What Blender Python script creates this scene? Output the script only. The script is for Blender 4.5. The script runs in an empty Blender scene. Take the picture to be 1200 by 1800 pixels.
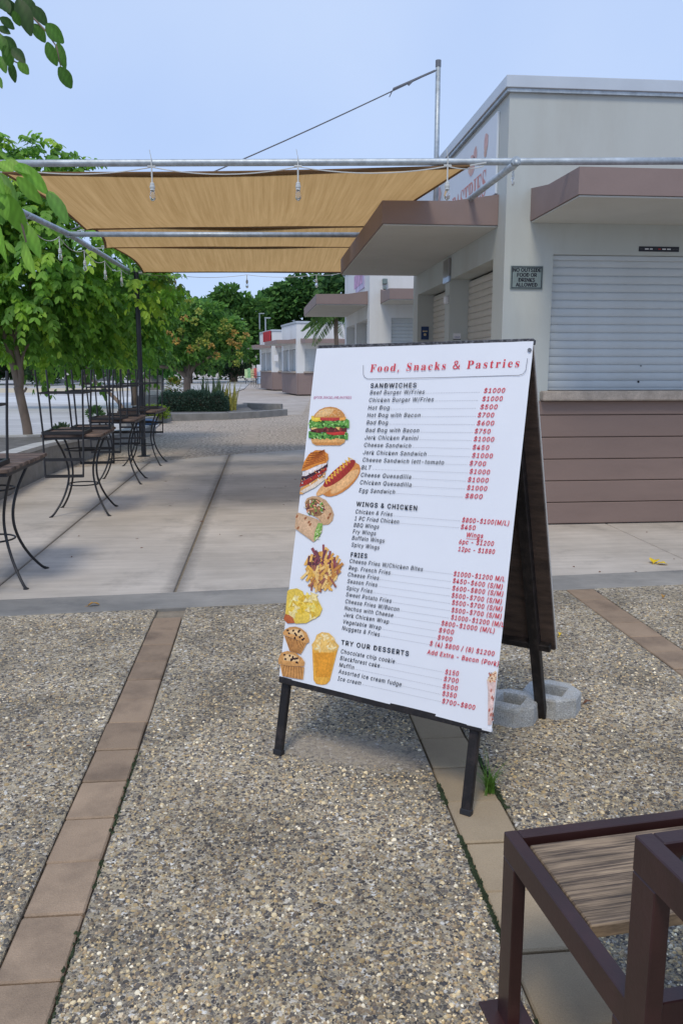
import bpy, bmesh, math, random
import numpy as np
from mathutils import Vector, Matrix

R = math.radians
rng = np.random.default_rng(7)
random.seed(7)
S = bpy.context.scene
COL = S.collection

# ------------------------------------------------------------------ camera
cam_data = bpy.data.cameras.new('camera')
cam = bpy.data.objects.new('camera', cam_data)
COL.objects.link(cam)
cam.location = (0, 0, 1.5)
PITCH, YAW = R(10.072), R(-5.310)
cam.rotation_euler = (math.pi / 2 - PITCH, 0, YAW)
cam_data.sensor_fit = 'VERTICAL'
cam_data.sensor_height = 36.0
cam_data.lens = 1430 / 1800 * 36.0
cam_data.clip_start = 0.05
cam_data.clip_end = 1500
S.camera = cam

# ------------------------------------------------------------------ sky, sun, exposure
SUN_EL, SUN_AZ = R(56), R(200)          # sun behind the camera, a little to the left, veiled by cloud
world = bpy.data.worlds.new('World')
S.world = world
world.use_nodes = True
nt = world.node_tree
nt.nodes.clear()
out = nt.nodes.new('ShaderNodeOutputWorld')
sky = nt.nodes.new('ShaderNodeTexSky')
sky.sky_type = 'NISHITA'
sky.sun_disc = False
sky.sun_elevation = SUN_EL
sky.sun_rotation = SUN_AZ
bg1 = nt.nodes.new('ShaderNodeBackground'); bg1.inputs[1].default_value = 0.12
nt.links.new(sky.outputs[0], bg1.inputs[0])
tc = nt.nodes.new('ShaderNodeTexCoord')
nz = nt.nodes.new('ShaderNodeTexNoise'); nz.inputs['Scale'].default_value = 1.6; nz.inputs['Detail'].default_value = 5; nz.inputs['Roughness'].default_value = .45
nt.links.new(tc.outputs['Generated'], nz.inputs['Vector'])
cr = nt.nodes.new('ShaderNodeValToRGB')
cr.color_ramp.elements[0].position = .3; cr.color_ramp.elements[0].color = (.37, .53, .90, 1)
cr.color_ramp.elements[1].position = .72; cr.color_ramp.elements[1].color = (.57, .70, .96, 1)
nt.links.new(nz.outputs['Fac'], cr.inputs[0])
bg2 = nt.nodes.new('ShaderNodeBackground'); bg2.inputs[1].default_value = 1.0
nt.links.new(cr.outputs[0], bg2.inputs[0])
mixw = nt.nodes.new('ShaderNodeMixShader'); mixw.inputs[0].default_value = .82
nt.links.new(bg1.outputs[0], mixw.inputs[1]); nt.links.new(bg2.outputs[0], mixw.inputs[2])
nt.links.new(mixw.outputs[0], out.inputs[0])

sun_d = bpy.data.lights.new('sun', 'SUN')
sun_d.energy = 1.5
sun_d.angle = R(16)
sun_d.color = (1, .90, .74)
sun = bpy.data.objects.new('sun', sun_d)
COL.objects.link(sun)
_sd = Vector((math.sin(SUN_AZ) * math.cos(SUN_EL), math.cos(SUN_AZ) * math.cos(SUN_EL), math.sin(SUN_EL)))
sun.rotation_euler = _sd.to_track_quat('Z', 'Y').to_euler()

S.view_settings.view_transform = 'Standard'
S.view_settings.look = 'None'
S.view_settings.exposure = .17
S.view_settings.gamma = 1
S.view_settings.use_curve_mapping = False

# ------------------------------------------------------------------ helpers: survey of the place
_f = Vector((-math.sin(YAW) * math.cos(PITCH), math.cos(YAW) * math.cos(PITCH), -math.sin(PITCH)))
_r = Vector((math.cos(YAW), math.sin(YAW), 0))
_u = _r.cross(_f)
def _ray(x, y): return _r * ((x - 600) / 1430) + _u * ((900 - y) / 1430) + _f
def atz(x, y, z=0.0):
    v = _ray(x, y); return Vector((0, 0, 1.5)) + v * ((z - 1.5) / v.z)
def aty(x, y, Y):
    v = _ray(x, y); return Vector((0, 0, 1.5)) + v * (Y / v.y)
def atx(x, y, X):
    v = _ray(x, y); return Vector((0, 0, 1.5)) + v * (X / v.x)

# ------------------------------------------------------------------ helpers: objects
def tag(o, label=None, cat=None, group=None, kind=None):
    if label: o['label'] = label
    if cat: o['category'] = cat
    if group: o['group'] = group
    if kind: o['kind'] = kind
    return o
def thing(name, label, cat, loc=(0, 0, 0), rz=0.0, group=None):
    o = bpy.data.objects.new(name, None)
    o.empty_display_size = .1
    COL.objects.link(o); o.location = loc; o.rotation_euler = (0, 0, rz)
    return tag(o, label, cat, group)
def copy_tree(o, parent=None):
    c = o.copy(); COL.objects.link(c); c.parent = parent
    for ch in o.children: copy_tree(ch, c)
    return c
def wloc(o):
    v = Vector((0, 0, 0))
    while o is not None:
        v += o.location; o = o.parent
    return v

class MB:
    """collects simple shapes into one mesh"""
    def __init__(s): s.v = []; s.f = []; s.m = []; s.mi = 0
    def add(s, vs, fs):
        b = len(s.v); s.v += [tuple(p) for p in vs]
        for f in fs: s.f.append(tuple(b + i for i in f)); s.m.append(s.mi)
        return s
    def box(s, x0, x1, y0, y1, z0, z1, c=0.0, M=None):
        if c <= 0:
            vs = [(x, y, z) for z in (z0, z1) for y in (y0, y1) for x in (x0, x1)]
            fs = [(0, 2, 3, 1), (4, 5, 7, 6), (0, 1, 5, 4), (2, 6, 7, 3), (0, 4, 6, 2), (1, 3, 7, 5)]
        else:
            X, Y, Z = (x0, x1), (y0, y1), (z0, z1); ix = {}; vs = []
            for i in (0, 1):
                for j in (0, 1):
                    for k in (0, 1):
                        a = (c if i == 0 else -c, c if j == 0 else -c, c if k == 0 else -c)
                        for ax in range(3):
                            p = [X[i] + a[0], Y[j] + a[1], Z[k] + a[2]]
                            p[ax] = (X[i], Y[j], Z[k])[ax]
                            ix[i, j, k, ax] = len(vs); vs.append(tuple(p))
            fs = []
            for ax in range(3):
                o1, o2 = (ax + 1) % 3, (ax + 2) % 3
                for sd in (0, 1):
                    q = []
                    for (a, b) in ((0, 0), (1, 0), (1, 1), (0, 1)):
                        t = [0, 0, 0]; t[ax] = sd; t[o1] = a; t[o2] = b; q.append(ix[t[0], t[1], t[2], ax])
                    fs.append(tuple(q if sd else q[::-1]))
            for ax in range(3):
                o1, o2 = (ax + 1) % 3, (ax + 2) % 3
                for a in (0, 1):
                    for b in (0, 1):
                        t0 = [0, 0, 0]; t0[o1] = a; t0[o2] = b; t1 = list(t0); t1[ax] = 1
                        fs.append((ix[(*t0, o1)], ix[(*t1, o1)], ix[(*t1, o2)], ix[(*t0, o2)]))
            for i in (0, 1):
                for j in (0, 1):
                    for k in (0, 1):
                        fs.append((ix[i, j, k, 0], ix[i, j, k, 1], ix[i, j, k, 2]))
        if M is not None: vs = [tuple(M @ Vector(p)) for p in vs]
        return s.add(vs, fs)
    def bar(s, a, b, wx, wy, up=(0, 0, 1), c=0.0, e=0.0):
        """rectangular bar from a to b; wx across, wy along 'up'"""
        a, b = Vector(a), Vector(b); d = b - a; L = d.length; d.normalize()
        u = Vector(up); u = (u - d * u.dot(d)).normalized(); x = d.cross(u)
        M = Matrix(((x.x, d.x, u.x, a.x), (x.y, d.y, u.y, a.y), (x.z, d.z, u.z, a.z), (0, 0, 0, 1)))
        return s.box(-wx / 2, wx / 2, -e, L + e, -wy / 2, wy / 2, c, M)
    def tube(s, pts, r, seg=8, cap=True):
        pts = [Vector(p) for p in pts]; n = len(pts)
        rr = r if hasattr(r, '__len__') else [r] * n
        t0 = (pts[1] - pts[0]).normalized()
        u = Vector((0, 0, 1)) if abs(t0.z) < .9 else Vector((1, 0, 0))
        u = (u - t0 * u.dot(t0)).normalized(); vs = []; fs = []
        for i, p in enumerate(pts):
            t = (pts[min(i + 1, n - 1)] - pts[max(i - 1, 0)]).normalized()
            u = (u - t * u.dot(t)).normalized(); w = t.cross(u)
            for k in range(seg):
                a = 2 * math.pi * k / seg
                vs.append(p + (u * math.cos(a) + w * math.sin(a)) * rr[i])
        for i in range(n - 1):
            for k in range(seg):
                k2 = (k + 1) % seg
                fs.append((i * seg + k, i * seg + k2, (i + 1) * seg + k2, (i + 1) * seg + k))
        if cap: fs.append(tuple(range(seg - 1, -1, -1))); fs.append(tuple((n - 1) * seg + k for k in range(seg)))
        return s.add(vs, fs)
    def prism(s, poly, z0, z1, c=0.0):
        n = len(poly); A = sum(poly[i][0] * poly[(i + 1) % n][1] - poly[(i + 1) % n][0] * poly[i][1] for i in range(n))
        if A < 0: poly = poly[::-1]
        vs = [(x, y, z0) for x, y in poly] + [(x, y, z1 - c) for x, y in poly]
        fs = [tuple(range(n - 1, -1, -1))]
        fs += [(i, (i + 1) % n, n + (i + 1) % n, n + i) for i in range(n)]
        if c > 0:
            cx = sum(p[0] for p in poly) / n; cy = sum(p[1] for p in poly) / n
            ins = []
            for i in range(n):
                p0, p1, p2 = (Vector(poly[j % n]) for j in (i - 1, i, i + 1))
                d1 = (p1 - p0).normalized(); d2 = (p2 - p1).normalized()
                n1 = Vector((-d1.y, d1.x)); n2 = Vector((-d2.y, d2.x)); b = (n1 + n2)
                b = b / max(.3, b.length_squared) * 2
                ins.append(p1 + b * c)
            vs += [(p.x, p.y, z1) for p in ins]
            fs += [(n + i, n + (i + 1) % n, 2 * n + (i + 1) % n, 2 * n + i) for i in range(n)]
            fs.append(tuple(2 * n + i for i in range(n)))
        else: fs.append(tuple(n + i for i in range(n)))
        return s.add(vs, fs)
    def lathe(s, c, prof, seg=12):
        vs = []; fs = []; n = len(prof)
        for r, z in prof:
            for k in range(seg):
                a = 2 * math.pi * k / seg; vs.append((c[0] + r * math.cos(a), c[1] + r * math.sin(a), c[2] + z))
        for i in range(n - 1):
            for k in range(seg):
                k2 = (k + 1) % seg; fs.append((i * seg + k, i * seg + k2, (i + 1) * seg + k2, (i + 1) * seg + k))
        fs.append(tuple(range(seg - 1, -1, -1))); fs.append(tuple((n - 1) * seg + k for k in range(seg)))
        return s.add(vs, fs)
    def mesh(s, name, mats, off=Vector((0, 0, 0)), smooth=False):
        me = bpy.data.meshes.new(name)
        me.from_pydata([(x - off.x, y - off.y, z - off.z) for x, y, z in s.v], [], s.f)
        for m in (mats if isinstance(mats, (list, tuple)) else [mats]): me.materials.append(m)
        if len(me.materials) > 1: me.polygons.foreach_set('material_index', s.m)
        if smooth: me.polygons.foreach_set('use_smooth', [True] * len(me.polygons))
        me.update(); return me
    def build(s, name, mats, parent=None, smooth=False, local=False):
        off = Vector((0, 0, 0)) if (parent is None or local) else wloc(parent)
        o = bpy.data.objects.new(name, s.mesh(name, mats, off, smooth))
        COL.objects.link(o); o.parent = parent
        return o

def np_mesh(name, verts, faces, mat, cols=None, smooth=False, parent=None, loc=None):
    """verts (N,3), faces (M,k) all of k corners; cols per vertex"""
    me = bpy.data.meshes.new(name)
    k = faces.shape[1]; off = wloc(parent) if parent is not None else Vector((0, 0, 0))
    me.vertices.add(len(verts)); me.vertices.foreach_set('co', (verts - np.array(off)).astype(np.float32).ravel())
    me.loops.add(faces.size); me.loops.foreach_set('vertex_index', faces.astype(np.int32).ravel())
    me.polygons.add(len(faces)); me.polygons.foreach_set('loop_start', np.arange(0, faces.size, k, dtype=np.int32))
    if cols is not None:
        a = me.color_attributes.new('col', 'FLOAT_COLOR', 'POINT')
        c4 = np.ones((len(verts), 4), np.float32); c4[:, :3] = cols
        a.data.foreach_set('color', c4.ravel())
    me.materials.append(mat)
    me.polygons.foreach_set('use_smooth', np.full(len(faces), smooth))
    me.update(); me.validate()
    o = bpy.data.objects.new(name, me); COL.objects.link(o); o.parent = parent
    return o

# ------------------------------------------------------------------ helpers: materials
def lin(c): return tuple(((v / 255) / 12.92 if v <= 10 else ((v / 255 + .055) / 1.055) ** 2.4) for v in c)
def mat(name, col, rough=.7, var=.12, scale=6, bump=0, bscale=40, metal=0, spec=.4, dirt=None, dirt_amt=.0, dirt_scale=2.5, stretch=None, attr=False, coat=0, trans=0, fine=0):
    m = bpy.data.materials.new(name); m.use_nodes = True
    n = m.node_tree; N = n.nodes; L = n.links
    b = N['Principled BSDF']; b.inputs['Roughness'].default_value = rough; b.inputs['Metallic'].default_value = metal
    b.inputs['Specular IOR Level'].default_value = spec
    if coat: b.inputs['Coat Weight'].default_value = coat; b.inputs['Coat Roughness'].default_value = .15
    t = N.new('ShaderNodeTexCoord'); src = t.outputs['Object']
    if stretch:
        mp = N.new('ShaderNodeMapping'); mp.inputs['Scale'].default_value = stretch; L.new(src, mp.inputs[0]); src = mp.outputs[0]
    if attr:
        a = N.new('ShaderNodeAttribute'); a.attribute_name = 'col'; base = a.outputs['Color']
    else:
        c = N.new('ShaderNodeRGB'); c.outputs[0].default_value = (*col, 1); base = c.outputs[0]
    def noise(sc, det=5, ro=.6):
        q = N.new('ShaderNodeTexNoise'); q.inputs['Scale'].default_value = sc; q.inputs['Detail'].default_value = det; q.inputs['Roughness'].default_value = ro
        L.new(src, q.inputs['Vector']); return q.outputs['Fac']
    def ramp(f, lo, hi, a, bb):
        q = N.new('ShaderNodeMapRange'); q.inputs[1].default_value = lo; q.inputs[2].default_value = hi; q.inputs[3].default_value = a; q.inputs[4].default_value = bb
        L.new(f, q.inputs[0]); return q.outputs[0]
    def mul(cs, f):
        q = N.new('ShaderNodeMix'); q.data_type = 'RGBA'; q.blend_type = 'MULTIPLY'; q.inputs[0].default_value = 1
        L.new(cs, q.inputs[6]); L.new(f, q.inputs[7]); return q.outputs[2]
    cur = base
    if var: cur = mul(cur, ramp(noise(scale), .3, .7, 1 - var, 1 + var))
    if fine: cur = mul(cur, ramp(noise(bscale * 1.7, 3, .7), .3, .7, 1 - fine, 1 + fine))
    if dirt:
        q = N.new('ShaderNodeMix'); q.data_type = 'RGBA'; q.inputs[7].default_value = (*dirt, 1)
        L.new(ramp(noise(dirt_scale, 8, .65), .48, .72, 0, dirt_amt), q.inputs[0]); L.new(cur, q.inputs[6]); cur = q.outputs[2]
    L.new(cur, b.inputs['Base Color'])
    if bump:
        q = N.new('ShaderNodeBump'); q.inputs['Strength'].default_value = min(1, bump); q.inputs['Distance'].default_value = .01
        L.new(noise(bscale, 4, .7), q.inputs['Height']); L.new(q.outputs[0], b.inputs['Normal'])
    if trans:
        tr = N.new('ShaderNodeBsdfTranslucent'); L.new(cur, tr.inputs[0])
        mx = N.new('ShaderNodeMixShader'); mx.inputs[0].default_value = trans
        L.new(b.outputs[0], mx.inputs[1]); L.new(tr.outputs[0], mx.inputs[2]); L.new(mx.outputs[0], N['Material Output'].inputs[0])
    return m
M = {}
M['wall'] = mat('painted_wall', (.50, .53, .50), .8, .04, 1.5, .12, 60, dirt=(.36, .34, .29), dirt_amt=.42, dirt_scale=1.1, stretch=(1, 1, .3))
M['wall_white'] = mat('white_painted_wall', (.72, .73, .72), .8, .04, 1.5, .1, 60, dirt=(.45, .44, .4), dirt_amt=.42, dirt_scale=.9, stretch=(1, 1, .3))
M['soffit'] = mat('soffit_paint', (.54, .54, .50), .85, .04, 2, .08, 60, dirt=(.38, .36, .32), dirt_amt=.2, dirt_scale=1.6)
M['mauve'] = mat('mauve_brown_paint', (.265, .198, .18), .7, .06, 2, .1, 70, dirt=(.20, .15, .13), dirt_amt=.35, dirt_scale=1.8)
M['plank'] = mat('brown_board_paint', (.235, .168, .142), .65, .08, 3, .12, 80, dirt=(.2, .145, .12), dirt_amt=.3, dirt_scale=1.5, stretch=(.5, 1, 2))
M['gutter'] = mat('zinc_gutter', (.56, .60, .63), .42, .06, 2, 0, metal=.35)
M['shutter'] = mat('shutter_paint', (.53, .57, .58), .42, .04, 3, .03, 20, dirt=(.45, .45, .42), dirt_amt=.2, dirt_scale=2)
M['shutter_warm'] = mat('cream_shutter_paint', (.56, .53, .46), .5, .05, 3, .03, 20, dirt=(.36, .33, .28), dirt_amt=.25)
M['stone'] = mat('sill_stone', (.42, .36, .30), .6, .22, 9, .25, 60, dirt=(.22, .19, .16), dirt_amt=.5, dirt_scale=7, fine=.2)
M['dark'] = mat('dark_gap', (.02, .02, .022), .8, 0)
M['galv'] = mat('galvanised_steel', (.44, .49, .52), .5, .22, 14, .05, 60, metal=.55, dirt=(.22, .23, .24), dirt_amt=.45, dirt_scale=9)
M['black_metal'] = mat('black_painted_steel', (.016, .016, .018), .45, .3, 8, .05, 60, spec=.5)
M['post'] = mat('dark_post_paint', (.018, .022, .03), .5, .2, 4)
M['sign_frame'] = mat('sign_frame_paint', (.011, .009, .009), .5, .3, 20, .25, 150, dirt=(.075, .055, .05), dirt_amt=.5, dirt_scale=22)
M['speckle'] = mat('chipped_black_edge', (.03, .03, .035), .6, .5, 150, .4, 200, dirt=(.27, .27, .29), dirt_amt=.8, dirt_scale=90)
M['ply'] = mat('weathered_plywood', (.085, .058, .045), .8, .35, 8, .3, 60, stretch=(1, 1, 5), dirt=(.018, .014, .013), dirt_amt=.9, dirt_scale=3)
M['banner'] = mat('banner_vinyl', (.80, .82, .86), .42, .02, 4, .035, 9, spec=.35)
M['panel_back'] = mat('panel_edge_paint', (.72, .72, .70), .6, .06, 6)
M['maroon'] = mat('maroon_steel_paint', (.034, .0125, .0115), .36, .25, 5, .06, 70, spec=.5, dirt=(.07, .024, .024), dirt_amt=.7, dirt_scale=3.5)
M['wood'] = None
M['slate'] = mat('dark_table_panel', (.035, .04, .038), .5, .3, 12, .15, 60)
M['concrete_block'] = mat('grey_block_concrete', (.50, .505, .485), .9, .16, 18, 1, 120, fine=.5, dirt=(.46, .42, .33), dirt_amt=.6, dirt_scale=26)
M['kerb'] = mat('kerb_concrete', (.26, .255, .24), .9, .16, 4, .4, 60, dirt=(.13, .13, .12), dirt_amt=.5, dirt_scale=3)
M['cap'] = mat('wall_cap', (.50, .50, .48), .85, .1, 4, .2, 60, dirt=(.3, .3, .28), dirt_amt=.4)
M['soil'] = mat('grey_soil', (.15, .145, .14), .95, .25, 5, .5, 40)
M['bark'] = mat('bark', (.26, .195, .15), .9, .25, 9, .6, 30, stretch=(1, 1, .35), dirt=(.13, .1, .08), dirt_amt=.5, dirt_scale=5)
M['bark_dark'] = mat('dark_bark', (.10, .075, .06), .9, .25, 9, .6, 30)
M['leaf'] = mat('leaf', (1, 1, 1), .5, .1, 3, spec=.35, attr=True, trans=.45)
M['leaf_far'] = mat('leaf_far', (1, 1, 1), .65, .12, .6, spec=.2, attr=True, trans=.38)
M['flower'] = mat('flower', (1, 1, 1), .7, .1, 3, attr=True, trans=.4)
M['print'] = mat('print_ink', (1, 1, 1), .5, .24, 110, attr=True, spec=.3)
M['ink'] = mat('ink_black', (.02, .022, .03), .5, 0)
M['ink_red'] = mat('ink_red', (.68, .042, .062), .5, 0)
M['ink_pink'] = mat('ink_pink', (.50, .08, .22), .5, 0)
M['ink_grey'] = mat('ink_grey', (.17, .17, .20), .5, 0)
M['cable'] = mat('white_cable', (.62, .63, .60), .6, .05)
M['socket'] = mat('bulb_socket', (.55, .57, .55), .5, .05)
M['rope'] = mat('steel_cable', (.16, .17, .19), .5, .1)
M['plaque'] = mat('plaque_metal', (.21, .26, .245), .45, .12, 20, metal=.25)
M['blue'] = mat('blue_poster', (.02, .05, .14), .5, .3, 20)
M['red'] = mat('red_panel', (.45, .03, .035), .5, .1)
M['white'] = mat('white_sheet', (.75, .76, .78), .6, .03)
M['yellow_leaf'] = mat('yellow_leaf', (.72, .50, .015), .6, .15, 40)
M['ochre_leaf'] = mat('ochre_leaf', (.45, .24, .05), .7, .25, 40)
M['brown_leaf'] = mat('brown_leaf', (.16, .07, .035), .8, .25, 40)
M['moss'] = mat('moss', (.042, .06, .026), .95, .5, 40, .8, 150)
M['orange_pot'] = mat('terracotta', (.5, .17, .07), .8, .15, 8)
M['cream'] = mat('cream_plastic', (.60, .50, .30), .5, .05)
M['pink_print'] = mat('faded_red_print', (.62, .40, .37), .6, .15, 15)
M['signboard'] = mat('signboard_face', (.66, .72, .77), .55, .03, 2)

def glass_mat():
    m = bpy.data.materials.new('bulb_glass'); m.use_nodes = True
    b = m.node_tree.nodes['Principled BSDF']; b.inputs['Base Color'].default_value = (.9, .92, .92, 1)
    b.inputs['Roughness'].default_value = .05; b.inputs['Transmission Weight'].default_value = .9; b.inputs['IOR'].default_value = 1.2
    return m
M['glass'] = glass_mat()

def wood_mat(name, light, dark_, long_axis='x', band=26):
    m = bpy.data.materials.new(name); m.use_nodes = True
    N = m.node_tree.nodes; L = m.node_tree.links; b = N['Principled BSDF']; b.inputs['Roughness'].default_value = .75
    t = N.new('ShaderNodeTexCoord'); mp = N.new('ShaderNodeMapping')
    mp.inputs['Scale'].default_value = (1.2, band, 8) if long_axis == 'x' else (band, 1.2, 8)
    L.new(t.outputs['Object'], mp.inputs[0])
    n1 = N.new('ShaderNodeTexNoise'); n1.inputs['Scale'].default_value = 3; n1.inputs['Detail'].default_value = 8; n1.inputs['Roughness'].default_value = .7; n1.inputs['Distortion'].default_value = .25
    L.new(mp.outputs[0], n1.inputs['Vector'])
    n2 = N.new('ShaderNodeTexNoise'); n2.inputs['Scale'].default_value = 5; n2.inputs['Detail'].default_value = 6
    mp2 = N.new('ShaderNodeMapping'); mp2.inputs['Scale'].default_value = (1, 3, 1) if long_axis == 'x' else (3, 1, 1)
    L.new(t.outputs['Object'], mp2.inputs[0]); L.new(mp2.outputs[0], n2.inputs['Vector'])
    cr = N.new('ShaderNodeValToRGB'); e = cr.color_ramp.elements
    e[0].position = .40; e[0].color = (*dark_, 1); e[1].position = .57; e[1].color = (*light, 1)
    L.new(n1.outputs['Fac'], cr.inputs[0])
    mr = N.new('ShaderNodeMapRange'); mr.inputs[1].default_value = .35; mr.inputs[2].default_value = .65; mr.inputs[3].default_value = .55; mr.inputs[4].default_value = 1.25
    L.new(n2.outputs['Fac'], mr.inputs[0])
    mx = N.new('ShaderNodeMix'); mx.data_type = 'RGBA'; mx.blend_type = 'MULTIPLY'; mx.inputs[0].default_value = 1
    L.new(cr.outputs[0], mx.inputs[6]); L.new(mr.outputs[0], mx.inputs[7]); L.new(mx.outputs[2], b.inputs['Base Color'])
    bp = N.new('ShaderNodeBump'); bp.inputs['Strength'].default_value = .8; bp.inputs['Distance'].default_value = .004
    L.new(n1.outputs['Fac'], bp.inputs['Height']); L.new(bp.outputs[0], b.inputs['Normal'])
    return m
M['wood'] = wood_mat('bench_plank_wood', (.37, .265, .165), (.085, .058, .040), 'x', 42)
M['table_wood'] = wood_mat('table_wood', (.20, .135, .10), (.07, .045, .035), 'x', 14)

def aggregate_mat():
    """exposed aggregate: small stones of many colours set in sandy cement"""
    m = bpy.data.materials.new('exposed_aggregate'); m.use_nodes = True
    N = m.node_tree.nodes; L = m.node_tree.links; b = N['Principled BSDF']; b.inputs['Roughness'].default_value = .8; b.inputs['Specular IOR Level'].default_value = .3
    t = N.new('ShaderNodeTexCoord')
    nw = N.new('ShaderNodeTexNoise'); nw.inputs['Scale'].default_value = 60; nw.inputs['Detail'].default_value = 2
    L.new(t.outputs['Object'], nw.inputs['Vector'])
    wp = N.new('ShaderNodeMix'); wp.data_type = 'RGBA'; wp.blend_type = 'LINEAR_LIGHT'; wp.inputs[0].default_value = .012
    L.new(t.outputs['Object'], wp.inputs[6]); L.new(nw.outputs['Color'], wp.inputs[7])
    def vor(sc, feat='F1'):
        v = N.new('ShaderNodeTexVoronoi'); v.feature = feat; v.inputs['Scale'].default_value = sc
        L.new(wp.outputs[2], v.inputs['Vector']); return v
    def stones(sc):
        v = vor(sc); e = vor(sc, 'DISTANCE_TO_EDGE')
        sp = N.new('ShaderNodeSeparateColor'); L.new(v.outputs['Color'], sp.inputs[0])
        cr = N.new('ShaderNodeValToRGB'); cr.color_ramp.interpolation = 'CONSTANT'; el = cr.color_ramp.elements
        pal = [(0, (.15, .135, .115)), (.2, (.42, .35, .235)), (.36, (.26, .22, .165)), (.5, (.52, .425, .275)), (.64, (.085, .08, .08)), (.76, (.44, .38, .29)), (.88, (.58, .52, .42)), (.965, (.75, .71, .62))]
        el[0].position = 0; el[0].color = (*pal[0][1], 1); el[1].position = pal[1][0]; el[1].color = (*pal[1][1], 1)
        for p, c in pal[2:]:
            q = el.new(p); q.color = (*c, 1)
        L.new(sp.outputs[0], cr.inputs[0])
        mk = N.new('ShaderNodeMapRange'); mk.inputs[1].default_value = .03; mk.inputs[2].default_value = .13; L.new(e.outputs['Distance'], mk.inputs[0])
        return cr.outputs[0], mk.outputs[0], e.outputs['Distance']
    c1, k1, d1 = stones(72); c2, k2, d2 = stones(140)
    big = N.new('ShaderNodeTexNoise'); big.inputs['Scale'].default_value = 1.4; big.inputs['Detail'].default_value = 6; big.inputs['Roughness'].default_value = .65
    L.new(t.outputs['Object'], big.inputs['Vector'])
    cem = N.new('ShaderNodeValToRGB'); e = cem.color_ramp.elements; e[0].position = .35; e[0].color = (.33, .28, .195, 1); e[1].position = .65; e[1].color = (.54, .445, .295, 1)
    L.new(big.outputs['Fac'], cem.inputs[0])
    mA = N.new('ShaderNodeMix'); mA.data_type = 'RGBA'; L.new(k2, mA.inputs[0]); L.new(cem.outputs[0], mA.inputs[6]); L.new(c2, mA.inputs[7])
    mB = N.new('ShaderNodeMix'); mB.data_type = 'RGBA'; L.new(k1, mB.inputs[0]); L.new(mA.outputs[2], mB.inputs[6]); L.new(c1, mB.inputs[7])
    st = N.new('ShaderNodeTexNoise'); st.inputs['Scale'].default_value = 2.3; st.inputs['Detail'].default_value = 7; L.new(t.outputs['Object'], st.inputs['Vector'])
    mr = N.new('ShaderNodeMapRange'); mr.inputs[1].default_value = .36; mr.inputs[2].default_value = .6; mr.inputs[3].default_value = .72; mr.inputs[4].default_value = 1.18; L.new(st.outputs['Fac'], mr.inputs[0])
    mC = N.new('ShaderNodeMix'); mC.data_type = 'RGBA'; mC.blend_type = 'MULTIPLY'; mC.inputs[0].default_value = 1; L.new(mB.outputs[2], mC.inputs[6]); L.new(mr.outputs[0], mC.inputs[7])
    # a drift of pale dust lying on the stones
    mp = N.new('ShaderNodeMapping'); mp.vector_type = 'TEXTURE'; mp.inputs['Location'].default_value = (.33, 3.0, 0); mp.inputs['Rotation'].default_value = (0, 0, -.35); mp.inputs['Scale'].default_value = (.46, .17, 1)
    L.new(t.outputs['Object'], mp.inputs[0]); ln = N.new('ShaderNodeVectorMath'); ln.operation = 'LENGTH'; L.new(mp.outputs[0], ln.inputs[0])
    nd = N.new('ShaderNodeTexNoise'); nd.inputs['Scale'].default_value = 22; nd.inputs['Detail'].default_value = 8; nd.inputs['Roughness'].default_value = .75; L.new(t.outputs['Object'], nd.inputs['Vector'])
    sm = N.new('ShaderNodeMath'); sm.operation = 'MULTIPLY_ADD'; L.new(nd.outputs['Fac'], sm.inputs[0]); sm.inputs[1].default_value = 2.2; L.new(ln.outputs['Value'], sm.inputs[2])
    mk = N.new('ShaderNodeMapRange'); mk.inputs[1].default_value = 1.55; mk.inputs[2].default_value = 2.1; mk.inputs[3].default_value = .62; mk.inputs[4].default_value = 0; L.new(sm.outputs[0], mk.inputs[0])
    mD = N.new('ShaderNodeMix'); mD.data_type = 'RGBA'; mD.inputs[7].default_value = (.44, .375, .30, 1); L.new(mk.outputs[0], mD.inputs[0]); L.new(mC.outputs[2], mD.inputs[6])
    L.new(mD.outputs[2], b.inputs['Base Color'])
    ad = N.new('ShaderNodeMath'); ad.operation = 'ADD'; L.new(d1, ad.inputs[0]); L.new(d2, ad.inputs[1])
    bp = N.new('ShaderNodeBump'); bp.inputs['Strength'].default_value = .8; bp.inputs['Distance'].default_value = .006; L.new(ad.outputs[0], bp.inputs['Height']); L.new(bp.outputs[0], b.inputs['Normal'])
    return m
M['aggregate'] = aggregate_mat()
M['pebble'] = mat('pebble', (1, 1, 1), .65, .1, 60, attr=True, spec=.35)
M['brick'] = mat('tan_paver', (.345, .248, .165), .9, .1, 6, .45, 150, fine=.16, dirt=(.10, .072, .052), dirt_amt=.65, dirt_scale=3.2)
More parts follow.
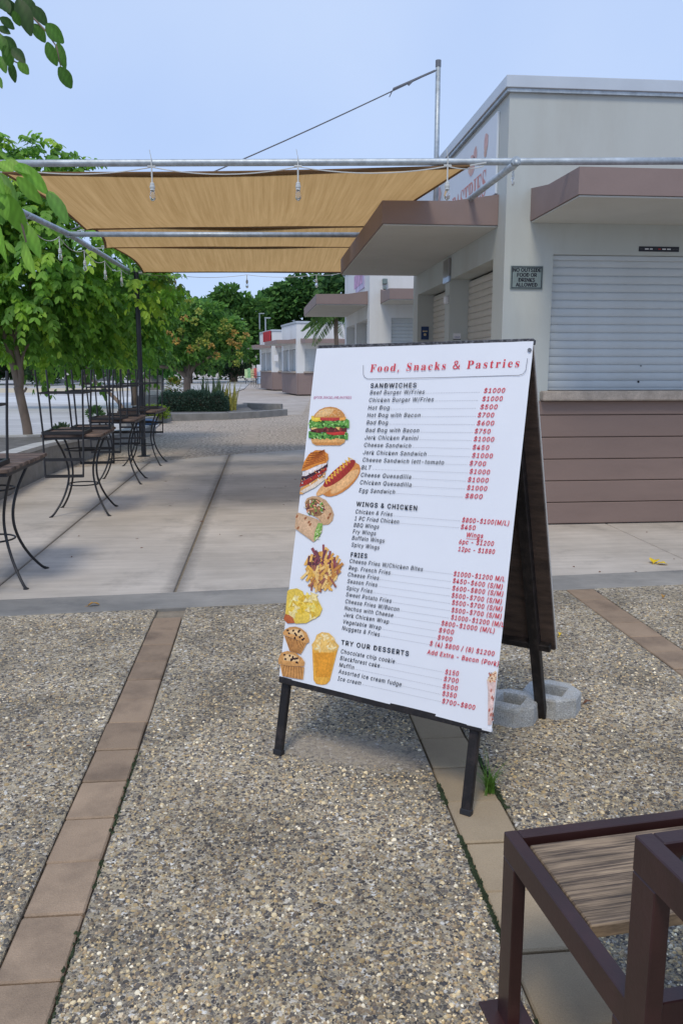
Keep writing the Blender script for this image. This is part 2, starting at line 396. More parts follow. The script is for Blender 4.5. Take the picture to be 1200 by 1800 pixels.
def vary(m, lo, hi):
    N = m.node_tree.nodes; L = m.node_tree.links; b = N['Principled BSDF']; src = b.inputs['Base Color'].links[0].from_socket
    oi = N.new('ShaderNodeObjectInfo'); mr = N.new('ShaderNodeMapRange'); mr.inputs[3].default_value = lo; mr.inputs[4].default_value = hi; L.new(oi.outputs['Random'], mr.inputs[0])
    mx = N.new('ShaderNodeMix'); mx.data_type = 'RGBA'; mx.blend_type = 'MULTIPLY'; mx.inputs[0].default_value = 1; L.new(src, mx.inputs[6]); L.new(mr.outputs[0], mx.inputs[7]); L.new(mx.outputs[2], b.inputs['Base Color'])
    va = [n for n in N if n.type == 'TEX_NOISE']; ad = N.new('ShaderNodeVectorMath'); ad.operation = 'ADD'; cb = N.new('ShaderNodeCombineXYZ'); ml = N.new('ShaderNodeMath'); ml.operation = 'MULTIPLY'; ml.inputs[1].default_value = 50
    L.new(oi.outputs['Random'], ml.inputs[0]); L.new(ml.outputs[0], cb.inputs[0]); L.new(ml.outputs[0], cb.inputs[1])
    for n in va:
        s = n.inputs['Vector'].links[0].from_socket; a2 = N.new('ShaderNodeVectorMath'); a2.operation = 'ADD'; L.new(s, a2.inputs[0]); L.new(cb.outputs[0], a2.inputs[1]); L.new(a2.outputs[0], n.inputs['Vector'])
M['brick_b'] = mat('sand_paver', (.41, .315, .20), .9, .1, 6, .45, 150, fine=.16, dirt=(.2, .15, .1), dirt_amt=.55, dirt_scale=3)
vary(M['brick'], .86, 1.14); vary(M['brick_b'], .88, 1.12)
M['grout'] = mat('grout', (.25, .21, .155), .95, .2, 20, .3, 80)

def concrete_mat(name, c0, c1, stain, stretch=(.6, 6, 1), joints=()):
    m = bpy.data.materials.new(name); m.use_nodes = True
    N = m.node_tree.nodes; L = m.node_tree.links; b = N['Principled BSDF']; b.inputs['Roughness'].default_value = .88; b.inputs['Specular IOR Level'].default_value = .3
    t = N.new('ShaderNodeTexCoord')
    def no(sc, det, ro, st=None):
        q = N.new('ShaderNodeTexNoise'); q.inputs['Scale'].default_value = sc; q.inputs['Detail'].default_value = det; q.inputs['Roughness'].default_value = ro
        if st:
            mp = N.new('ShaderNodeMapping'); mp.inputs['Scale'].default_value = st; L.new(t.outputs['Object'], mp.inputs[0]); L.new(mp.outputs[0], q.inputs['Vector'])
        else: L.new(t.outputs['Object'], q.inputs['Vector'])
        return q.outputs['Fac']
    cr = N.new('ShaderNodeValToRGB'); e = cr.color_ramp.elements; e[0].position = .36; e[0].color = (*c0, 1); e[1].position = .66; e[1].color = (*c1, 1)
    L.new(no(.9, 8, .62), cr.inputs[0])
    mr = N.new('ShaderNodeMapRange'); mr.inputs[1].default_value = .3; mr.inputs[2].default_value = .7; mr.inputs[3].default_value = .86; mr.inputs[4].default_value = 1.12; L.new(no(2.2, 7, .7, stretch), mr.inputs[0])
    mx = N.new('ShaderNodeMix'); mx.data_type = 'RGBA'; mx.blend_type = 'MULTIPLY'; mx.inputs[0].default_value = 1; L.new(cr.outputs[0], mx.inputs[6]); L.new(mr.outputs[0], mx.inputs[7]); cur = mx.outputs[2]
    m2 = N.new('ShaderNodeMapRange'); m2.inputs[1].default_value = .54; m2.inputs[2].default_value = .74; m2.inputs[3].default_value = 0; m2.inputs[4].default_value = .6; L.new(no(1.7, 9, .7), m2.inputs[0])
    fac = m2.outputs[0]
    sx = N.new('ShaderNodeSeparateXYZ'); L.new(t.outputs['Object'], sx.inputs[0])
    for jx, wd, am in joints:                                   # dirt gathered along the joints
        s1 = N.new('ShaderNodeMath'); s1.operation = 'SUBTRACT'; L.new(sx.outputs[0], s1.inputs[0]); s1.inputs[1].default_value = jx
        s2 = N.new('ShaderNodeMath'); s2.operation = 'ABSOLUTE'; L.new(s1.outputs[0], s2.inputs[0])
        nn = N.new('ShaderNodeMath'); nn.operation = 'MULTIPLY_ADD'; L.new(no(7, 8, .75), nn.inputs[0]); nn.inputs[1].default_value = wd * 1.4; L.new(s2.outputs[0], nn.inputs[2])
        r_ = N.new('ShaderNodeMapRange'); r_.inputs[1].default_value = wd * .9; r_.inputs[2].default_value = wd * 1.7; r_.inputs[3].default_value = am; r_.inputs[4].default_value = 0; L.new(nn.outputs[0], r_.inputs[0])
        mm = N.new('ShaderNodeMath'); mm.operation = 'MAXIMUM'; L.new(fac, mm.inputs[0]); L.new(r_.outputs[0], mm.inputs[1]); fac = mm.outputs[0]
    ms = N.new('ShaderNodeMix'); ms.data_type = 'RGBA'; ms.inputs[7].default_value = (*stain, 1); L.new(fac, ms.inputs[0]); L.new(cur, ms.inputs[6]); L.new(ms.outputs[2], b.inputs['Base Color'])
    bp = N.new('ShaderNodeBump'); bp.inputs['Strength'].default_value = .35; bp.inputs['Distance'].default_value = .003; L.new(no(60, 5, .7, (.5, 2.5, 1)), bp.inputs['Height']); L.new(bp.outputs[0], b.inputs['Normal'])
    return m
M['slab'] = concrete_mat('broomed_concrete', (.44, .395, .335), (.58, .525, .455), (.23, .21, .185), joints=((-1.868, .09, .6), (-.632, .105, .8)))
M['band'] = concrete_mat('blue_grey_concrete', (.20, .195, .18), (.35, .33, .295), (.10, .105, .11), (1, 4, 1))
M['far_paving'] = concrete_mat('pale_paving', (.38, .33, .28), (.50, .445, .39), (.27, .22, .18), (.6, 1.5, 1))
def far_agg():
    m = mat('far_aggregate', (.40, .335, .265),   .9, .2, 1.2, .6, 10, dirt=(.23, .185, .145), dirt_amt=.5, dirt_scale=1.2, fine=.9)
    return m
M['far_aggregate'] = far_agg()
M['street'] = None
def street_mat():
    m = bpy.data.materials.new('street_pavers'); m.use_nodes = True
    N = m.node_tree.nodes; L = m.node_tree.links; b = N['Principled BSDF']; b.inputs['Roughness'].default_value = .85
    t = N.new('ShaderNodeTexCoord'); mp = N.new('ShaderNodeMapping'); mp.inputs['Rotation'].default_value = (0, 0, .35); L.new(t.outputs['Object'], mp.inputs[0])
    br = N.new('ShaderNodeTexBrick'); br.inputs['Scale'].default_value = 1; br.inputs['Brick Width'].default_value = .9; br.inputs['Row Height'].default_value = .6; br.inputs['Mortar Size'].default_value = .02
    br.inputs['Color1'].default_value = (.47, .455, .43, 1); br.inputs['Color2'].default_value = (.53, .515, .49, 1); br.inputs['Mortar'].default_value = (.34, .34, .34, 1)
    L.new(mp.outputs[0], br.inputs['Vector']); 
    n = N.new('ShaderNodeTexNoise'); n.inputs['Scale'].default_value = .25; n.inputs['Detail'].default_value = 7; L.new(t.outputs['Object'], n.inputs['Vector'])
    mr = N.new('ShaderNodeMapRange'); mr.inputs[1].default_value = .35; mr.inputs[2].default_value = .65; mr.inputs[3].default_value = .82; mr.inputs[4].default_value = 1.12; L.new(n.outputs['Fac'], mr.inputs[0])
    mx = N.new('ShaderNodeMix'); mx.data_type = 'RGBA'; mx.blend_type = 'MULTIPLY'; mx.inputs[0].default_value = 1; L.new(br.outputs[0], mx.inputs[6]); L.new(mr.outputs[0], mx.inputs[7]); L.new(mx.outputs[2], b.inputs['Base Color'])
    return m
M['street'] = street_mat()

def sail_mat():
    """woven shade cloth lit through from above"""
    m = bpy.data.materials.new('shade_cloth'); m.use_nodes = True
    N = m.node_tree.nodes; L = m.node_tree.links; b = N['Principled BSDF']; b.inputs['Roughness'].default_value = .85; b.inputs['Specular IOR Level'].default_value = .15
    t = N.new('ShaderNodeTexCoord'); mp = N.new('ShaderNodeMapping'); mp.inputs['Scale'].default_value = (14, .35, 1); mp.inputs['Rotation'].default_value = (0, 0, .12); L.new(t.outputs['Object'], mp.inputs[0])
    n = N.new('ShaderNodeTexNoise'); n.inputs['Scale'].default_value = 1.6; n.inputs['Detail'].default_value = 6; n.inputs['Roughness'].default_value = .7; L.new(mp.outputs[0], n.inputs['Vector'])
    cr = N.new('ShaderNodeValToRGB'); e = cr.color_ramp.elements; e[0].position = .3; e[0].color = (.44, .265, .10, 1); e[1].position = .72; e[1].color = (.62, .395, .17, 1); L.new(n.outputs['Fac'], cr.inputs[0])
    L.new(cr.outputs[0], b.inputs['Base Color'])
    tr = N.new('ShaderNodeBsdfTranslucent'); L.new(cr.outputs[0], tr.inputs[0])
    mx = N.new('ShaderNodeMixShader'); mx.inputs[0].default_value = .72; L.new(b.outputs[0], mx.inputs[1]); L.new(tr.outputs[0], mx.inputs[2]); L.new(mx.outputs[0], N['Material Output'].inputs[0])
    return m
M['sail'] = sail_mat()
M['hem'] = mat('sail_hem', (.20, .115, .052), .85, .1)

# ------------------------------------------------------------------ helpers: lettering
def _font(*names):
    import os
    try:
        d = bpy.utils.system_resource('DATAFILES', path='fonts')
        for n in names:
            p = os.path.join(d, n)
            if os.path.exists(p): return bpy.data.fonts.load(p)
    except Exception: pass
    return None
F_SANS = _font('Inter.woff2')
F_MATH = _font('NotoSansMath-Regular.woff2')
def bold_serif(s):
    if F_MATH is None: return s
    o = ''
    for c in s:
        if 'A' <= c <= 'Z': o += chr(0x1D400 + ord(c) - 65)
        elif 'a' <= c <= 'z': o += chr(0x1D41A + ord(c) - 97)
        else: o += c
    return o
_cache = {}
def glyphs(s, font=None, bold=0.0, shear=0.0, spacing=1.0):
    """flat lettering, cap height about .7, as (verts, faces, width)"""
    k = (s, font.name if font else '', bold, shear, spacing)
    if k in _cache: return _cache[k]
    cu = bpy.data.curves.new('lettering', 'FONT'); cu.body = s; cu.size = 1; cu.offset = bold; cu.shear = shear; cu.space_character = spacing; cu.resolution_u = 3
    if font: cu.font = font
    o = bpy.data.objects.new('lettering', cu); COL.objects.link(o)
    dg = bpy.context.evaluated_depsgraph_get(); me = bpy.data.meshes.new_from_object(o.evaluated_get(dg))
    vs = [(v.co.x, v.co.y) for v in me.vertices]; fs = [tuple(p.vertices) for p in me.polygons]
    bpy.data.objects.remove(o); bpy.data.curves.remove(cu); bpy.data.meshes.remove(me)
    x0 = min((v[0] for v in vs), default=0); x1 = max((v[0] for v in vs), default=1)
    vs = [(x - x0, y) for x, y in vs]
    _cache[k] = (vs, fs, x1 - x0); return _cache[k]
TEXT = [
    ('T', 'Food, Snacks & Pastries', 0.259, 0.0975, 0.8493, 0.088),
    ('H0', 'SANDWICHES', 0.2701, 0.1586, 0.4636, 0.1573),
    ('I0', 'Beef Burger W/Fries', 0.2705, 0.1841, 0.5009, 0.1813),
    ('D', '', 0.5097, 0.1801, 0.7145, 0.1763),
    ('P0', '$1000', 0.7319, 0.1775, 0.8084, 0.1763),
    ('I0', 'Chicken Burger W/Fries', 0.2705, 0.2129, 0.5408, 0.2087),
    ('D', '', 0.5496, 0.2081, 0.7109, 0.2053),
    ('P0', '$1000', 0.7289, 0.2064, 0.803, 0.2048),
    ('I0', 'Hot Dog', 0.2698, 0.2424, 0.3631, 0.2407),
    ('D', '', 0.3703, 0.2399, 0.7064, 0.2332),
    ('P0', '$500', 0.7246, 0.2348, 0.7876, 0.2335),
    ('I0', 'Hot Dog with Bacon', 0.2698, 0.2705, 0.4941, 0.2668),
    ('D', '', 0.5017, 0.2661, 0.7085, 0.2615),
    ('P0', '$700', 0.7183, 0.2632, 0.7784, 0.2622),
    ('I0', 'Bad Dog', 0.2705, 0.2985, 0.3631, 0.2972),
    ('D', '', 0.3718, 0.2964, 0.7086, 0.2905),
    ('P0', '$600', 0.7184, 0.2915, 0.7817, 0.2907),
    ('I0', 'Bad Dog with Bacon', 0.2706, 0.3279, 0.4963, 0.3232),
    ('D', '', 0.5046, 0.323, 0.7036, 0.3189),
    ('P0', '$750', 0.7134, 0.3199, 0.7718, 0.3195),
    ('I0', 'Jerk Chicken Panini', 0.2705, 0.356, 0.4963, 0.3514),
    ('D', '', 0.5046, 0.3505, 0.7024, 0.3467),
    ('P0', '$1000', 0.7134, 0.3476, 0.7882, 0.3469),
    ('I0', 'Cheese Sandwich', 0.2712, 0.384, 0.4706, 0.3806),
    ('D', '', 0.4789, 0.3796, 0.7019, 0.3757),
    ('P0', '$450', 0.7123, 0.3765, 0.7733, 0.376),
    ('I0', 'Jerk Chicken Sandwich', 0.2705, 0.4127, 0.5359, 0.408),
    ('D', '', 0.5447, 0.407, 0.7041, 0.4045),
    ('P0', '$1000', 0.7138, 0.4053, 0.7898, 0.4044),
    ('I0', 'Cheese Sandwich lett-tomato', 0.272, 0.4406, 0.6092, 0.4355),
    ('D', '', 0.6177, 0.4345, 0.6977, 0.4325),
    ('P0', '$700', 0.7075, 0.4332, 0.768, 0.4327),
    ('I0', 'BLT', 0.2706, 0.47, 0.3133, 0.4691),
    ('D', '', 0.3221, 0.4686, 0.7011, 0.4612),
    ('P0', '$1000', 0.7108, 0.4619, 0.7857, 0.4608),
    ('I0', 'Cheese Quesadilla', 0.272, 0.4979, 0.4849, 0.4941),
    ('D', '', 0.4932, 0.493, 0.6981, 0.4903),
    ('P0', '$1000', 0.7078, 0.4909, 0.784, 0.4893),
    ('I0', 'Chicken Quesadilla', 0.272, 0.5265, 0.4899, 0.5226),
    ('D', '', 0.4988, 0.5214, 0.6981, 0.5179),
    ('P0', '$1000', 0.7079, 0.5191, 0.7823, 0.5179),
    ('I0', 'Egg Sandwich', 0.2716, 0.557, 0.4251, 0.5532),
    ('D', '', 0.4321, 0.5521, 0.6951, 0.547),
    ('P0', '$800', 0.7049, 0.5481, 0.7686, 0.5466),
    ('H1', 'WINGS & CHICKEN', 0.267, 0.6099, 0.5224, 0.6062),
    ('I1', 'Chicken & Fries', 0.267, 0.6379, 0.4254, 0.6359),
    ('D', '', 0.4324, 0.6347, 0.6932, 0.6306),
    ('P1', '$800-$100(M/L)', 0.7032, 0.6328, 0.8739, 0.6297),
    ('I1', '1 PC Fried Chicken', 0.2659, 0.6639, 0.4557, 0.6603),
    ('D', '', 0.4627, 0.6597, 0.6915, 0.6548),
    ('P1', '$450', 0.7009, 0.657, 0.7553, 0.6562),
    ('I1', 'BBQ Wings', 0.2655, 0.6892, 0.3747, 0.6865),
    ('I1', 'Fry Wings', 0.265, 0.7139, 0.3649, 0.7122),
    ('I1', 'Buffalo Wings', 0.2645, 0.7379, 0.4044, 0.7356),
    ('I1', 'Spicy Wings', 0.2656, 0.7637, 0.3862, 0.7628),
    ('P1', 'Wings', 0.7265, 0.6827, 0.7866, 0.681),
    ('U', '', 0.7249, 0.6858, 0.7883, 0.6844),
    ('P1', '6pc - $1200', 0.7006, 0.7091, 0.8279, 0.7039),
    ('P1', '12pc - $1880', 0.7004, 0.7348, 0.8347, 0.7306),
    ('H2', 'FRIES', 0.2678, 0.8023, 0.3381, 0.7998),
    ('I2', 'Cheese Fries W/Chicken Bites', 0.2656, 0.8252, 0.5733, 0.821),
    ('D', '', 0.5799, 0.8196, 0.6864, 0.8184),
    ('P2', '$1000-$1200 M/L', 0.6934, 0.8223, 0.8801, 0.8181),
    ('I2', 'Reg. French Fries', 0.2652, 0.8511, 0.4442, 0.8488),
    ('D', '', 0.4512, 0.8474, 0.683, 0.8445),
    ('P2', '$450-$600 (S/M)', 0.693, 0.8463, 0.8753, 0.8447),
    ('I2', 'Cheese Fries', 0.2648, 0.8763, 0.3992, 0.8738),
    ('D', '', 0.4056, 0.8724, 0.6847, 0.8689),
    ('P2', '$600-$800 (S/M)', 0.6942, 0.8724, 0.8798, 0.8683),
    ('I2', 'Season Fries', 0.2659, 0.9014, 0.3953, 0.8996),
    ('D', '', 0.4016, 0.8981, 0.6859, 0.895),
    ('P2', '$500-$700 (S/M)', 0.6946, 0.8974, 0.878, 0.8944),
    ('I2', 'Spicy Fries', 0.2656, 0.9272, 0.3775, 0.9253),
    ('D', '', 0.3839, 0.9238, 0.6896, 0.9202),
    ('P2', '$500-$700 (S/M)', 0.6989, 0.9219, 0.8819, 0.9186),
    ('I2', 'Sweet Potato Fries', 0.2666, 0.9516, 0.4615, 0.9496),
    ('D', '', 0.4683, 0.9474, 0.6912, 0.945),
    ('P2', '$500-$700 (S/M)', 0.7001, 0.9479, 0.8824, 0.9438),
    ('I2', 'Cheese Fries W/Bacon', 0.2671, 0.9773, 0.4966, 0.975),
    ('D', '', 0.5041, 0.9733, 0.6917, 0.9706),
    ('P2', '$1000-$1200 (M/L', 0.7018, 0.9727, 0.8938, 0.9696),
    ('I2', 'Nachos with Cheese', 0.2667, 1.0025, 0.4751, 0.9998),
    ('D', '', 0.4812, 0.9983, 0.6587, 0.9959),
    ('P2', '$800-$1000 (M/L)', 0.6676, 0.9987, 0.8639, 0.995),
    ('I2', 'Jerk Chicken Wrap', 0.267, 1.0276, 0.4606, 1.0256),
    ('D', '', 0.4675, 1.0239, 0.6519, 1.0221),
    ('P2', '$900', 0.6608, 1.0243, 0.7175, 1.0225),
    ('I2', 'Vegetable Wrap', 0.2675, 1.0539, 0.4311, 1.052),
    ('D', '', 0.4381, 1.0503, 0.6516, 1.0468),
    ('P2', '$900', 0.6593, 1.0497, 0.7141, 1.0479),
    ('I2', 'Nuggets & Fries', 0.2662, 1.0779, 0.4287, 1.0774),
    ('D', '', 0.4349, 1.0758, 0.6297, 1.0738),
    ('P2', '$ (4) $800 / (8) $1200', 0.6318, 1.0753, 0.872, 1.0707),
    ('P2', 'Add Extra - Bacon (Pork)', 0.6256, 1.1064, 0.8907, 1.1012),
    ('H3', 'TRY OUR DESSERTS', 0.2698, 1.1326, 0.554, 1.1261),
    ('I3', 'Chocolate chip cookie', 0.2727, 1.1648, 0.5023, 1.1622),
    ('D', '', 0.509, 1.1603, 0.693, 1.1589),
    ('P3', '$150', 0.702, 1.1626, 0.752, 1.1597),
    ('I3', 'Blackforest cake', 0.2723, 1.1899, 0.4431, 1.1883),
    ('D', '', 0.4487, 1.1867, 0.6903, 1.1849),
    ('P3', '$700', 0.6997, 1.1873, 0.7543, 1.1845),
    ('I3', 'Muffin', 0.272, 1.2156, 0.3368, 1.2146),
    ('D', '', 0.344, 1.2127, 0.6896, 1.2112),
    ('P3', '$500', 0.6982, 1.2124, 0.7542, 1.2103),
    ('I3', 'Assorted ice cream fudge', 0.2723, 1.2399, 0.5392, 1.238),
    ('D', '', 0.5452, 1.2362, 0.6906, 1.2359),
    ('P3', '$350', 0.7, 1.2375, 0.7528, 1.2358),
    ('I3', 'Ice cream', 0.2721, 1.2668, 0.374, 1.265),
    ('D', '', 0.3825, 1.2628, 0.6943, 1.2606),
    ('P3', '$700-$800', 0.7025, 1.2631, 0.8246, 1.2611),
    ('N', '@FOOD_SNACKS_AND_PASTRIES', 0.0145, 0.2013, 0.1901, 0.2006),
]
TITLE_BOX = [(0.2266, 0.0706), (0.2314, 0.107), (0.239, 0.1183), (0.2527, 0.1244), (0.571, 0.1217), (0.8526, 0.1169), (0.8672, 0.1118), (0.8749, 0.1002), (0.8764, 0.0591)]
PICTURES = {
    'burger_picture': [
     ((228,172,105),(0.0231,0.3603,0.1848,0.3531,0.182,0.3709,0.1628,0.3826,0.0514,0.387,0.0311,0.3782)),
     ((205,140,75),(0.0335,0.3758,0.1768,0.371,0.16,0.3814,0.0539,0.3851)),
     ((98,160,70),(0.0082,0.3324,0.0166,0.3305,0.0257,0.3339,0.0338,0.3307,0.0421,0.3293,0.0512,0.3333,0.0606,0.3396,0.0688,0.3379,0.0772,0.3372,0.0846,0.3302,0.0936,0.3339,0.1015,0.3305,0.1096,0.3289,0.1178,0.3279,0.1263,0.329,0.1357,0.3377,0.1438,0.3362,0.152,0.3357,0.1601,0.3354,0.1673,0.3277,0.1756,0.3289,0.1843,0.3326,0.1925,0.3337,0.196,0.3594,0.188,0.3599,0.1785,0.3504,0.1713,0.3571,0.1632,0.3581,0.1548,0.3563,0.146,0.3525,0.1383,0.3564,0.1294,0.3519,0.1226,0.3627,0.1142,0.3621,0.1053,0.3584,0.0966,0.3555,0.0892,0.3634,0.0803,0.3594,0.0724,0.3636,0.0639,0.3634,0.0549,0.3594,0.0462,0.3585,0.038,0.3611,0.0292,0.3592,0.0202,0.3561,0.0119,0.3582)),
     ((45,85,35),(0.1581,0.3358,0.1549,0.3365,0.1524,0.3344,0.1531,0.3317,0.1563,0.331,0.1589,0.333)),
     ((60,110,45),(0.1336,0.3505,0.1314,0.3528,0.1275,0.3522,0.1258,0.3494,0.128,0.3472,0.1319,0.3477)),
     ((45,85,35),(0.1263,0.3473,0.1238,0.3452,0.1242,0.3419,0.127,0.3406,0.1294,0.3426,0.1291,0.3459)),
     ((45,85,35),(0.0561,0.3476,0.0512,0.3473,0.0456,0.3429,0.045,0.3389,0.0499,0.3392,0.0554,0.3436)),
     ((150,200,110),(0.1241,0.3431,0.1213,0.3416,0.1198,0.3377,0.1212,0.3353,0.124,0.3369,0.1254,0.3407)),
     ((85,140,60),(0.0748,0.3428,0.0739,0.3389,0.0765,0.3329,0.0801,0.3308,0.081,0.3346,0.0784,0.3406)),
     ((45,85,35),(0.0221,0.3495,0.0173,0.3474,0.0137,0.3412,0.015,0.3371,0.0198,0.3392,0.0233,0.3454)),
     ((85,140,60),(0.1376,0.339,0.133,0.339,0.1286,0.3352,0.1287,0.3313,0.1333,0.3313,0.1378,0.3351)),
     ((60,110,45),(0.0894,0.3579,0.087,0.3592,0.0822,0.3589,0.0798,0.3571,0.0822,0.3557,0.0871,0.3561)),
     ((60,110,45),(0.0841,0.3603,0.08,0.3578,0.077,0.3513,0.0783,0.3474,0.0825,0.3499,0.0854,0.3564)),
     ((60,110,45),(0.0927,0.3407,0.0904,0.3415,0.0871,0.3402,0.0862,0.3381,0.0886,0.3373,0.0919,0.3386)),
     ((45,85,35),(0.1281,0.3469,0.1251,0.3487,0.1191,0.3484,0.1161,0.3462,0.1191,0.3443,0.1251,0.3447)),
     ((180,215,140),(0.0749,0.3617,0.0711,0.3618,0.0654,0.3589,0.0636,0.3559,0.0675,0.3558,0.0732,0.3587)),
     ((60,110,45),(0.0822,0.3376,0.0831,0.3348,0.0875,0.3327,0.091,0.3333,0.0901,0.3361,0.0857,0.3382)),
     ((60,110,45),(0.1057,0.337,0.1026,0.3375,0.0988,0.3355,0.098,0.3328,0.101,0.3323,0.1049,0.3343)),
     ((150,200,110),(0.0917,0.3439,0.0875,0.3441,0.0843,0.3409,0.0852,0.3376,0.0895,0.3374,0.0927,0.3405)),
     ((150,200,110),(0.1821,0.3458,0.1822,0.3418,0.1868,0.3373,0.1914,0.3369,0.1914,0.3408,0.1868,0.3453)),
     ((60,110,45),(0.0977,0.338,0.0977,0.3346,0.1012,0.333,0.1049,0.3348,0.1049,0.3381,0.1013,0.3397)),
     ((45,85,35),(0.0709,0.3545,0.0711,0.3506,0.076,0.3466,0.0807,0.3465,0.0804,0.3504,0.0756,0.3544)),
     ((180,215,140),(0.0585,0.36,0.0546,0.3581,0.0511,0.3527,0.0515,0.3492,0.0555,0.351,0.059,0.3564)),
     ((45,85,35),(0.0388,0.36,0.0347,0.3623,0.0267,0.3616,0.0227,0.3587,0.0268,0.3564,0.0348,0.3571)),
     ((180,215,140),(0.0462,0.3614,0.0425,0.3617,0.0364,0.3593,0.0341,0.3566,0.0379,0.3563,0.044,0.3587)),
     ((60,110,45),(0.1239,0.3513,0.1204,0.3532,0.1128,0.3534,0.1087,0.3516,0.1123,0.3496,0.1199,0.3495)),
     ((60,110,45),(0.0172,0.3598,0.0157,0.3567,0.0181,0.3543,0.022,0.3551,0.0235,0.3582,0.0211,0.3605)),
     ((45,85,35),(0.1162,0.3575,0.1125,0.3576,0.1099,0.3547,0.1109,0.3518,0.1146,0.3517,0.1173,0.3546)),
     ((45,85,35),(0.156,0.3443,0.1532,0.3457,0.1476,0.3454,0.1447,0.3436,0.1475,0.3422,0.1532,0.3425)),
     ((150,200,110),(0.0408,0.3497,0.0385,0.3523,0.0339,0.3519,0.0317,0.349,0.034,0.3464,0.0385,0.3468)),
     ((150,200,110),(0.1472,0.3469,0.146,0.3439,0.1483,0.3422,0.1518,0.3435,0.153,0.3465,0.1507,0.3482)),
     ((180,215,140),(0.1838,0.3458,0.1797,0.3455,0.1777,0.3424,0.1798,0.3395,0.1839,0.3398,0.1859,0.3429)),
     ((85,140,60),(0.1617,0.344,0.1602,0.3408,0.1625,0.3388,0.1663,0.3398,0.1678,0.3429,0.1655,0.345)),
     ((60,110,45),(0.1128,0.3454,0.1089,0.3476,0.1016,0.3465,0.0982,0.3433,0.1022,0.3411,0.1095,0.3421)),
     ((85,140,60),(0.1286,0.36,0.1265,0.3576,0.1265,0.353,0.1285,0.3508,0.1306,0.3532,0.1306,0.3578)),
     ((45,85,35),(0.1689,0.3393,0.1656,0.3392,0.1632,0.3365,0.1641,0.3339,0.1674,0.3339,0.1698,0.3366)),
     ((150,200,110),(0.1865,0.3332,0.1839,0.335,0.1801,0.3339,0.1789,0.331,0.1816,0.3292,0.1853,0.3303)),
     ((85,140,60),(0.1065,0.3541,0.1031,0.3539,0.0986,0.3509,0.0975,0.3481,0.1009,0.3484,0.1054,0.3513)),
     ((45,85,35),(0.077,0.3591,0.0754,0.355,0.0781,0.3489,0.0824,0.3469,0.0839,0.351,0.0812,0.3571)),
     ((45,85,35),(0.1732,0.3512,0.17,0.3478,0.1701,0.3416,0.1734,0.3388,0.1766,0.3422,0.1764,0.3484)),
     ((85,140,60),(0.15,0.3506,0.1499,0.3477,0.1529,0.3444,0.1562,0.3439,0.1563,0.3467,0.1532,0.35)),
     ((45,85,35),(0.1841,0.3438,0.1822,0.3408,0.1839,0.3369,0.1875,0.3359,0.1894,0.3389,0.1877,0.3429)),
     ((45,85,35),(0.0518,0.3607,0.0479,0.3602,0.0449,0.3567,0.0457,0.3536,0.0496,0.3541,0.0527,0.3576)),
     ((85,140,60),(0.1717,0.3385,0.167,0.338,0.1631,0.3337,0.1637,0.3299,0.1684,0.3304,0.1723,0.3347)),
     ((150,200,110),(0.0698,0.343,0.0706,0.341,0.0736,0.3401,0.0759,0.3412,0.0752,0.3431,0.0721,0.344)),
     ((180,215,140),(0.1556,0.3581,0.1538,0.3546,0.1543,0.3482,0.1566,0.3453,0.1585,0.3488,0.158,0.3551)),
     ((60,110,45),(0.1295,0.3574,0.1301,0.3542,0.1335,0.3535,0.1362,0.3561,0.1356,0.3593,0.1322,0.36)),
     ((85,140,60),(0.1254,0.3529,0.1257,0.3492,0.1306,0.3456,0.1351,0.3458,0.1347,0.3495,0.1298,0.3531)),
     ((60,110,45),(0.1661,0.3547,0.1631,0.3519,0.1615,0.3458,0.1629,0.3425,0.1659,0.3453,0.1675,0.3514)),
     ((200,60,50),(0.0922,0.3313,0.1392,0.3256,0.1815,0.3289,0.178,0.341,0.1313,0.3449,0.0961,0.3401)),
     ((105,45,40),(0.0163,0.3118,0.0353,0.3109,0.0544,0.311,0.0735,0.3122,0.0925,0.3137,0.111,0.3128,0.1291,0.3097,0.1475,0.3093,0.1661,0.3111,0.1839,0.3078,0.1869,0.3305,0.1685,0.3289,0.1504,0.3303,0.1323,0.3327,0.1139,0.334,0.0953,0.334,0.0764,0.3332,0.058,0.3369,0.0388,0.3356,0.0194,0.3336)),
     ((75,30,30),(0.0304,0.3335,0.0331,0.3302,0.0405,0.3289,0.0451,0.3309,0.0424,0.3342,0.0351,0.3355)),
     ((75,30,30),(0.1239,0.3198,0.1198,0.3217,0.1124,0.3202,0.1092,0.3168,0.1134,0.315,0.1208,0.3165)),
     ((160,70,60),(0.1014,0.3308,0.0973,0.3282,0.0954,0.322,0.0976,0.3184,0.1017,0.3211,0.1036,0.3272)),
     ((75,30,30),(0.148,0.3188,0.1431,0.3189,0.137,0.3149,0.1358,0.3109,0.1406,0.3108,0.1467,0.3147)),
     ((160,70,60),(0.0489,0.321,0.0442,0.3192,0.0406,0.3134,0.0417,0.3094,0.0464,0.3113,0.05,0.3171)),
     ((75,30,30),(0.1216,0.324,0.1239,0.3206,0.1308,0.3188,0.1354,0.3204,0.1332,0.3239,0.1263,0.3257)),
     ((140,60,55),(0.0243,0.3243,0.0236,0.3201,0.0277,0.3151,0.0326,0.3142,0.0333,0.3184,0.0292,0.3234)),
     ((140,60,55),(0.0381,0.3226,0.0335,0.3241,0.0261,0.322,0.0232,0.3184,0.0277,0.3168,0.0352,0.3189)),
     ((160,70,60),(0.1568,0.3293,0.1542,0.3256,0.1552,0.3196,0.1589,0.3172,0.1615,0.3208,0.1605,0.3268)),
     ((140,60,55),(0.1301,0.3312,0.128,0.3274,0.1301,0.3216,0.1342,0.3196,0.1362,0.3235,0.1342,0.3293)),
     ((160,70,60),(0.158,0.3307,0.1548,0.3274,0.1548,0.3213,0.1579,0.3184,0.1611,0.3217,0.1612,0.3279)),
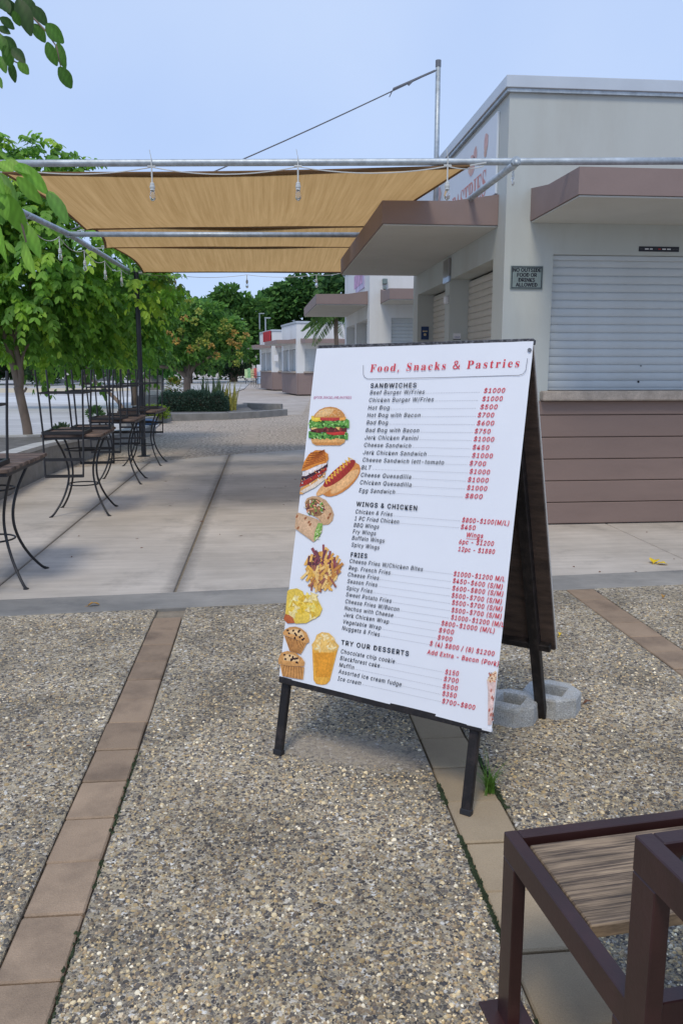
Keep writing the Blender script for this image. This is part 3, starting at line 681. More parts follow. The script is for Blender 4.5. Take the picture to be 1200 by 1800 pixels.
     ((75,30,30),(0.0348,0.3335,0.0301,0.3346,0.0229,0.3319,0.0204,0.3281,0.0251,0.327,0.0324,0.3296)),
     ((140,60,55),(0.0523,0.3358,0.0482,0.3331,0.0465,0.3268,0.0488,0.3233,0.0529,0.326,0.0547,0.3322)),
     ((160,70,60),(0.076,0.3195,0.0773,0.3156,0.0836,0.3126,0.0885,0.3135,0.0872,0.3174,0.081,0.3204)),
     ((75,30,30),(0.08,0.3292,0.0809,0.3252,0.0868,0.3217,0.0918,0.3222,0.0908,0.3262,0.0849,0.3297)),
     ((75,30,30),(0.0438,0.3168,0.0464,0.3134,0.0536,0.312,0.0583,0.314,0.0557,0.3173,0.0484,0.3188)),
     ((240,205,130),(0.0137,0.3128,0.0512,0.3075,0.0734,0.3115,0.0238,0.3262)),
     ((240,190,110),(0.1236,0.3081,0.1571,0.3029,0.1523,0.3253)),
     ((105,165,72),(0.0065,0.2928,0.0137,0.2817,0.0241,0.2935,0.0313,0.2831,0.04,0.283,0.0498,0.2916,0.0584,0.2911,0.0659,0.2835,0.075,0.2874,0.0834,0.2862,0.0923,0.2891,0.0999,0.2823,0.1094,0.2901,0.1182,0.2921,0.1261,0.2883,0.1348,0.2908,0.1432,0.2909,0.1506,0.2838,0.1597,0.2895,0.1679,0.2891,0.1758,0.2859,0.1832,0.2798,0.1923,0.286,0.1963,0.316,0.1871,0.3087,0.1795,0.3131,0.1716,0.3164,0.1629,0.3129,0.1536,0.3061,0.1463,0.3137,0.1373,0.3092,0.13,0.3169,0.1213,0.3147,0.1122,0.3104,0.1048,0.318,0.0959,0.3148,0.0869,0.3114,0.0792,0.3178,0.0708,0.3187,0.0622,0.319,0.0536,0.319,0.0446,0.3164,0.0361,0.3171,0.0272,0.3161,0.0184,0.3154,0.0105,0.3214)),
     ((45,85,35),(0.0703,0.2933,0.0673,0.2904,0.067,0.2849,0.0696,0.2822,0.0726,0.2851,0.0729,0.2906)),
     ((60,110,45),(0.1309,0.2907,0.1288,0.2876,0.1296,0.2823,0.1324,0.2802,0.1345,0.2832,0.1337,0.2885)),
     ((150,200,110),(0.1308,0.2942,0.1268,0.2911,0.1256,0.2845,0.1283,0.2811,0.1322,0.2842,0.1334,0.2907)),
     ((150,200,110),(0.017,0.2946,0.0169,0.291,0.0208,0.2892,0.0248,0.291,0.0249,0.2946,0.021,0.2964)),
     ((85,140,60),(0.0098,0.3094,0.0088,0.3068,0.011,0.3039,0.0142,0.3036,0.0151,0.3062,0.0129,0.3091)),
     ((180,215,140),(0.1555,0.2926,0.1531,0.2949,0.1481,0.2946,0.1455,0.292,0.148,0.2897,0.153,0.29)),
     ((85,140,60),(0.0944,0.2915,0.0915,0.289,0.0915,0.2842,0.0943,0.2821,0.0971,0.2846,0.0972,0.2894)),
     ((180,215,140),(0.1527,0.3039,0.1502,0.3056,0.145,0.3055,0.1423,0.3036,0.1447,0.3019,0.15,0.302)),
     ((180,215,140),(0.1688,0.2967,0.1669,0.2934,0.1683,0.288,0.1714,0.2859,0.1733,0.2892,0.1719,0.2946)),
     ((85,140,60),(0.071,0.3034,0.0688,0.3056,0.0643,0.3053,0.062,0.3029,0.0642,0.3006,0.0687,0.3009)),
     ((60,110,45),(0.1209,0.3078,0.1165,0.3072,0.1123,0.3031,0.1123,0.2995,0.1166,0.3,0.1209,0.3042)),
     ((180,215,140),(0.1252,0.308,0.1208,0.3077,0.1142,0.304,0.112,0.3005,0.1165,0.3008,0.1231,0.3046)),
     ((150,200,110),(0.1459,0.3037,0.1431,0.305,0.1403,0.3035,0.1403,0.3007,0.143,0.2994,0.1459,0.3009)),
     ((45,85,35),(0.0566,0.3121,0.0526,0.3129,0.0499,0.3105,0.0511,0.3073,0.0551,0.3065,0.0578,0.3089)),
     ((150,200,110),(0.1034,0.29,0.1058,0.287,0.1124,0.2859,0.1164,0.2879,0.114,0.291,0.1075,0.292)),
     ((85,140,60),(0.1416,0.3119,0.1397,0.3089,0.1403,0.3036,0.1429,0.3013,0.1449,0.3043,0.1442,0.3096)),
     ((60,110,45),(0.1454,0.3085,0.1408,0.3099,0.1341,0.3072,0.132,0.3031,0.1367,0.3017,0.1434,0.3044)),
     ((85,140,60),(0.0126,0.2892,0.0128,0.2857,0.0165,0.2845,0.02,0.2867,0.0198,0.2902,0.0162,0.2914)),
     ((60,110,45),(0.1393,0.3063,0.1352,0.3061,0.1288,0.3028,0.1266,0.2998,0.1307,0.3,0.1371,0.3033)),
     ((180,215,140),(0.081,0.3068,0.0776,0.3052,0.0754,0.3007,0.0766,0.2978,0.08,0.2995,0.0822,0.3039)),
     ((60,110,45),(0.159,0.3067,0.1565,0.3073,0.1536,0.3057,0.1533,0.3034,0.1558,0.3028,0.1586,0.3045)),
     ((45,85,35),(0.0789,0.3157,0.0742,0.3139,0.0702,0.3081,0.0709,0.304,0.0756,0.3058,0.0796,0.3117)),
     ((60,110,45),(0.1307,0.3115,0.1319,0.3091,0.1358,0.3084,0.1385,0.31,0.1373,0.3124,0.1334,0.3132)),
     ((45,85,35),(0.0147,0.2931,0.0107,0.293,0.0075,0.2899,0.0084,0.2867,0.0124,0.2867,0.0155,0.2899)),
     ((60,110,45),(0.0972,0.2897,0.0932,0.289,0.0909,0.2854,0.0926,0.2826,0.0965,0.2833,0.0988,0.2869)),
     ((180,215,140),(0.1802,0.3041,0.1795,0.3016,0.1814,0.2981,0.184,0.297,0.1847,0.2995,0.1828,0.3031)),
     ((85,140,60),(0.0225,0.3107,0.0185,0.3119,0.0117,0.3101,0.009,0.3071,0.013,0.3059,0.0197,0.3077)),
     ((150,200,110),(0.1111,0.2889,0.1096,0.2868,0.1108,0.2841,0.1134,0.2835,0.1149,0.2856,0.1137,0.2883)),
     ((150,200,110),(0.0389,0.3078,0.0377,0.3043,0.0406,0.3,0.0448,0.2992,0.046,0.3027,0.0431,0.307)),
     ((45,85,35),(0.0815,0.2938,0.0778,0.2952,0.0719,0.2933,0.0699,0.29,0.0737,0.2886,0.0795,0.2905)),
     ((85,140,60),(0.0639,0.2999,0.0605,0.3012,0.0561,0.2993,0.0551,0.2961,0.0585,0.2948,0.0629,0.2967)),
     ((45,85,35),(0.1754,0.3114,0.1713,0.3104,0.1675,0.306,0.1678,0.3025,0.172,0.3034,0.1758,0.3079)),
     ((60,110,45),(0.064,0.3034,0.0647,0.3003,0.0693,0.2976,0.0732,0.2981,0.0725,0.3012,0.0679,0.3039)),
     ((60,110,45),(0.1006,0.3099,0.0976,0.3113,0.0945,0.3097,0.0942,0.3068,0.0972,0.3054,0.1004,0.307)),
     ((150,200,110),(0.0312,0.3097,0.032,0.3068,0.0363,0.3035,0.0399,0.303,0.0392,0.306,0.0348,0.3093)),
     ((45,85,35),(0.1379,0.2886,0.1338,0.2886,0.1272,0.2857,0.1248,0.2827,0.1289,0.2826,0.1355,0.2855)),
     ((85,140,60),(0.0214,0.3061,0.0182,0.3034,0.0161,0.2972,0.0174,0.2938,0.0206,0.2966,0.0226,0.3027)),
     ((150,200,110),(0.1001,0.3073,0.1007,0.3051,0.1037,0.3039,0.1063,0.3049,0.1058,0.3071,0.1027,0.3083)),
     ((180,215,140),(0.0174,0.3029,0.0133,0.3052,0.0058,0.304,0.0023,0.3005,0.0065,0.2983,0.014,0.2995)),
     ((60,110,45),(0.1349,0.31,0.131,0.3098,0.1248,0.3066,0.1226,0.3037,0.1266,0.304,0.1327,0.3071)),
     ((150,200,110),(0.1433,0.2907,0.1461,0.2872,0.1533,0.2862,0.1578,0.2886,0.1551,0.292,0.1479,0.2931)),
     ((45,85,35),(0.1709,0.3112,0.1679,0.3131,0.1623,0.3123,0.1597,0.3096,0.1627,0.3077,0.1683,0.3085)),
     ((150,200,110),(0.1222,0.3085,0.1193,0.3058,0.1191,0.3006,0.1218,0.2981,0.1247,0.3008,0.1249,0.306)),
     ((85,140,60),(0.0183,0.3014,0.0176,0.299,0.0199,0.2965,0.0227,0.2963,0.0234,0.2987,0.0211,0.3012)),
     ((45,85,35),(0.0999,0.3069,0.0971,0.3049,0.0973,0.3017,0.1003,0.3005,0.1032,0.3024,0.103,0.3056)),
     ((180,215,140),(0.0238,0.317,0.0204,0.3152,0.0202,0.3118,0.0234,0.3103,0.0269,0.312,0.0271,0.3154)),
     ((235,205,70),(0.0144,0.2711,0.0239,0.27,0.0338,0.2718,0.0427,0.2673,0.0524,0.2683,0.062,0.2687,0.0654,0.2927,0.0555,0.29,0.0463,0.293,0.0368,0.2933,0.0269,0.2912,0.0169,0.2884)),
     ((195,70,60),(0.0567,0.2692,0.0708,0.2709,0.0842,0.2675,0.0981,0.2687,0.1117,0.2684,0.1254,0.2683,0.139,0.2686,0.1526,0.2695,0.1547,0.2851,0.1412,0.2853,0.1282,0.2891,0.1146,0.2889,0.1008,0.2885,0.087,0.288,0.0733,0.2886,0.0592,0.2873)),
     ((240,170,80),(0.1471,0.2676,0.1764,0.2715,0.1756,0.2848,0.1498,0.2875)),
     ((214,150,82),(0.0241,0.2772,0.0313,0.2626,0.0481,0.2465,0.0737,0.2363,0.1001,0.2333,0.1271,0.2366,0.1522,0.2475,0.1682,0.2615,0.1742,0.2747)),
     ((236,190,128),(0.0312,0.2739,0.0415,0.2579,0.0589,0.2463,0.085,0.2402,0.1171,0.2412,0.1093,0.2614,0.0734,0.2732)),
     ((245,220,175),(0.1361,0.2459,0.1348,0.247,0.1324,0.2466,0.1322,0.2453,0.1345,0.2449)),
     ((245,220,175),(0.0508,0.249,0.0495,0.2501,0.047,0.2497,0.0468,0.2484,0.0492,0.2479)),
     ((245,220,175),(0.1421,0.2599,0.1408,0.261,0.1384,0.2607,0.1382,0.2593,0.1405,0.2589)),
     ((245,220,175),(0.0627,0.2551,0.0614,0.2562,0.0589,0.2558,0.0587,0.2545,0.0611,0.2541)),
     ((245,220,175),(0.1493,0.2501,0.148,0.2512,0.1456,0.2508,0.1454,0.2495,0.1477,0.249)),
     ((245,220,175),(0.0979,0.2428,0.0965,0.2439,0.0941,0.2435,0.0939,0.2422,0.0962,0.2417)),
     ((245,220,175),(0.1481,0.267,0.1468,0.2681,0.1444,0.2677,0.1442,0.2664,0.1465,0.2659)),
     ((245,220,175),(0.1165,0.2465,0.1152,0.2476,0.1128,0.2472,0.1126,0.2459,0.1149,0.2455)),
     ((245,220,175),(0.1432,0.252,0.1419,0.2531,0.1395,0.2527,0.1393,0.2514,0.1416,0.251)),
     ((245,220,175),(0.1131,0.2528,0.1117,0.2539,0.1093,0.2535,0.1091,0.2522,0.1114,0.2518)),
     ((245,220,175),(0.114,0.2697,0.1127,0.2708,0.1103,0.2704,0.1101,0.2691,0.1124,0.2686)),
     ((245,220,175),(0.0898,0.2568,0.0885,0.2579,0.0861,0.2575,0.0859,0.2562,0.0882,0.2557)),
     ((245,220,175),(0.0779,0.2429,0.0766,0.244,0.0741,0.2436,0.074,0.2423,0.0763,0.2419)),
     ((245,220,175),(0.0615,0.2541,0.0602,0.2552,0.0577,0.2548,0.0575,0.2535,0.0599,0.253)),
     ((245,220,175),(0.0839,0.2465,0.0826,0.2476,0.0801,0.2472,0.08,0.2459,0.0823,0.2454)),
     ((245,220,175),(0.116,0.2425,0.1147,0.2436,0.1123,0.2432,0.1121,0.2419,0.1144,0.2415)),
     ((245,220,175),(0.0657,0.2531,0.0643,0.2541,0.0619,0.2538,0.0617,0.2524,0.064,0.252)),
     ((245,220,175),(0.0999,0.2678,0.0986,0.2689,0.0961,0.2685,0.0959,0.2672,0.0983,0.2667)),
     ((245,220,175),(0.0553,0.2524,0.054,0.2534,0.0515,0.2531,0.0513,0.2517,0.0537,0.2513)),
     ((245,220,175),(0.0514,0.2534,0.05,0.2545,0.0476,0.2541,0.0474,0.2528,0.0497,0.2523)),
     ((245,220,175),(0.0646,0.2524,0.0633,0.2535,0.0608,0.2531,0.0606,0.2518,0.063,0.2514)),
     ((245,220,175),(0.1058,0.2579,0.1045,0.259,0.1021,0.2586,0.1019,0.2573,0.1042,0.2569)),
     ((245,220,175),(0.0499,0.2467,0.0485,0.2478,0.046,0.2474,0.0458,0.2461,0.0482,0.2456)),
     ((245,220,175),(0.0918,0.2573,0.0904,0.2584,0.088,0.258,0.0878,0.2567,0.0901,0.2562)),
     ((245,220,175),(0.1237,0.2439,0.1224,0.245,0.12,0.2446,0.1198,0.2433,0.1221,0.2428)),
     ((245,220,175),(0.0508,0.2458,0.0494,0.2469,0.0469,0.2465,0.0467,0.2451,0.0491,0.2447)),
     ((245,220,175),(0.0898,0.252,0.0885,0.2531,0.086,0.2527,0.0858,0.2514,0.0882,0.251)),
     ((245,220,175),(0.1416,0.2531,0.1403,0.2542,0.1379,0.2538,0.1377,0.2525,0.14,0.252)),
     ((245,220,175),(0.0855,0.2508,0.0842,0.2519,0.0817,0.2516,0.0816,0.2502,0.0839,0.2498)),
     ((245,220,175),(0.1307,0.2679,0.1294,0.2689,0.1269,0.2686,0.1268,0.2673,0.1291,0.2668)),
     ((245,220,175),(0.124,0.265,0.1227,0.2661,0.1203,0.2657,0.1201,0.2644,0.1224,0.264)),
     ((245,220,175),(0.079,0.2529,0.0777,0.254,0.0752,0.2536,0.075,0.2523,0.0774,0.2519)),
     ((245,220,175),(0.0967,0.2437,0.0953,0.2448,0.0929,0.2444,0.0927,0.2431,0.095,0.2427)),
     ((245,220,175),(0.098,0.271,0.0967,0.2721,0.0942,0.2717,0.0941,0.2704,0.0964,0.27)),
     ((245,220,175),(0.0815,0.2484,0.0801,0.2495,0.0777,0.2491,0.0775,0.2478,0.0798,0.2474)),
     ((245,220,175),(0.1355,0.2459,0.1342,0.247,0.1318,0.2466,0.1316,0.2453,0.1339,0.2448)),
     ((245,220,175),(0.0877,0.2452,0.0864,0.2463,0.0839,0.2459,0.0838,0.2446,0.0861,0.2442)),
     ((245,220,175),(0.1013,0.257,0.1,0.2581,0.0976,0.2577,0.0974,0.2564,0.0997,0.2559)),
     ((245,220,175),(0.1295,0.2654,0.1281,0.2665,0.1257,0.2661,0.1256,0.2648,0.1279,0.2644)),
     ((245,220,175),(0.1184,0.2596,0.1171,0.2607,0.1146,0.2603,0.1145,0.259,0.1168,0.2585)),
    ],
    'panini_picture': [
     ((225,165,95),(-0.0003,0.5837,0.0017,0.5586,0.0502,0.533,0.1044,0.4963,0.1111,0.487,0.1092,0.5117,0.0527,0.5508,0.0134,0.5827)),
     ((170,50,40),(-0.0039,0.5544,-0.0015,0.5361,0.0572,0.5056,0.111,0.467,0.1155,0.4801,0.0796,0.5111,0.0298,0.5433)),
     ((70,40,50),(-0.0035,0.5339,0.0032,0.5109,0.075,0.4777,0.1132,0.4446,0.1174,0.4667,0.067,0.4983)),
     ((235,225,220),(0.0004,0.511,0.0164,0.4875,0.0731,0.4644,0.1132,0.4446,0.1124,0.458,0.0756,0.4822,0.0196,0.51)),
     ((232,215,195),(0.0009,0.5722,0.0515,0.5419,0.1083,0.505,0.1128,0.5181,0.0692,0.5521,0.0182,0.5779)),
     ((222,140,55),(-0.0041,0.4908,0.0034,0.4541,0.0211,0.4238,0.0514,0.4059,0.0863,0.4046,0.1122,0.4178,0.1176,0.4377,0.1092,0.4537,0.0677,0.4646,0.0219,0.4872)),
     ((175,90,30),(0.0001,0.4815,0.0196,0.4715,0.1076,0.4426,0.1071,0.4386,0.019,0.467,0.0006,0.477)),
     ((175,90,30),(0.0047,0.4713,0.0293,0.463,0.1056,0.4363,0.105,0.4323,0.0287,0.4585,0.0052,0.4667)),
     ((175,90,30),(0.0094,0.4611,0.039,0.4546,0.1035,0.43,0.103,0.426,0.0383,0.4501,0.0098,0.4565)),
     ((175,90,30),(0.014,0.4509,0.0486,0.4462,0.1015,0.4237,0.1009,0.4197,0.0479,0.4418,0.0144,0.4463)),
     ((175,90,30),(0.0186,0.4407,0.0581,0.4379,0.0994,0.4174,0.0989,0.4134,0.0575,0.4334,0.019,0.4362)),
     ((175,90,30),(0.0232,0.4305,0.0677,0.4296,0.0974,0.4111,0.0968,0.4071,0.0671,0.4251,0.0236,0.426)),
     ((175,90,30),(0.0278,0.4204,0.0772,0.4213,0.0953,0.4047,0.0948,0.4007,0.0766,0.4168,0.0282,0.4158)),
     ((60,50,60),(0.0839,0.4872,0.081,0.4849,0.0813,0.4809,0.0844,0.4806,0.086,0.4846)),
     ((60,50,60),(0.0493,0.5199,0.0478,0.5168,0.0502,0.5134,0.0533,0.5143,0.0527,0.5183)),
     ((215,150,80),(0.0894,0.4715,0.0883,0.4684,0.0911,0.4652,0.094,0.4664,0.0929,0.4703)),
     ((120,40,40),(0.0584,0.5272,0.0545,0.527,0.0515,0.5236,0.0536,0.5217,0.0579,0.524)),
     ((60,50,60),(0.0374,0.5084,0.0346,0.5059,0.0353,0.5019,0.0385,0.5019,0.0398,0.5059)),
     ((60,50,60),(0.0827,0.5109,0.0846,0.5082,0.0895,0.5078,0.0905,0.5103,0.0864,0.5122)),
     ((250,245,240),(0.0813,0.4945,0.0783,0.4923,0.0785,0.4882,0.0816,0.4879,0.0833,0.4918)),
     ((120,40,40),(0.0862,0.5082,0.0823,0.5082,0.079,0.505,0.081,0.503,0.0854,0.505)),
     ((60,50,60),(0.0931,0.494,0.0936,0.4909,0.0979,0.489,0.0999,0.4911,0.097,0.4942)),
     ((250,245,240),(0.1088,0.506,0.1049,0.5055,0.1023,0.502,0.1045,0.5003,0.1086,0.5027)),
     ((215,150,80),(0.0057,0.5303,0.0018,0.5296,-0.0005,0.5258,0.0021,0.5243,0.0059,0.5271)),
     ((215,150,80),(0.0914,0.5131,0.0889,0.5105,0.0901,0.5066,0.0932,0.5068,0.094,0.5109)),
     ((250,245,240),(0.0924,0.5031,0.0894,0.5051,0.0846,0.5041,0.0846,0.5015,0.0894,0.5009)),
     ((250,245,240),(0.0841,0.5077,0.0802,0.508,0.0766,0.5051,0.0783,0.5029,0.0829,0.5045)),
     ((120,40,40),(0.063,0.4952,0.0591,0.4958,0.0552,0.4931,0.0567,0.4908,0.0615,0.4921)),
     ((60,50,60),(0.052,0.4976,0.0538,0.4948,0.0587,0.4942,0.0599,0.4967,0.0558,0.4988)),
     ((120,40,40),(0.0392,0.5137,0.0355,0.5123,0.0342,0.5083,0.0371,0.5072,0.0401,0.5106)),
     ((250,245,240),(0.0835,0.5222,0.0797,0.5215,0.0774,0.5178,0.0799,0.5162,0.0837,0.519)),
     ((215,150,80),(0.0715,0.4944,0.0684,0.4963,0.0636,0.495,0.0638,0.4924,0.0687,0.492)),
     ((250,245,240),(0.0924,0.4712,0.0922,0.4679,0.0959,0.4654,0.0984,0.4671,0.0963,0.4707)),
     ((60,50,60),(0.0255,0.52,0.0223,0.5179,0.0222,0.5138,0.0254,0.5134,0.0274,0.5172)),
     ((250,245,240),(0.0434,0.5428,0.0429,0.5396,0.0465,0.5368,0.0491,0.5384,0.0472,0.5421)),
     ((60,50,60),(0.0907,0.5051,0.0909,0.5019,0.095,0.4999,0.0972,0.5018,0.0945,0.5051)),
     ((120,40,40),(0.0555,0.5083,0.0543,0.5051,0.0572,0.5019,0.0601,0.5031,0.0591,0.507)),
     ((60,50,60),(0.0189,0.5198,0.0155,0.518,0.0149,0.5139,0.0179,0.5132,0.0204,0.5168)),
     ((120,40,40),(0.0923,0.489,0.0898,0.4864,0.0908,0.4825,0.094,0.4827,0.0949,0.4867)),
     ((215,150,80),(0.0915,0.4836,0.089,0.481,0.0901,0.4771,0.0933,0.4773,0.0941,0.4813)),
     ((215,150,80),(0.043,0.5223,0.044,0.5192,0.0486,0.5177,0.0504,0.52,0.047,0.5228)),
     ((120,40,40),(0.0916,0.5062,0.0881,0.5075,0.0837,0.5056,0.0844,0.5031,0.0893,0.5034)),
     ((60,50,60),(0.1028,0.5119,0.1015,0.5088,0.1043,0.5056,0.1072,0.5067,0.1062,0.5106)),
     ((120,40,40),(0.0749,0.4869,0.0711,0.4876,0.0671,0.485,0.0685,0.4827,0.0733,0.4838)),
     ((215,150,80),(0.0581,0.491,0.0574,0.4878,0.0608,0.485,0.0635,0.4864,0.0619,0.4902)),
     ((250,245,240),(0.0064,0.542,0.005,0.5389,0.0075,0.5354,0.0106,0.5364,0.0099,0.5405)),
     ((120,40,40),(0.0334,0.5424,0.033,0.5391,0.0367,0.5365,0.0393,0.5381,0.0373,0.5418)),
     ((215,150,80),(0.0173,0.5252,0.0135,0.5239,0.0121,0.5199,0.0149,0.5187,0.0181,0.522)),
     ((120,40,40),(0.0041,0.5386,0.0018,0.5358,0.0033,0.5319,0.0066,0.5323,0.007,0.5365)),
     ((120,40,40),(0.0797,0.5062,0.0788,0.503,0.0819,0.4999,0.0847,0.5013,0.0833,0.5051)),
     ((120,40,40),(0.0961,0.4938,0.0922,0.4939,0.0888,0.4908,0.0907,0.4888,0.0951,0.4906)),
     ((60,50,60),(0.0402,0.501,0.0363,0.5015,0.0325,0.4986,0.0341,0.4964,0.0388,0.4979)),
     ((215,150,80),(0.1003,0.4821,0.0983,0.4793,0.0999,0.4755,0.103,0.476,0.1033,0.4801)),
    ],
    'hot_dog_picture': [
     ((222,146,76),(0.2582,0.4525,0.2658,0.465,0.2657,0.4822,0.2579,0.5025,0.243,0.524,0.2226,0.5446,0.1984,0.5624,0.1727,0.5755,0.1482,0.5828,0.1271,0.5832,0.1118,0.5768,0.1038,0.5642,0.1038,0.5465,0.1121,0.5256,0.1275,0.5036,0.1487,0.4828,0.1733,0.4652,0.199,0.4525,0.2231,0.4458,0.2435,0.4459)),
     ((240,185,125),(0.2596,0.4728,0.2617,0.4818,0.255,0.4967,0.2404,0.5153,0.2202,0.5349,0.1972,0.5524,0.175,0.5652,0.157,0.5713,0.1461,0.5697,0.1439,0.5605,0.1509,0.5453,0.1658,0.5263,0.1865,0.5066,0.2095,0.4892,0.2315,0.4767,0.249,0.471)),
     ((236,180,120),(0.2103,0.4728,0.2111,0.4817,0.2021,0.4976,0.1846,0.518,0.1611,0.5399,0.135,0.5601,0.1104,0.5755,0.0911,0.5835,0.08,0.583,0.0791,0.5739,0.0884,0.5576,0.1065,0.5368,0.1305,0.5146,0.1566,0.4946,0.1809,0.4796,0.1997,0.472)),
     ((168,52,42),(0.2388,0.4373,0.2413,0.4459,0.2359,0.46,0.2232,0.4778,0.2046,0.4973,0.1824,0.5162,0.1591,0.5322,0.1375,0.5434,0.1204,0.5483,0.1098,0.5462,0.1071,0.5374,0.1128,0.523,0.1259,0.5048,0.145,0.485,0.1675,0.466,0.1908,0.4503,0.212,0.4395,0.2286,0.435)),
     ((200,90,70),(0.2222,0.439,0.218,0.4475,0.2008,0.4658,0.1748,0.4891,0.147,0.5112,0.1248,0.5262,0.1144,0.5298,0.1187,0.5211,0.1364,0.5024,0.1627,0.4789,0.1904,0.457,0.2121,0.4424)),
     ((240,185,65),(0.1183,0.5324,0.1102,0.5153,0.1184,0.5202,0.1264,0.5372)),
     ((240,185,65),(0.1102,0.5153,0.1302,0.521,0.1383,0.5259,0.1184,0.5202)),
     ((240,185,65),(0.1302,0.521,0.1221,0.504,0.1302,0.5089,0.1383,0.5259)),
     ((240,185,65),(0.1221,0.504,0.142,0.5097,0.1501,0.5146,0.1302,0.5089)),
     ((240,185,65),(0.142,0.5097,0.134,0.4928,0.1421,0.4976,0.1501,0.5146)),
     ((240,185,65),(0.134,0.4928,0.1538,0.4985,0.1618,0.5034,0.1421,0.4976)),
     ((240,185,65),(0.1538,0.4985,0.1458,0.4815,0.1539,0.4864,0.1618,0.5034)),
     ((240,185,65),(0.1458,0.4815,0.1656,0.4873,0.1736,0.4922,0.1539,0.4864)),
     ((240,185,65),(0.1656,0.4873,0.1576,0.4704,0.1656,0.4753,0.1736,0.4922)),
     ((240,185,65),(0.1576,0.4704,0.1773,0.4762,0.1852,0.481,0.1656,0.4753)),
     ((240,185,65),(0.1773,0.4762,0.1694,0.4592,0.1773,0.4641,0.1852,0.481)),
     ((240,185,65),(0.1694,0.4592,0.1889,0.4651,0.1969,0.4699,0.1773,0.4641)),
     ((240,185,65),(0.1889,0.4651,0.1811,0.4481,0.189,0.453,0.1969,0.4699)),
     ((240,185,65),(0.1811,0.4481,0.2005,0.454,0.2084,0.4589,0.189,0.453)),
     ((240,185,65),(0.2005,0.454,0.1927,0.4371,0.2006,0.442,0.2084,0.4589)),
     ((240,185,65),(0.1927,0.4371,0.2121,0.443,0.22,0.4479,0.2006,0.442)),
     ((240,185,65),(0.2121,0.443,0.2043,0.4261,0.2122,0.431,0.22,0.4479)),
     ((240,185,65),(0.2043,0.4261,0.2236,0.432,0.2315,0.4369,0.2122,0.431)),
    ],
    'wrap_picture': [
     ((212,172,130),(0.0291,0.6155,0.0374,0.5969,0.0605,0.5872,0.09,0.5851,0.1264,0.5973,0.1565,0.6238,0.1715,0.649,0.1686,0.6735,0.1525,0.6903,0.1293,0.6945,0.1022,0.6725,0.0564,0.6539)),
     ((150,110,70),(0.1225,0.6489,0.1122,0.6586,0.097,0.6638,0.0791,0.664,0.0612,0.6588,0.0461,0.6492,0.0362,0.6365,0.0329,0.6228,0.0369,0.6101,0.0475,0.6004,0.063,0.5952,0.081,0.5953,0.0988,0.6006,0.1136,0.6103,0.1233,0.6229,0.1264,0.6364)),
     ((235,160,120),(0.0436,0.6247,0.0473,0.6216,0.0561,0.6197,0.0612,0.6207,0.0575,0.6237,0.0487,0.6257)),
     ((235,160,120),(0.0865,0.6238,0.0823,0.6245,0.0755,0.6223,0.0728,0.6194,0.0771,0.6187,0.0839,0.6208)),
     ((230,215,190),(0.057,0.6174,0.0525,0.6137,0.0508,0.6054,0.0534,0.6008,0.0579,0.6045,0.0596,0.6128)),
     ((110,45,60),(0.0731,0.612,0.0696,0.6141,0.0636,0.613,0.0612,0.6099,0.0648,0.6078,0.0708,0.6088)),
     ((90,130,50),(0.069,0.6289,0.0652,0.6271,0.0613,0.6216,0.0612,0.618,0.0651,0.6198,0.069,0.6253)),
     ((235,160,120),(0.1066,0.6342,0.1027,0.6352,0.0975,0.633,0.0961,0.6298,0.1,0.6288,0.1052,0.631)),
     ((120,165,70),(0.0636,0.6207,0.0623,0.6175,0.0646,0.6129,0.0683,0.6116,0.0696,0.6148,0.0672,0.6193)),
     ((70,95,45),(0.0689,0.6132,0.0689,0.6086,0.0738,0.6022,0.0787,0.6003,0.0787,0.6048,0.0738,0.6113)),
     ((90,130,50),(0.1084,0.6368,0.1074,0.6332,0.1109,0.6293,0.1153,0.629,0.1162,0.6326,0.1127,0.6364)),
     ((230,215,190),(0.0615,0.6551,0.0567,0.6556,0.0511,0.6521,0.0503,0.6482,0.0551,0.6477,0.0607,0.6512)),
     ((110,45,60),(0.0614,0.6558,0.0584,0.6535,0.0566,0.648,0.0577,0.6449,0.0607,0.6472,0.0625,0.6526)),
     ((70,95,45),(0.0861,0.6105,0.081,0.6082,0.0752,0.601,0.0745,0.5962,0.0797,0.5986,0.0855,0.6057)),
     ((235,160,120),(0.0362,0.6244,0.0374,0.6216,0.0423,0.6195,0.0459,0.6202,0.0447,0.623,0.0398,0.6252)),
     ((235,160,120),(0.0892,0.6227,0.0849,0.6254,0.0763,0.6252,0.0719,0.6223,0.0763,0.6196,0.0849,0.6198)),
     ((110,45,60),(0.0703,0.611,0.0662,0.6098,0.0641,0.6055,0.066,0.6023,0.0702,0.6035,0.0723,0.6079)),
     ((230,215,190),(0.0449,0.6368,0.0393,0.637,0.0293,0.6344,0.0249,0.6315,0.0305,0.6313,0.0404,0.634)),
     ((70,95,45),(0.1141,0.6237,0.1158,0.6207,0.1213,0.6188,0.1251,0.62,0.1234,0.6229,0.118,0.6248)),
     ((230,215,190),(0.1009,0.6153,0.0994,0.6119,0.102,0.6075,0.1062,0.6066,0.1077,0.61,0.1051,0.6144)),
     ((120,165,70),(0.0872,0.6391,0.0836,0.6377,0.0803,0.633,0.0807,0.6297,0.0844,0.6312,0.0876,0.6359)),
     ((120,165,70),(0.0702,0.6308,0.0645,0.6304,0.0563,0.6257,0.0538,0.6213,0.0596,0.6217,0.0678,0.6265)),
     ((230,215,190),(0.1223,0.6464,0.1185,0.6485,0.1127,0.6472,0.1107,0.6437,0.1145,0.6416,0.1203,0.643)),
     ((235,160,120),(0.0449,0.6439,0.0475,0.6403,0.0551,0.6375,0.0602,0.6383,0.0576,0.642,0.05,0.6448)),
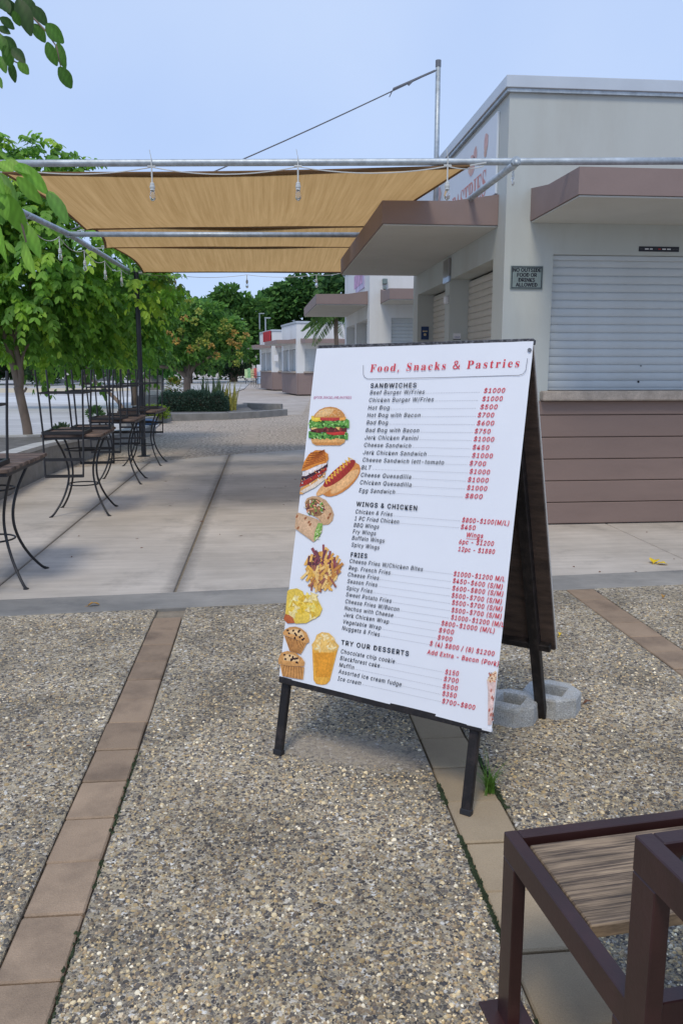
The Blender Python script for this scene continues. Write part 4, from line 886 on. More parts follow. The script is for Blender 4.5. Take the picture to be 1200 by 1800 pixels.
     ((235,160,120),(0.1014,0.6141,0.0975,0.6139,0.0929,0.6105,0.0922,0.6072,0.0962,0.6074,0.1008,0.6109)),
     ((90,130,50),(0.1165,0.6458,0.1128,0.6427,0.1119,0.6361,0.1146,0.6325,0.1182,0.6356,0.1192,0.6422)),
     ((190,200,120),(0.0776,0.6626,0.0723,0.6609,0.0679,0.6545,0.0688,0.6499,0.0741,0.6517,0.0785,0.658)),
     ((190,200,120),(0.0499,0.6413,0.0459,0.6402,0.0445,0.6365,0.047,0.6338,0.0509,0.635,0.0524,0.6387)),
     ((110,45,60),(0.0927,0.6187,0.09,0.616,0.0906,0.6113,0.0939,0.6093,0.0966,0.612,0.0959,0.6167)),
     ((190,200,120),(0.1078,0.6269,0.1042,0.6244,0.1029,0.6185,0.1053,0.6152,0.1089,0.6178,0.1102,0.6236)),
     ((90,130,50),(0.0777,0.6205,0.0736,0.6197,0.069,0.6155,0.0684,0.6121,0.0725,0.6129,0.0772,0.6171)),
     ((230,215,190),(0.1062,0.6206,0.1008,0.6215,0.0906,0.6196,0.086,0.6169,0.0915,0.616,0.1016,0.6179)),
     ((110,45,60),(0.0771,0.6335,0.0721,0.6312,0.0651,0.6246,0.063,0.6203,0.0679,0.6226,0.075,0.6292)),
     ((90,130,50),(0.0552,0.6597,0.0518,0.6584,0.0504,0.6546,0.0525,0.652,0.0559,0.6534,0.0572,0.6572)),
     ((230,215,190),(0.0737,0.605,0.0707,0.6067,0.066,0.6058,0.0642,0.603,0.0671,0.6013,0.0719,0.6022)),
     ((110,45,60),(0.0572,0.618,0.0576,0.614,0.0622,0.6079,0.0665,0.6059,0.066,0.6099,0.0614,0.616)),
     ((235,160,120),(0.0507,0.6523,0.0468,0.6525,0.0431,0.6494,0.0433,0.6462,0.0472,0.6461,0.0509,0.6491)),
     ((235,160,120),(0.0964,0.6074,0.0911,0.6073,0.0823,0.604,0.0787,0.6007,0.084,0.6007,0.0929,0.6041)),
     ((90,130,50),(0.1183,0.6276,0.1142,0.6293,0.1059,0.6293,0.1017,0.6276,0.1058,0.6259,0.1141,0.6259)),
     ((90,130,50),(0.1154,0.6213,0.1122,0.6183,0.1109,0.6116,0.1126,0.608,0.1157,0.611,0.1171,0.6177)),
     ((120,165,70),(0.1005,0.6178,0.1023,0.613,0.1102,0.6079,0.1162,0.6075,0.1144,0.6123,0.1066,0.6174)),
     ((70,95,45),(0.0625,0.662,0.0591,0.6617,0.0551,0.6586,0.0546,0.6558,0.0579,0.6562,0.0619,0.6593)),
     ((120,165,70),(0.0839,0.6454,0.0833,0.6422,0.0867,0.6394,0.0906,0.64,0.0912,0.6433,0.0879,0.646)),
     ((110,45,60),(0.1312,0.6359,0.1261,0.637,0.1187,0.6341,0.1163,0.6301,0.1214,0.629,0.1289,0.6319)),
     ((230,215,190),(0.0901,0.6272,0.0887,0.6232,0.0908,0.6163,0.0942,0.6133,0.0956,0.6173,0.0936,0.6243)),
     ((110,45,60),(0.0458,0.6411,0.0422,0.6411,0.0385,0.6381,0.0384,0.6352,0.0419,0.6352,0.0456,0.6382)),
     ((235,160,120),(0.1101,0.6223,0.1118,0.6203,0.1163,0.6193,0.119,0.6203,0.1173,0.6223,0.1129,0.6233)),
     ((190,200,120),(0.0863,0.6356,0.082,0.6349,0.076,0.6309,0.0742,0.6276,0.0784,0.6283,0.0845,0.6324)),
     ((120,165,70),(0.1058,0.6432,0.1067,0.6385,0.1131,0.632,0.1185,0.6303,0.1176,0.635,0.1112,0.6415)),
     ((110,45,60),(0.0455,0.6403,0.0445,0.6361,0.0485,0.6311,0.0535,0.6301,0.0544,0.6342,0.0505,0.6393)),
     ((110,45,60),(0.053,0.6299,0.0483,0.6278,0.0441,0.6215,0.0446,0.6171,0.0493,0.6192,0.0535,0.6256)),
     ((230,215,190),(0.1222,0.6293,0.1181,0.6297,0.1111,0.6276,0.1082,0.6251,0.1123,0.6247,0.1193,0.6268)),
     ((110,45,60),(0.086,0.6549,0.0845,0.6511,0.0878,0.6463,0.0924,0.6454,0.0939,0.6493,0.0906,0.654)),
     ((235,160,120),(0.061,0.6119,0.0629,0.6085,0.0693,0.6046,0.0738,0.604,0.0719,0.6073,0.0655,0.6113)),
     ((90,130,50),(0.0721,0.6132,0.069,0.6097,0.0667,0.6021,0.0675,0.5979,0.0706,0.6013,0.0729,0.609)),
     ((235,160,120),(0.0591,0.6394,0.0633,0.6359,0.0734,0.6337,0.0793,0.6349,0.0751,0.6383,0.065,0.6406)),
     ((110,45,60),(0.0882,0.6208,0.0838,0.6213,0.0791,0.6181,0.0788,0.6144,0.0832,0.614,0.0878,0.6172)),
     ((216,178,140),(-0.0055,0.6634,0.0045,0.6558,0.097,0.6738,0.1257,0.6882,0.1261,0.7214,0.1126,0.747,0.0925,0.7645,0.0809,0.759,-0.003,0.7198)),
     ((150,185,95),(0.1043,0.6878,0.1258,0.6891,0.1246,0.7259,0.0995,0.7607,0.092,0.7534,0.0941,0.7221)),
     ((100,150,60),(0.1189,0.7053,0.118,0.7019,0.1212,0.6983,0.124,0.6995,0.1226,0.7038)),
     ((225,225,190),(0.1189,0.7224,0.1199,0.7191,0.1246,0.7169,0.1266,0.7189,0.1231,0.7223)),
     ((225,225,190),(0.1049,0.7546,0.101,0.7533,0.0992,0.749,0.1019,0.7477,0.1054,0.7511)),
     ((80,120,50),(0.1184,0.7351,0.1151,0.7329,0.1148,0.7284,0.1178,0.7278,0.12,0.7319)),
     ((200,215,150),(0.1124,0.7162,0.1083,0.7169,0.1039,0.7141,0.1053,0.7118,0.1105,0.7131)),
     ((225,225,190),(0.1033,0.7466,0.1007,0.744,0.1015,0.7395,0.1047,0.7394,0.1058,0.7438)),
     ((200,215,150),(0.1056,0.7196,0.1016,0.7184,0.0995,0.7143,0.1021,0.7129,0.1059,0.7161)),
     ((100,150,60),(0.0995,0.7443,0.1009,0.741,0.106,0.7393,0.1076,0.7415,0.1037,0.7446)),
     ((100,150,60),(0.117,0.7297,0.1128,0.7299,0.1089,0.7267,0.1107,0.7246,0.1156,0.7264)),
     ((225,225,190),(0.1054,0.7357,0.104,0.7324,0.1065,0.7284,0.1095,0.7292,0.1088,0.7337)),
     ((200,215,150),(0.0986,0.7311,0.0967,0.728,0.0987,0.7238,0.1018,0.7243,0.1017,0.7288)),
     ((100,150,60),(0.1131,0.7394,0.1156,0.7366,0.121,0.7361,0.1219,0.7386,0.117,0.7406)),
     ((100,150,60),(0.1004,0.7107,0.1022,0.7076,0.1074,0.7063,0.1088,0.7086,0.1045,0.7113)),
     ((200,215,150),(0.1221,0.724,0.1183,0.7253,0.1134,0.7233,0.1142,0.7208,0.1196,0.7212)),
     ((225,225,190),(0.1196,0.7514,0.1155,0.7519,0.1113,0.749,0.1128,0.7467,0.118,0.7482)),
     ((200,215,150),(0.1215,0.7153,0.1175,0.7145,0.1148,0.7106,0.1172,0.7089,0.1214,0.7118)),
     ((200,215,150),(0.1118,0.7467,0.1079,0.748,0.103,0.7459,0.1039,0.7434,0.1093,0.7439)),
     ((100,150,60),(0.1248,0.7145,0.1211,0.7159,0.1161,0.7142,0.1167,0.7117,0.1221,0.7118)),
     ((200,215,150),(0.1068,0.7159,0.1061,0.7125,0.1095,0.709,0.1122,0.7102,0.1106,0.7145)),
     ((100,150,60),(0.1137,0.7102,0.1145,0.7069,0.1192,0.7046,0.1212,0.7066,0.1178,0.7101)),
     ((200,215,150),(0.1103,0.7464,0.1068,0.7444,0.1061,0.74,0.109,0.7392,0.1116,0.7431)),
     ((80,120,50),(0.103,0.7384,0.1054,0.7355,0.1107,0.7349,0.1117,0.7374,0.1069,0.7395)),
     ((225,225,190),(0.1108,0.7519,0.1068,0.7511,0.1042,0.7471,0.1067,0.7455,0.1108,0.7484)),
     ((100,150,60),(0.1096,0.7216,0.1108,0.7184,0.1157,0.7164,0.1175,0.7186,0.1137,0.7218)),
     ((80,120,50),(0.0977,0.7435,0.0983,0.74,0.1028,0.7375,0.105,0.7394,0.1018,0.7431)),
     ((165,100,60),(0.0387,0.6813,0.0374,0.6776,0.0403,0.672,0.0452,0.6688,0.0485,0.6704,0.0476,0.6756,0.0433,0.6804)),
     ((165,100,60),(0.0571,0.6955,0.0558,0.6918,0.0586,0.6862,0.0636,0.683,0.0668,0.6845,0.066,0.6897,0.0617,0.6945)),
     ((165,100,60),(0.0088,0.7223,0.0074,0.7185,0.0103,0.7129,0.0153,0.7097,0.0186,0.7112,0.0178,0.7164,0.0134,0.7213)),
     ((165,100,60),(-0.0031,0.6781,-0.0045,0.6743,-0.0016,0.6687,0.0035,0.6655,0.0068,0.6671,0.0059,0.6723,0.0015,0.6772)),
     ((165,100,60),(0.0637,0.7038,0.0624,0.7001,0.0653,0.6946,0.0702,0.6914,0.0734,0.6929,0.0726,0.698,0.0683,0.7029)),
     ((165,100,60),(0.1508,0.6564,0.1495,0.6528,0.1522,0.6473,0.157,0.6442,0.1602,0.6457,0.1594,0.6508,0.1552,0.6555)),
     ((165,100,60),(0.1447,0.6702,0.1434,0.6665,0.1462,0.661,0.151,0.6579,0.1542,0.6594,0.1534,0.6645,0.1492,0.6693)),
    ],
    'loaded_fries_picture': [
     ((235,180,80),(0.1413,0.9002,0.1421,0.8672,0.1322,0.8673,0.1313,0.9003)),
     ((225,165,80),(0.1774,0.8194,0.1944,0.8003,0.1864,0.7953,0.1693,0.8144)),
     ((240,195,120),(0.1558,0.9113,0.1563,0.8824,0.1458,0.8825,0.1452,0.9114)),
     ((225,170,90),(0.1932,0.9042,0.2091,0.8831,0.2018,0.8793,0.1859,0.9005)),
     ((240,195,120),(0.1993,0.9092,0.2195,0.8684,0.2099,0.8652,0.1897,0.906)),
     ((240,195,120),(0.1983,0.9202,0.1976,0.8806,0.1864,0.881,0.1871,0.9207)),
     ((225,165,80),(0.0781,0.8594,0.1056,0.8428,0.1002,0.8365,0.0726,0.8531)),
     ((225,165,80),(0.1022,0.8278,0.1348,0.8039,0.1267,0.7963,0.0941,0.8202)),
     ((245,205,130),(0.1445,0.9443,0.168,0.9127,0.1605,0.9089,0.1369,0.9405)),
     ((240,185,100),(0.1713,0.8534,0.1771,0.8078,0.1648,0.8069,0.1589,0.8525)),
     ((240,185,100),(0.2122,0.8534,0.2262,0.8162,0.2161,0.8136,0.202,0.8508)),
     ((240,185,100),(0.156,0.8077,0.1573,0.7781,0.1472,0.7778,0.1459,0.8075)),
     ((150,80,85),(0.1503,0.8082,0.1438,0.7685,0.1344,0.7696,0.1409,0.8094)),
     ((205,140,70),(0.1082,0.9328,0.1054,0.8911,0.0966,0.8917,0.0994,0.9335)),
     ((205,140,70),(0.1397,0.8828,0.1567,0.8428,0.1464,0.8399,0.1293,0.88)),
     ((240,185,100),(0.139,0.8564,0.1674,0.8224,0.1567,0.8163,0.1283,0.8503)),
     ((235,180,80),(0.2161,0.864,0.2031,0.8313,0.1939,0.8341,0.2069,0.8668)),
     ((240,185,100),(0.1655,0.8249,0.1597,0.7906,0.1492,0.7919,0.155,0.8262)),
     ((150,80,85),(0.2054,0.8577,0.2037,0.8188,0.195,0.8192,0.1967,0.8582)),
     ((160,100,80),(0.1128,0.9516,0.1117,0.9053,0.103,0.9057,0.104,0.952)),
     ((205,140,70),(0.2063,0.875,0.234,0.8482,0.2252,0.8417,0.1973,0.8685)),
     ((225,165,80),(0.1257,0.8204,0.1605,0.799,0.1537,0.7912,0.1188,0.8126)),
     ((240,185,100),(0.1495,0.8067,0.1692,0.7871,0.1596,0.7804,0.1398,0.8)),
     ((125,70,80),(0.1112,0.8684,0.1151,0.8252,0.1032,0.8246,0.0993,0.8679)),
     ((235,180,80),(0.1032,0.8891,0.1206,0.8582,0.112,0.855,0.0946,0.8859)),
     ((240,185,100),(0.1564,0.8562,0.1618,0.8088,0.1528,0.8082,0.1474,0.8557)),
     ((100,55,65),(0.1615,0.8549,0.1778,0.8097,0.1669,0.807,0.1505,0.8523)),
     ((240,185,100),(0.1992,0.8388,0.2162,0.8054,0.2063,0.8019,0.1892,0.8354)),
     ((225,170,90),(0.1616,0.9117,0.151,0.8732,0.1389,0.8758,0.1496,0.9143)),
     ((100,55,65),(0.1098,0.8695,0.1084,0.8223,0.0973,0.8227,0.0987,0.8699)),
     ((100,55,65),(0.1362,0.833,0.1174,0.7978,0.1086,0.8011,0.1274,0.8363)),
     ((225,170,90),(0.2,0.9367,0.1781,0.8966,0.1667,0.9012,0.1887,0.9413)),
     ((150,80,85),(0.1552,0.8702,0.1449,0.8306,0.1352,0.8325,0.1455,0.8722)),
     ((235,180,80),(0.2062,0.9364,0.1677,0.9048,0.1613,0.9103,0.1998,0.9419)),
     ((100,55,65),(0.1646,0.841,0.1415,0.8204,0.1316,0.8281,0.1549,0.8487)),
     ((245,205,130),(0.1915,0.9261,0.219,0.8878,0.2085,0.8826,0.1808,0.9209)),
     ((240,195,120),(0.1728,0.8752,0.1789,0.8489,0.1698,0.8476,0.1636,0.8739)),
     ((225,170,90),(0.0866,0.8937,0.083,0.8635,0.0723,0.8646,0.0759,0.8948)),
     ((240,185,100),(0.1064,0.8434,0.1205,0.8228,0.1118,0.8188,0.0977,0.8394)),
     ((245,205,130),(0.1819,0.9157,0.2097,0.8894,0.2017,0.8835,0.1738,0.9098)),
     ((245,205,130),(0.1166,0.8905,0.0885,0.8638,0.0812,0.8691,0.1093,0.8958)),
     ((150,80,85),(0.1242,0.8191,0.0944,0.7846,0.0836,0.791,0.1136,0.8255)),
     ((205,140,70),(0.0994,0.9394,0.1202,0.9076,0.1097,0.9031,0.0888,0.935)),
     ((100,55,65),(0.1191,0.8552,0.1253,0.827,0.1154,0.8257,0.1092,0.8539)),
     ((235,180,80),(0.1848,0.8959,0.2074,0.8752,0.2005,0.8699,0.1778,0.8905)),
     ((160,100,80),(0.1795,0.8972,0.1695,0.8734,0.1608,0.8761,0.1708,0.9)),
     ((225,170,90),(0.1734,0.9423,0.2074,0.9065,0.1994,0.9013,0.1654,0.9371)),
     ((125,70,80),(0.2115,0.8479,0.1997,0.8099,0.1917,0.8118,0.2035,0.8498)),
     ((235,180,80),(0.1459,0.9283,0.1633,0.9075,0.1524,0.9013,0.135,0.9221)),
     ((160,100,80),(0.2138,0.8907,0.2232,0.8618,0.2125,0.8595,0.2031,0.8885)),
     ((160,100,80),(0.1961,0.8911,0.2148,0.8588,0.2042,0.8547,0.1854,0.887)),
     ((240,195,120),(0.1045,0.8882,0.1045,0.8598,0.0929,0.8601,0.093,0.8885)),
     ((240,195,120),(0.1482,0.887,0.1203,0.8642,0.1128,0.8705,0.1407,0.8933)),
     ((245,205,130),(0.1073,0.9062,0.1119,0.8752,0.0984,0.8741,0.0937,0.9052)),
     ((205,140,70),(0.1643,0.9174,0.1995,0.8854,0.1935,0.8808,0.1583,0.9127)),
     ((150,80,85),(0.1778,0.8252,0.1792,0.7903,0.1693,0.7901,0.1678,0.825)),
     ((235,180,80),(0.1735,0.9077,0.1963,0.8898,0.1895,0.8837,0.1666,0.9015)),
     ((150,80,85),(0.1538,0.8323,0.1417,0.7972,0.1302,0.8001,0.1424,0.8352)),
     ((150,80,85),(0.2155,0.8483,0.1976,0.8155,0.1857,0.8202,0.2037,0.8531)),
     ((235,180,80),(0.1115,0.9314,0.1526,0.9045,0.1465,0.8978,0.1052,0.9247)),
     ((240,185,100),(0.2072,0.8592,0.186,0.8169,0.1783,0.8197,0.1996,0.862)),
     ((240,185,100),(0.1836,0.8402,0.1584,0.8157,0.1505,0.8214,0.1757,0.8459)),
     ((160,100,80),(0.1753,0.9047,0.1621,0.8602,0.1508,0.8628,0.1641,0.9073)),
     ((235,180,80),(0.1601,0.8683,0.1413,0.845,0.1327,0.8499,0.1516,0.8732)),
     ((240,195,120),(0.1944,0.9072,0.1637,0.8791,0.1566,0.8845,0.1874,0.9127)),
     ((235,180,80),(0.1999,0.8927,0.1738,0.8558,0.1654,0.86,0.1916,0.897)),
     ((150,80,85),(0.1275,0.8486,0.1521,0.8102,0.1444,0.8069,0.1197,0.8453)),
     ((245,205,130),(0.2165,0.8984,0.2241,0.8573,0.2126,0.856,0.205,0.8972)),
     ((235,180,80),(0.0999,0.9065,0.0893,0.8776,0.0802,0.88,0.0908,0.909)),
     ((235,180,80),(0.1407,0.9395,0.1674,0.9193,0.1607,0.9131,0.134,0.9333)),
     ((225,170,90),(0.115,0.893,0.0761,0.864,0.0675,0.8718,0.1065,0.9008)),
     ((160,100,80),(0.1563,0.9522,0.1541,0.9214,0.1438,0.9222,0.1461,0.9531)),
     ((235,180,80),(0.1324,0.905,0.1446,0.8704,0.1347,0.8682,0.1224,0.9028)),
     ((205,140,70),(0.1755,0.8986,0.1923,0.8666,0.1804,0.8624,0.1635,0.8944)),
     ((240,185,100),(0.0693,0.8594,0.0884,0.8194,0.0788,0.8164,0.0597,0.8564)),
     ((225,170,90),(0.1493,0.8822,0.1412,0.8531,0.1323,0.8549,0.1405,0.8841)),
     ((225,165,80),(0.1523,0.8265,0.1404,0.7945,0.1287,0.7976,0.1406,0.8297)),
     ((235,180,80),(0.1734,0.9451,0.1941,0.9017,0.1851,0.8989,0.1643,0.9423)),
     ((225,170,90),(0.1495,0.8915,0.153,0.8668,0.1401,0.8658,0.1366,0.8906)),
     ((245,205,130),(0.1663,0.906,0.1913,0.8672,0.1808,0.8626,0.1558,0.9015)),
     ((240,195,120),(0.1795,0.9326,0.1619,0.9073,0.1514,0.9126,0.169,0.9379)),
     ((160,100,80),(0.1832,0.8856,0.1639,0.8451,0.1555,0.848,0.1748,0.8886)),
     ((150,80,85),(0.2016,0.8579,0.2083,0.8307,0.1986,0.8292,0.1919,0.8564)),
     ((125,70,80),(0.1493,0.8327,0.153,0.7915,0.1439,0.791,0.1403,0.8323)),
     ((205,140,70),(0.13,0.9387,0.1444,0.8941,0.1326,0.8918,0.1181,0.9364)),
     ((245,205,130),(0.1847,0.9176,0.1783,0.8857,0.1676,0.8875,0.1741,0.9194)),
     ((160,100,80),(0.2071,0.8801,0.199,0.8547,0.1879,0.8574,0.1961,0.8829)),
     ((225,170,90),(0.1745,0.9142,0.2119,0.8886,0.2039,0.8802,0.1664,0.9059)),
     ((225,170,90),(0.1501,0.9074,0.132,0.8916,0.123,0.8988,0.1412,0.9146)),
     ((160,100,80),(0.1507,0.9283,0.1432,0.904,0.1346,0.906,0.1421,0.9304)),
     ((225,170,90),(0.1529,0.8745,0.1685,0.8362,0.1585,0.8335,0.1428,0.8719)),
     ((245,205,130),(0.1774,0.8939,0.2153,0.8669,0.21,0.8616,0.1721,0.8886)),
     ((125,70,80),(0.1533,0.8116,0.1602,0.7887,0.1511,0.7869,0.1442,0.8098)),
     ((160,100,80),(0.1363,0.8875,0.1547,0.8685,0.1456,0.8625,0.1272,0.8816)),
     ((240,195,120),(0.1033,0.9297,0.1244,0.8925,0.1163,0.8895,0.0951,0.9267)),
     ((240,185,100),(0.0895,0.8594,0.0824,0.8371,0.0709,0.8398,0.0781,0.8621)),
     ((150,80,85),(0.1819,0.8562,0.182,0.8287,0.1695,0.8289,0.1694,0.8564)),
     ((225,165,80),(0.0962,0.864,0.0785,0.8468,0.0712,0.852,0.0889,0.8691)),
     ((160,100,80),(0.156,0.9319,0.1812,0.9032,0.1707,0.8969,0.1454,0.9256)),
     ((240,195,120),(0.1361,0.9544,0.132,0.9136,0.1231,0.9144,0.1271,0.9554)),
     ((100,55,65),(0.0966,0.8621,0.0958,0.8138,0.0864,0.814,0.0872,0.8624)),
     ((240,185,100),(0.1787,0.8542,0.1587,0.8288,0.149,0.8342,0.1692,0.8596)),
     ((225,170,90),(0.1517,0.947,0.1414,0.9099,0.129,0.9126,0.1394,0.9498)),
     ((160,100,80),(0.2026,0.9036,0.2058,0.8722,0.194,0.8716,0.1908,0.9031)),
     ((125,70,80),(0.0916,0.8346,0.1062,0.8151,0.0978,0.8109,0.0831,0.8304)),
     ((245,205,130),(0.1332,0.8946,0.1361,0.861,0.1262,0.8606,0.1233,0.8943)),
     ((225,165,80),(0.1738,0.8361,0.1971,0.8164,0.1879,0.8088,0.1645,0.8285)),
     ((235,180,80),(0.1312,0.8945,0.1121,0.8632,0.1038,0.8668,0.123,0.8981)),
     ((160,100,80),(0.159,0.8761,0.1634,0.8517,0.1535,0.8506,0.1492,0.8751)),
     ((240,195,120),(0.1182,0.894,0.1149,0.866,0.1051,0.867,0.1083,0.895)),
     ((225,165,80),(0.1457,0.83,0.1174,0.8093,0.109,0.8172,0.1373,0.8378)),
     ((225,170,90),(0.1359,0.9337,0.1665,0.9077,0.1589,0.9015,0.1283,0.9275)),
     ((100,55,65),(0.1088,0.8396,0.1324,0.816,0.1223,0.809,0.0986,0.8326)),
     ((125,70,80),(0.1861,0.8614,0.1838,0.833,0.173,0.8338,0.1753,0.8622)),
     ((225,170,90),(0.1885,0.9174,0.2084,0.8816,0.2005,0.8786,0.1806,0.9145)),
     ((160,100,80),(0.1443,0.9313,0.173,0.8998,0.1627,0.8933,0.1338,0.9249)),
     ((160,100,80),(0.1289,0.869,0.1153,0.849,0.1043,0.8542,0.1179,0.8743)),
     ((225,170,90),(0.1279,0.9382,0.1336,0.8997,0.1226,0.8988,0.1169,0.9374)),
     ((100,55,65),(0.1307,0.8524,0.1135,0.8359,0.1042,0.8426,0.1214,0.8591)),
     ((225,170,90),(0.172,0.8726,0.1978,0.8504,0.1885,0.8428,0.1627,0.865)),
     ((160,100,80),(0.2231,0.9213,0.1901,0.8877,0.1832,0.8925,0.2163,0.9262)),
     ((150,80,85),(0.1121,0.8453,0.1264,0.8151,0.1178,0.8124,0.1035,0.8427)),
     ((160,100,80),(0.1091,0.9377,0.1236,0.9141,0.1127,0.9097,0.0981,0.9333)),
     ((225,170,90),(0.1476,0.9439,0.1556,0.9204,0.1428,0.9177,0.1348,0.9412)),
     ((205,140,70),(0.2,0.8915,0.2357,0.8636,0.227,0.8557,0.1912,0.8836)),
     ((205,140,70),(0.1161,0.9221,0.1466,0.8963,0.1404,0.8912,0.1098,0.9171)),
     ((205,140,70),(0.1408,0.8855,0.1223,0.8702,0.1138,0.8773,0.1324,0.8925)),
     ((100,55,65),(0.0898,0.8662,0.0884,0.8198,0.0765,0.8202,0.0779,0.8667)),
     ((205,140,70),(0.1065,0.9183,0.1325,0.8854,0.1249,0.8813,0.0988,0.9143)),
     ((160,100,80),(0.2265,0.8736,0.2164,0.8297,0.206,0.8316,0.2161,0.8755)),
     ((240,185,100),(0.0963,0.8422,0.0999,0.8117,0.0881,0.8109,0.0845,0.8414)),
     ((205,140,70),(0.1895,0.9077,0.1866,0.8849,0.1772,0.886,0.18,0.9088)),
     ((235,180,80),(0.1565,0.8864,0.1812,0.8503,0.1708,0.8454,0.1459,0.8815)),
     ((205,140,70),(0.206,0.8672,0.2434,0.8338,0.2344,0.8265,0.1968,0.86)),
     ((160,100,80),(0.1355,0.8861,0.1001,0.8496,0.0916,0.8553,0.1271,0.8919)),
     ((240,195,120),(0.1368,0.9063,0.1373,0.8818,0.125,0.8819,0.1245,0.9064)),
     ((125,70,80),(0.1382,0.8321,0.1128,0.793,0.1013,0.7982,0.1268,0.8373)),
     ((240,195,120),(0.1617,0.9397,0.1795,0.903,0.1698,0.8999,0.1519,0.9366)),
     ((245,205,130),(0.0595,0.9149,0.094,0.8795,0.0852,0.8737,0.0506,0.9092)),
     ((245,205,130),(0.1255,0.8851,0.1325,0.8521,0.1235,0.8509,0.1164,0.884)),
     ((205,140,70),(0.1398,0.8773,0.1563,0.8559,0.1458,0.8504,0.1293,0.8718)),
     ((245,205,130),(0.185,0.87,0.1794,0.841,0.1711,0.8423,0.1767,0.8713)),
     ((240,195,120),(0.1414,0.9161,0.1173,0.8732,0.1089,0.8766,0.1331,0.9195)),
     ((235,180,80),(0.1213,0.8913,0.0965,0.8721,0.087,0.8804,0.1119,0.8996)),
     ((235,180,80),(0.1073,0.872,0.0828,0.8545,0.0742,0.8627,0.0988,0.8802)),
     ((225,170,90),(0.1623,0.8788,0.1912,0.8407,0.1836,0.8367,0.1546,0.8749)),
     ((100,55,65),(0.1877,0.8554,0.1865,0.8249,0.1778,0.8253,0.179,0.8559)),
     ((235,180,80),(0.0884,0.9201,0.1088,0.884,0.0966,0.8795,0.0761,0.9157)),
     ((205,140,70),(0.2076,0.877,0.1924,0.8331,0.1821,0.8357,0.1974,0.8798)),
     ((240,195,120),(0.1415,0.871,0.1666,0.8555,0.1589,0.8467,0.1338,0.8622)),
    ],
    'nacho_chips_picture': [
     ((240,205,85),(-0.0045,0.9682,0.0065,0.96,0.0385,0.9513,0.068,0.9586,0.0771,0.973,0.1325,0.9655,0.1491,0.9896,0.1683,1.013,0.1589,1.041,0.1003,1.079,0.0525,1.088,-0.0006,1.064)),
     ((190,100,55),(-0.0069,1.079,-0.0016,1.058,0.032,1.06,0.0495,1.086,0.0146,1.093)),
     ((235,195,60),(0.1239,1.004,0.148,0.9945,0.1443,1.016)),
     ((250,225,120),(0.0839,0.9739,0.0885,0.9589,0.1018,0.9691)),
     ((250,225,120),(0.0623,1.01,0.0668,1.034,0.0383,1.026)),
     ((245,220,150),(0.0466,1.071,0.0125,1.057,0.0456,1.039)),
     ((225,180,55),(0.0941,1.01,0.0688,0.9955,0.0983,0.9844)),
     ((235,195,60),(0.0696,1.002,0.0525,0.9888,0.076,0.9829)),
     ((245,220,150),(0.1081,0.972,0.123,0.9974,0.0883,0.9963)),
     ((245,220,150),(0.1131,1.067,0.1161,1.036,0.1468,1.052)),
     ((225,180,55),(0.0863,0.9734,0.1017,1,0.0651,0.9989)),
     ((235,195,60),(0.0169,1.039,0.0416,1.037,0.0301,1.055)),
     ((245,220,150),(0.0201,1.062,0.0125,1.043,0.0367,1.046)),
     ((225,180,55),(0.1121,0.9985,0.1362,0.9974,0.1241,1.015)),
     ((248,230,160),(0.0459,1.026,0.0554,1.046,0.0285,1.044)),
     ((248,230,160),(0.1216,1.062,0.1102,1.042,0.1383,1.043)),
     ((248,230,160),(0.0548,0.9996,0.0194,1.004,0.0345,0.9767)),
     ((235,195,60),(0.033,1.02,0.0602,1.009,0.0567,1.033)),
     ((225,180,55),(0.1209,1.012,0.1376,1.037,0.1029,1.038)),
     ((250,225,120),(0.1413,1.016,0.1107,1.017,0.1264,0.9946)),
     ((250,225,120),(0.0099,1.03,0.0131,0.9973,0.0459,1.014)),
     ((245,220,150),(0.0455,0.9994,0.0294,0.982,0.0565,0.9787)),
     ((225,180,55),(0.0166,1.028,0.0282,0.9967,0.0547,1.019)),
     ((250,225,120),(0.1283,1.012,0.136,1.032,0.1109,1.028)),
     ((235,195,60),(0.0792,1.045,0.0639,1.016,0.1029,1.018)),
     ((235,195,60),(0.0782,1.05,0.05,1.034,0.0824,1.022)),
     ((248,230,160),(0.0274,1.024,0.0296,1.009,0.0448,1.017)),
     ((245,220,150),(0.0366,1.015,0.0679,1.024,0.0406,1.042)),
     ((225,180,55),(0.0889,0.9979,0.0546,0.9933,0.0783,0.9711)),
     ((245,220,150),(0.1094,0.9856,0.1311,0.9623,0.1434,0.9886)),
     ((245,220,150),(0.1163,0.988,0.1045,0.9574,0.1428,0.9632)),
     ((225,180,55),(0.0633,1.02,0.0547,1.005,0.0754,1.006)),
     ((250,225,120),(0.1161,1.007,0.1061,1.025,0.0926,1.01)),
     ((245,220,150),(0.1032,0.9956,0.0766,1.001,0.0856,0.9796)),
     ((245,220,150),(0.0869,1.031,0.1075,1.013,0.1146,1.036)),
     ((225,180,55),(0.1182,1.038,0.1412,1.04,0.1264,1.056)),
    ],
    'muffin_picture': [
     ((226,165,95),(0.0051,1.142,0.0558,1.149,0.1152,1.154,0.0931,1.2,0.063,1.199,0.0397,1.197)),
     ((120,65,30),(0.0114,1.143,0.0147,1.143,0.0446,1.197,0.0425,1.198)),
     ((120,65,30),(0.0194,1.144,0.0227,1.143,0.0485,1.198,0.0463,1.198)),
     ((120,65,30),(0.0274,1.145,0.0306,1.144,0.0523,1.198,0.0502,1.198)),
     ((120,65,30),(0.0353,1.146,0.0386,1.145,0.0561,1.198,0.054,1.198)),
     ((120,65,30),(0.0433,1.147,0.0465,1.146,0.0599,1.198,0.0578,1.198)),
     ((120,65,30),(0.0512,1.147,0.0544,1.147,0.0638,1.198,0.0616,1.199)),
     ((120,65,30),(0.059,1.148,0.0622,1.148,0.0676,1.198,0.0654,1.199)),
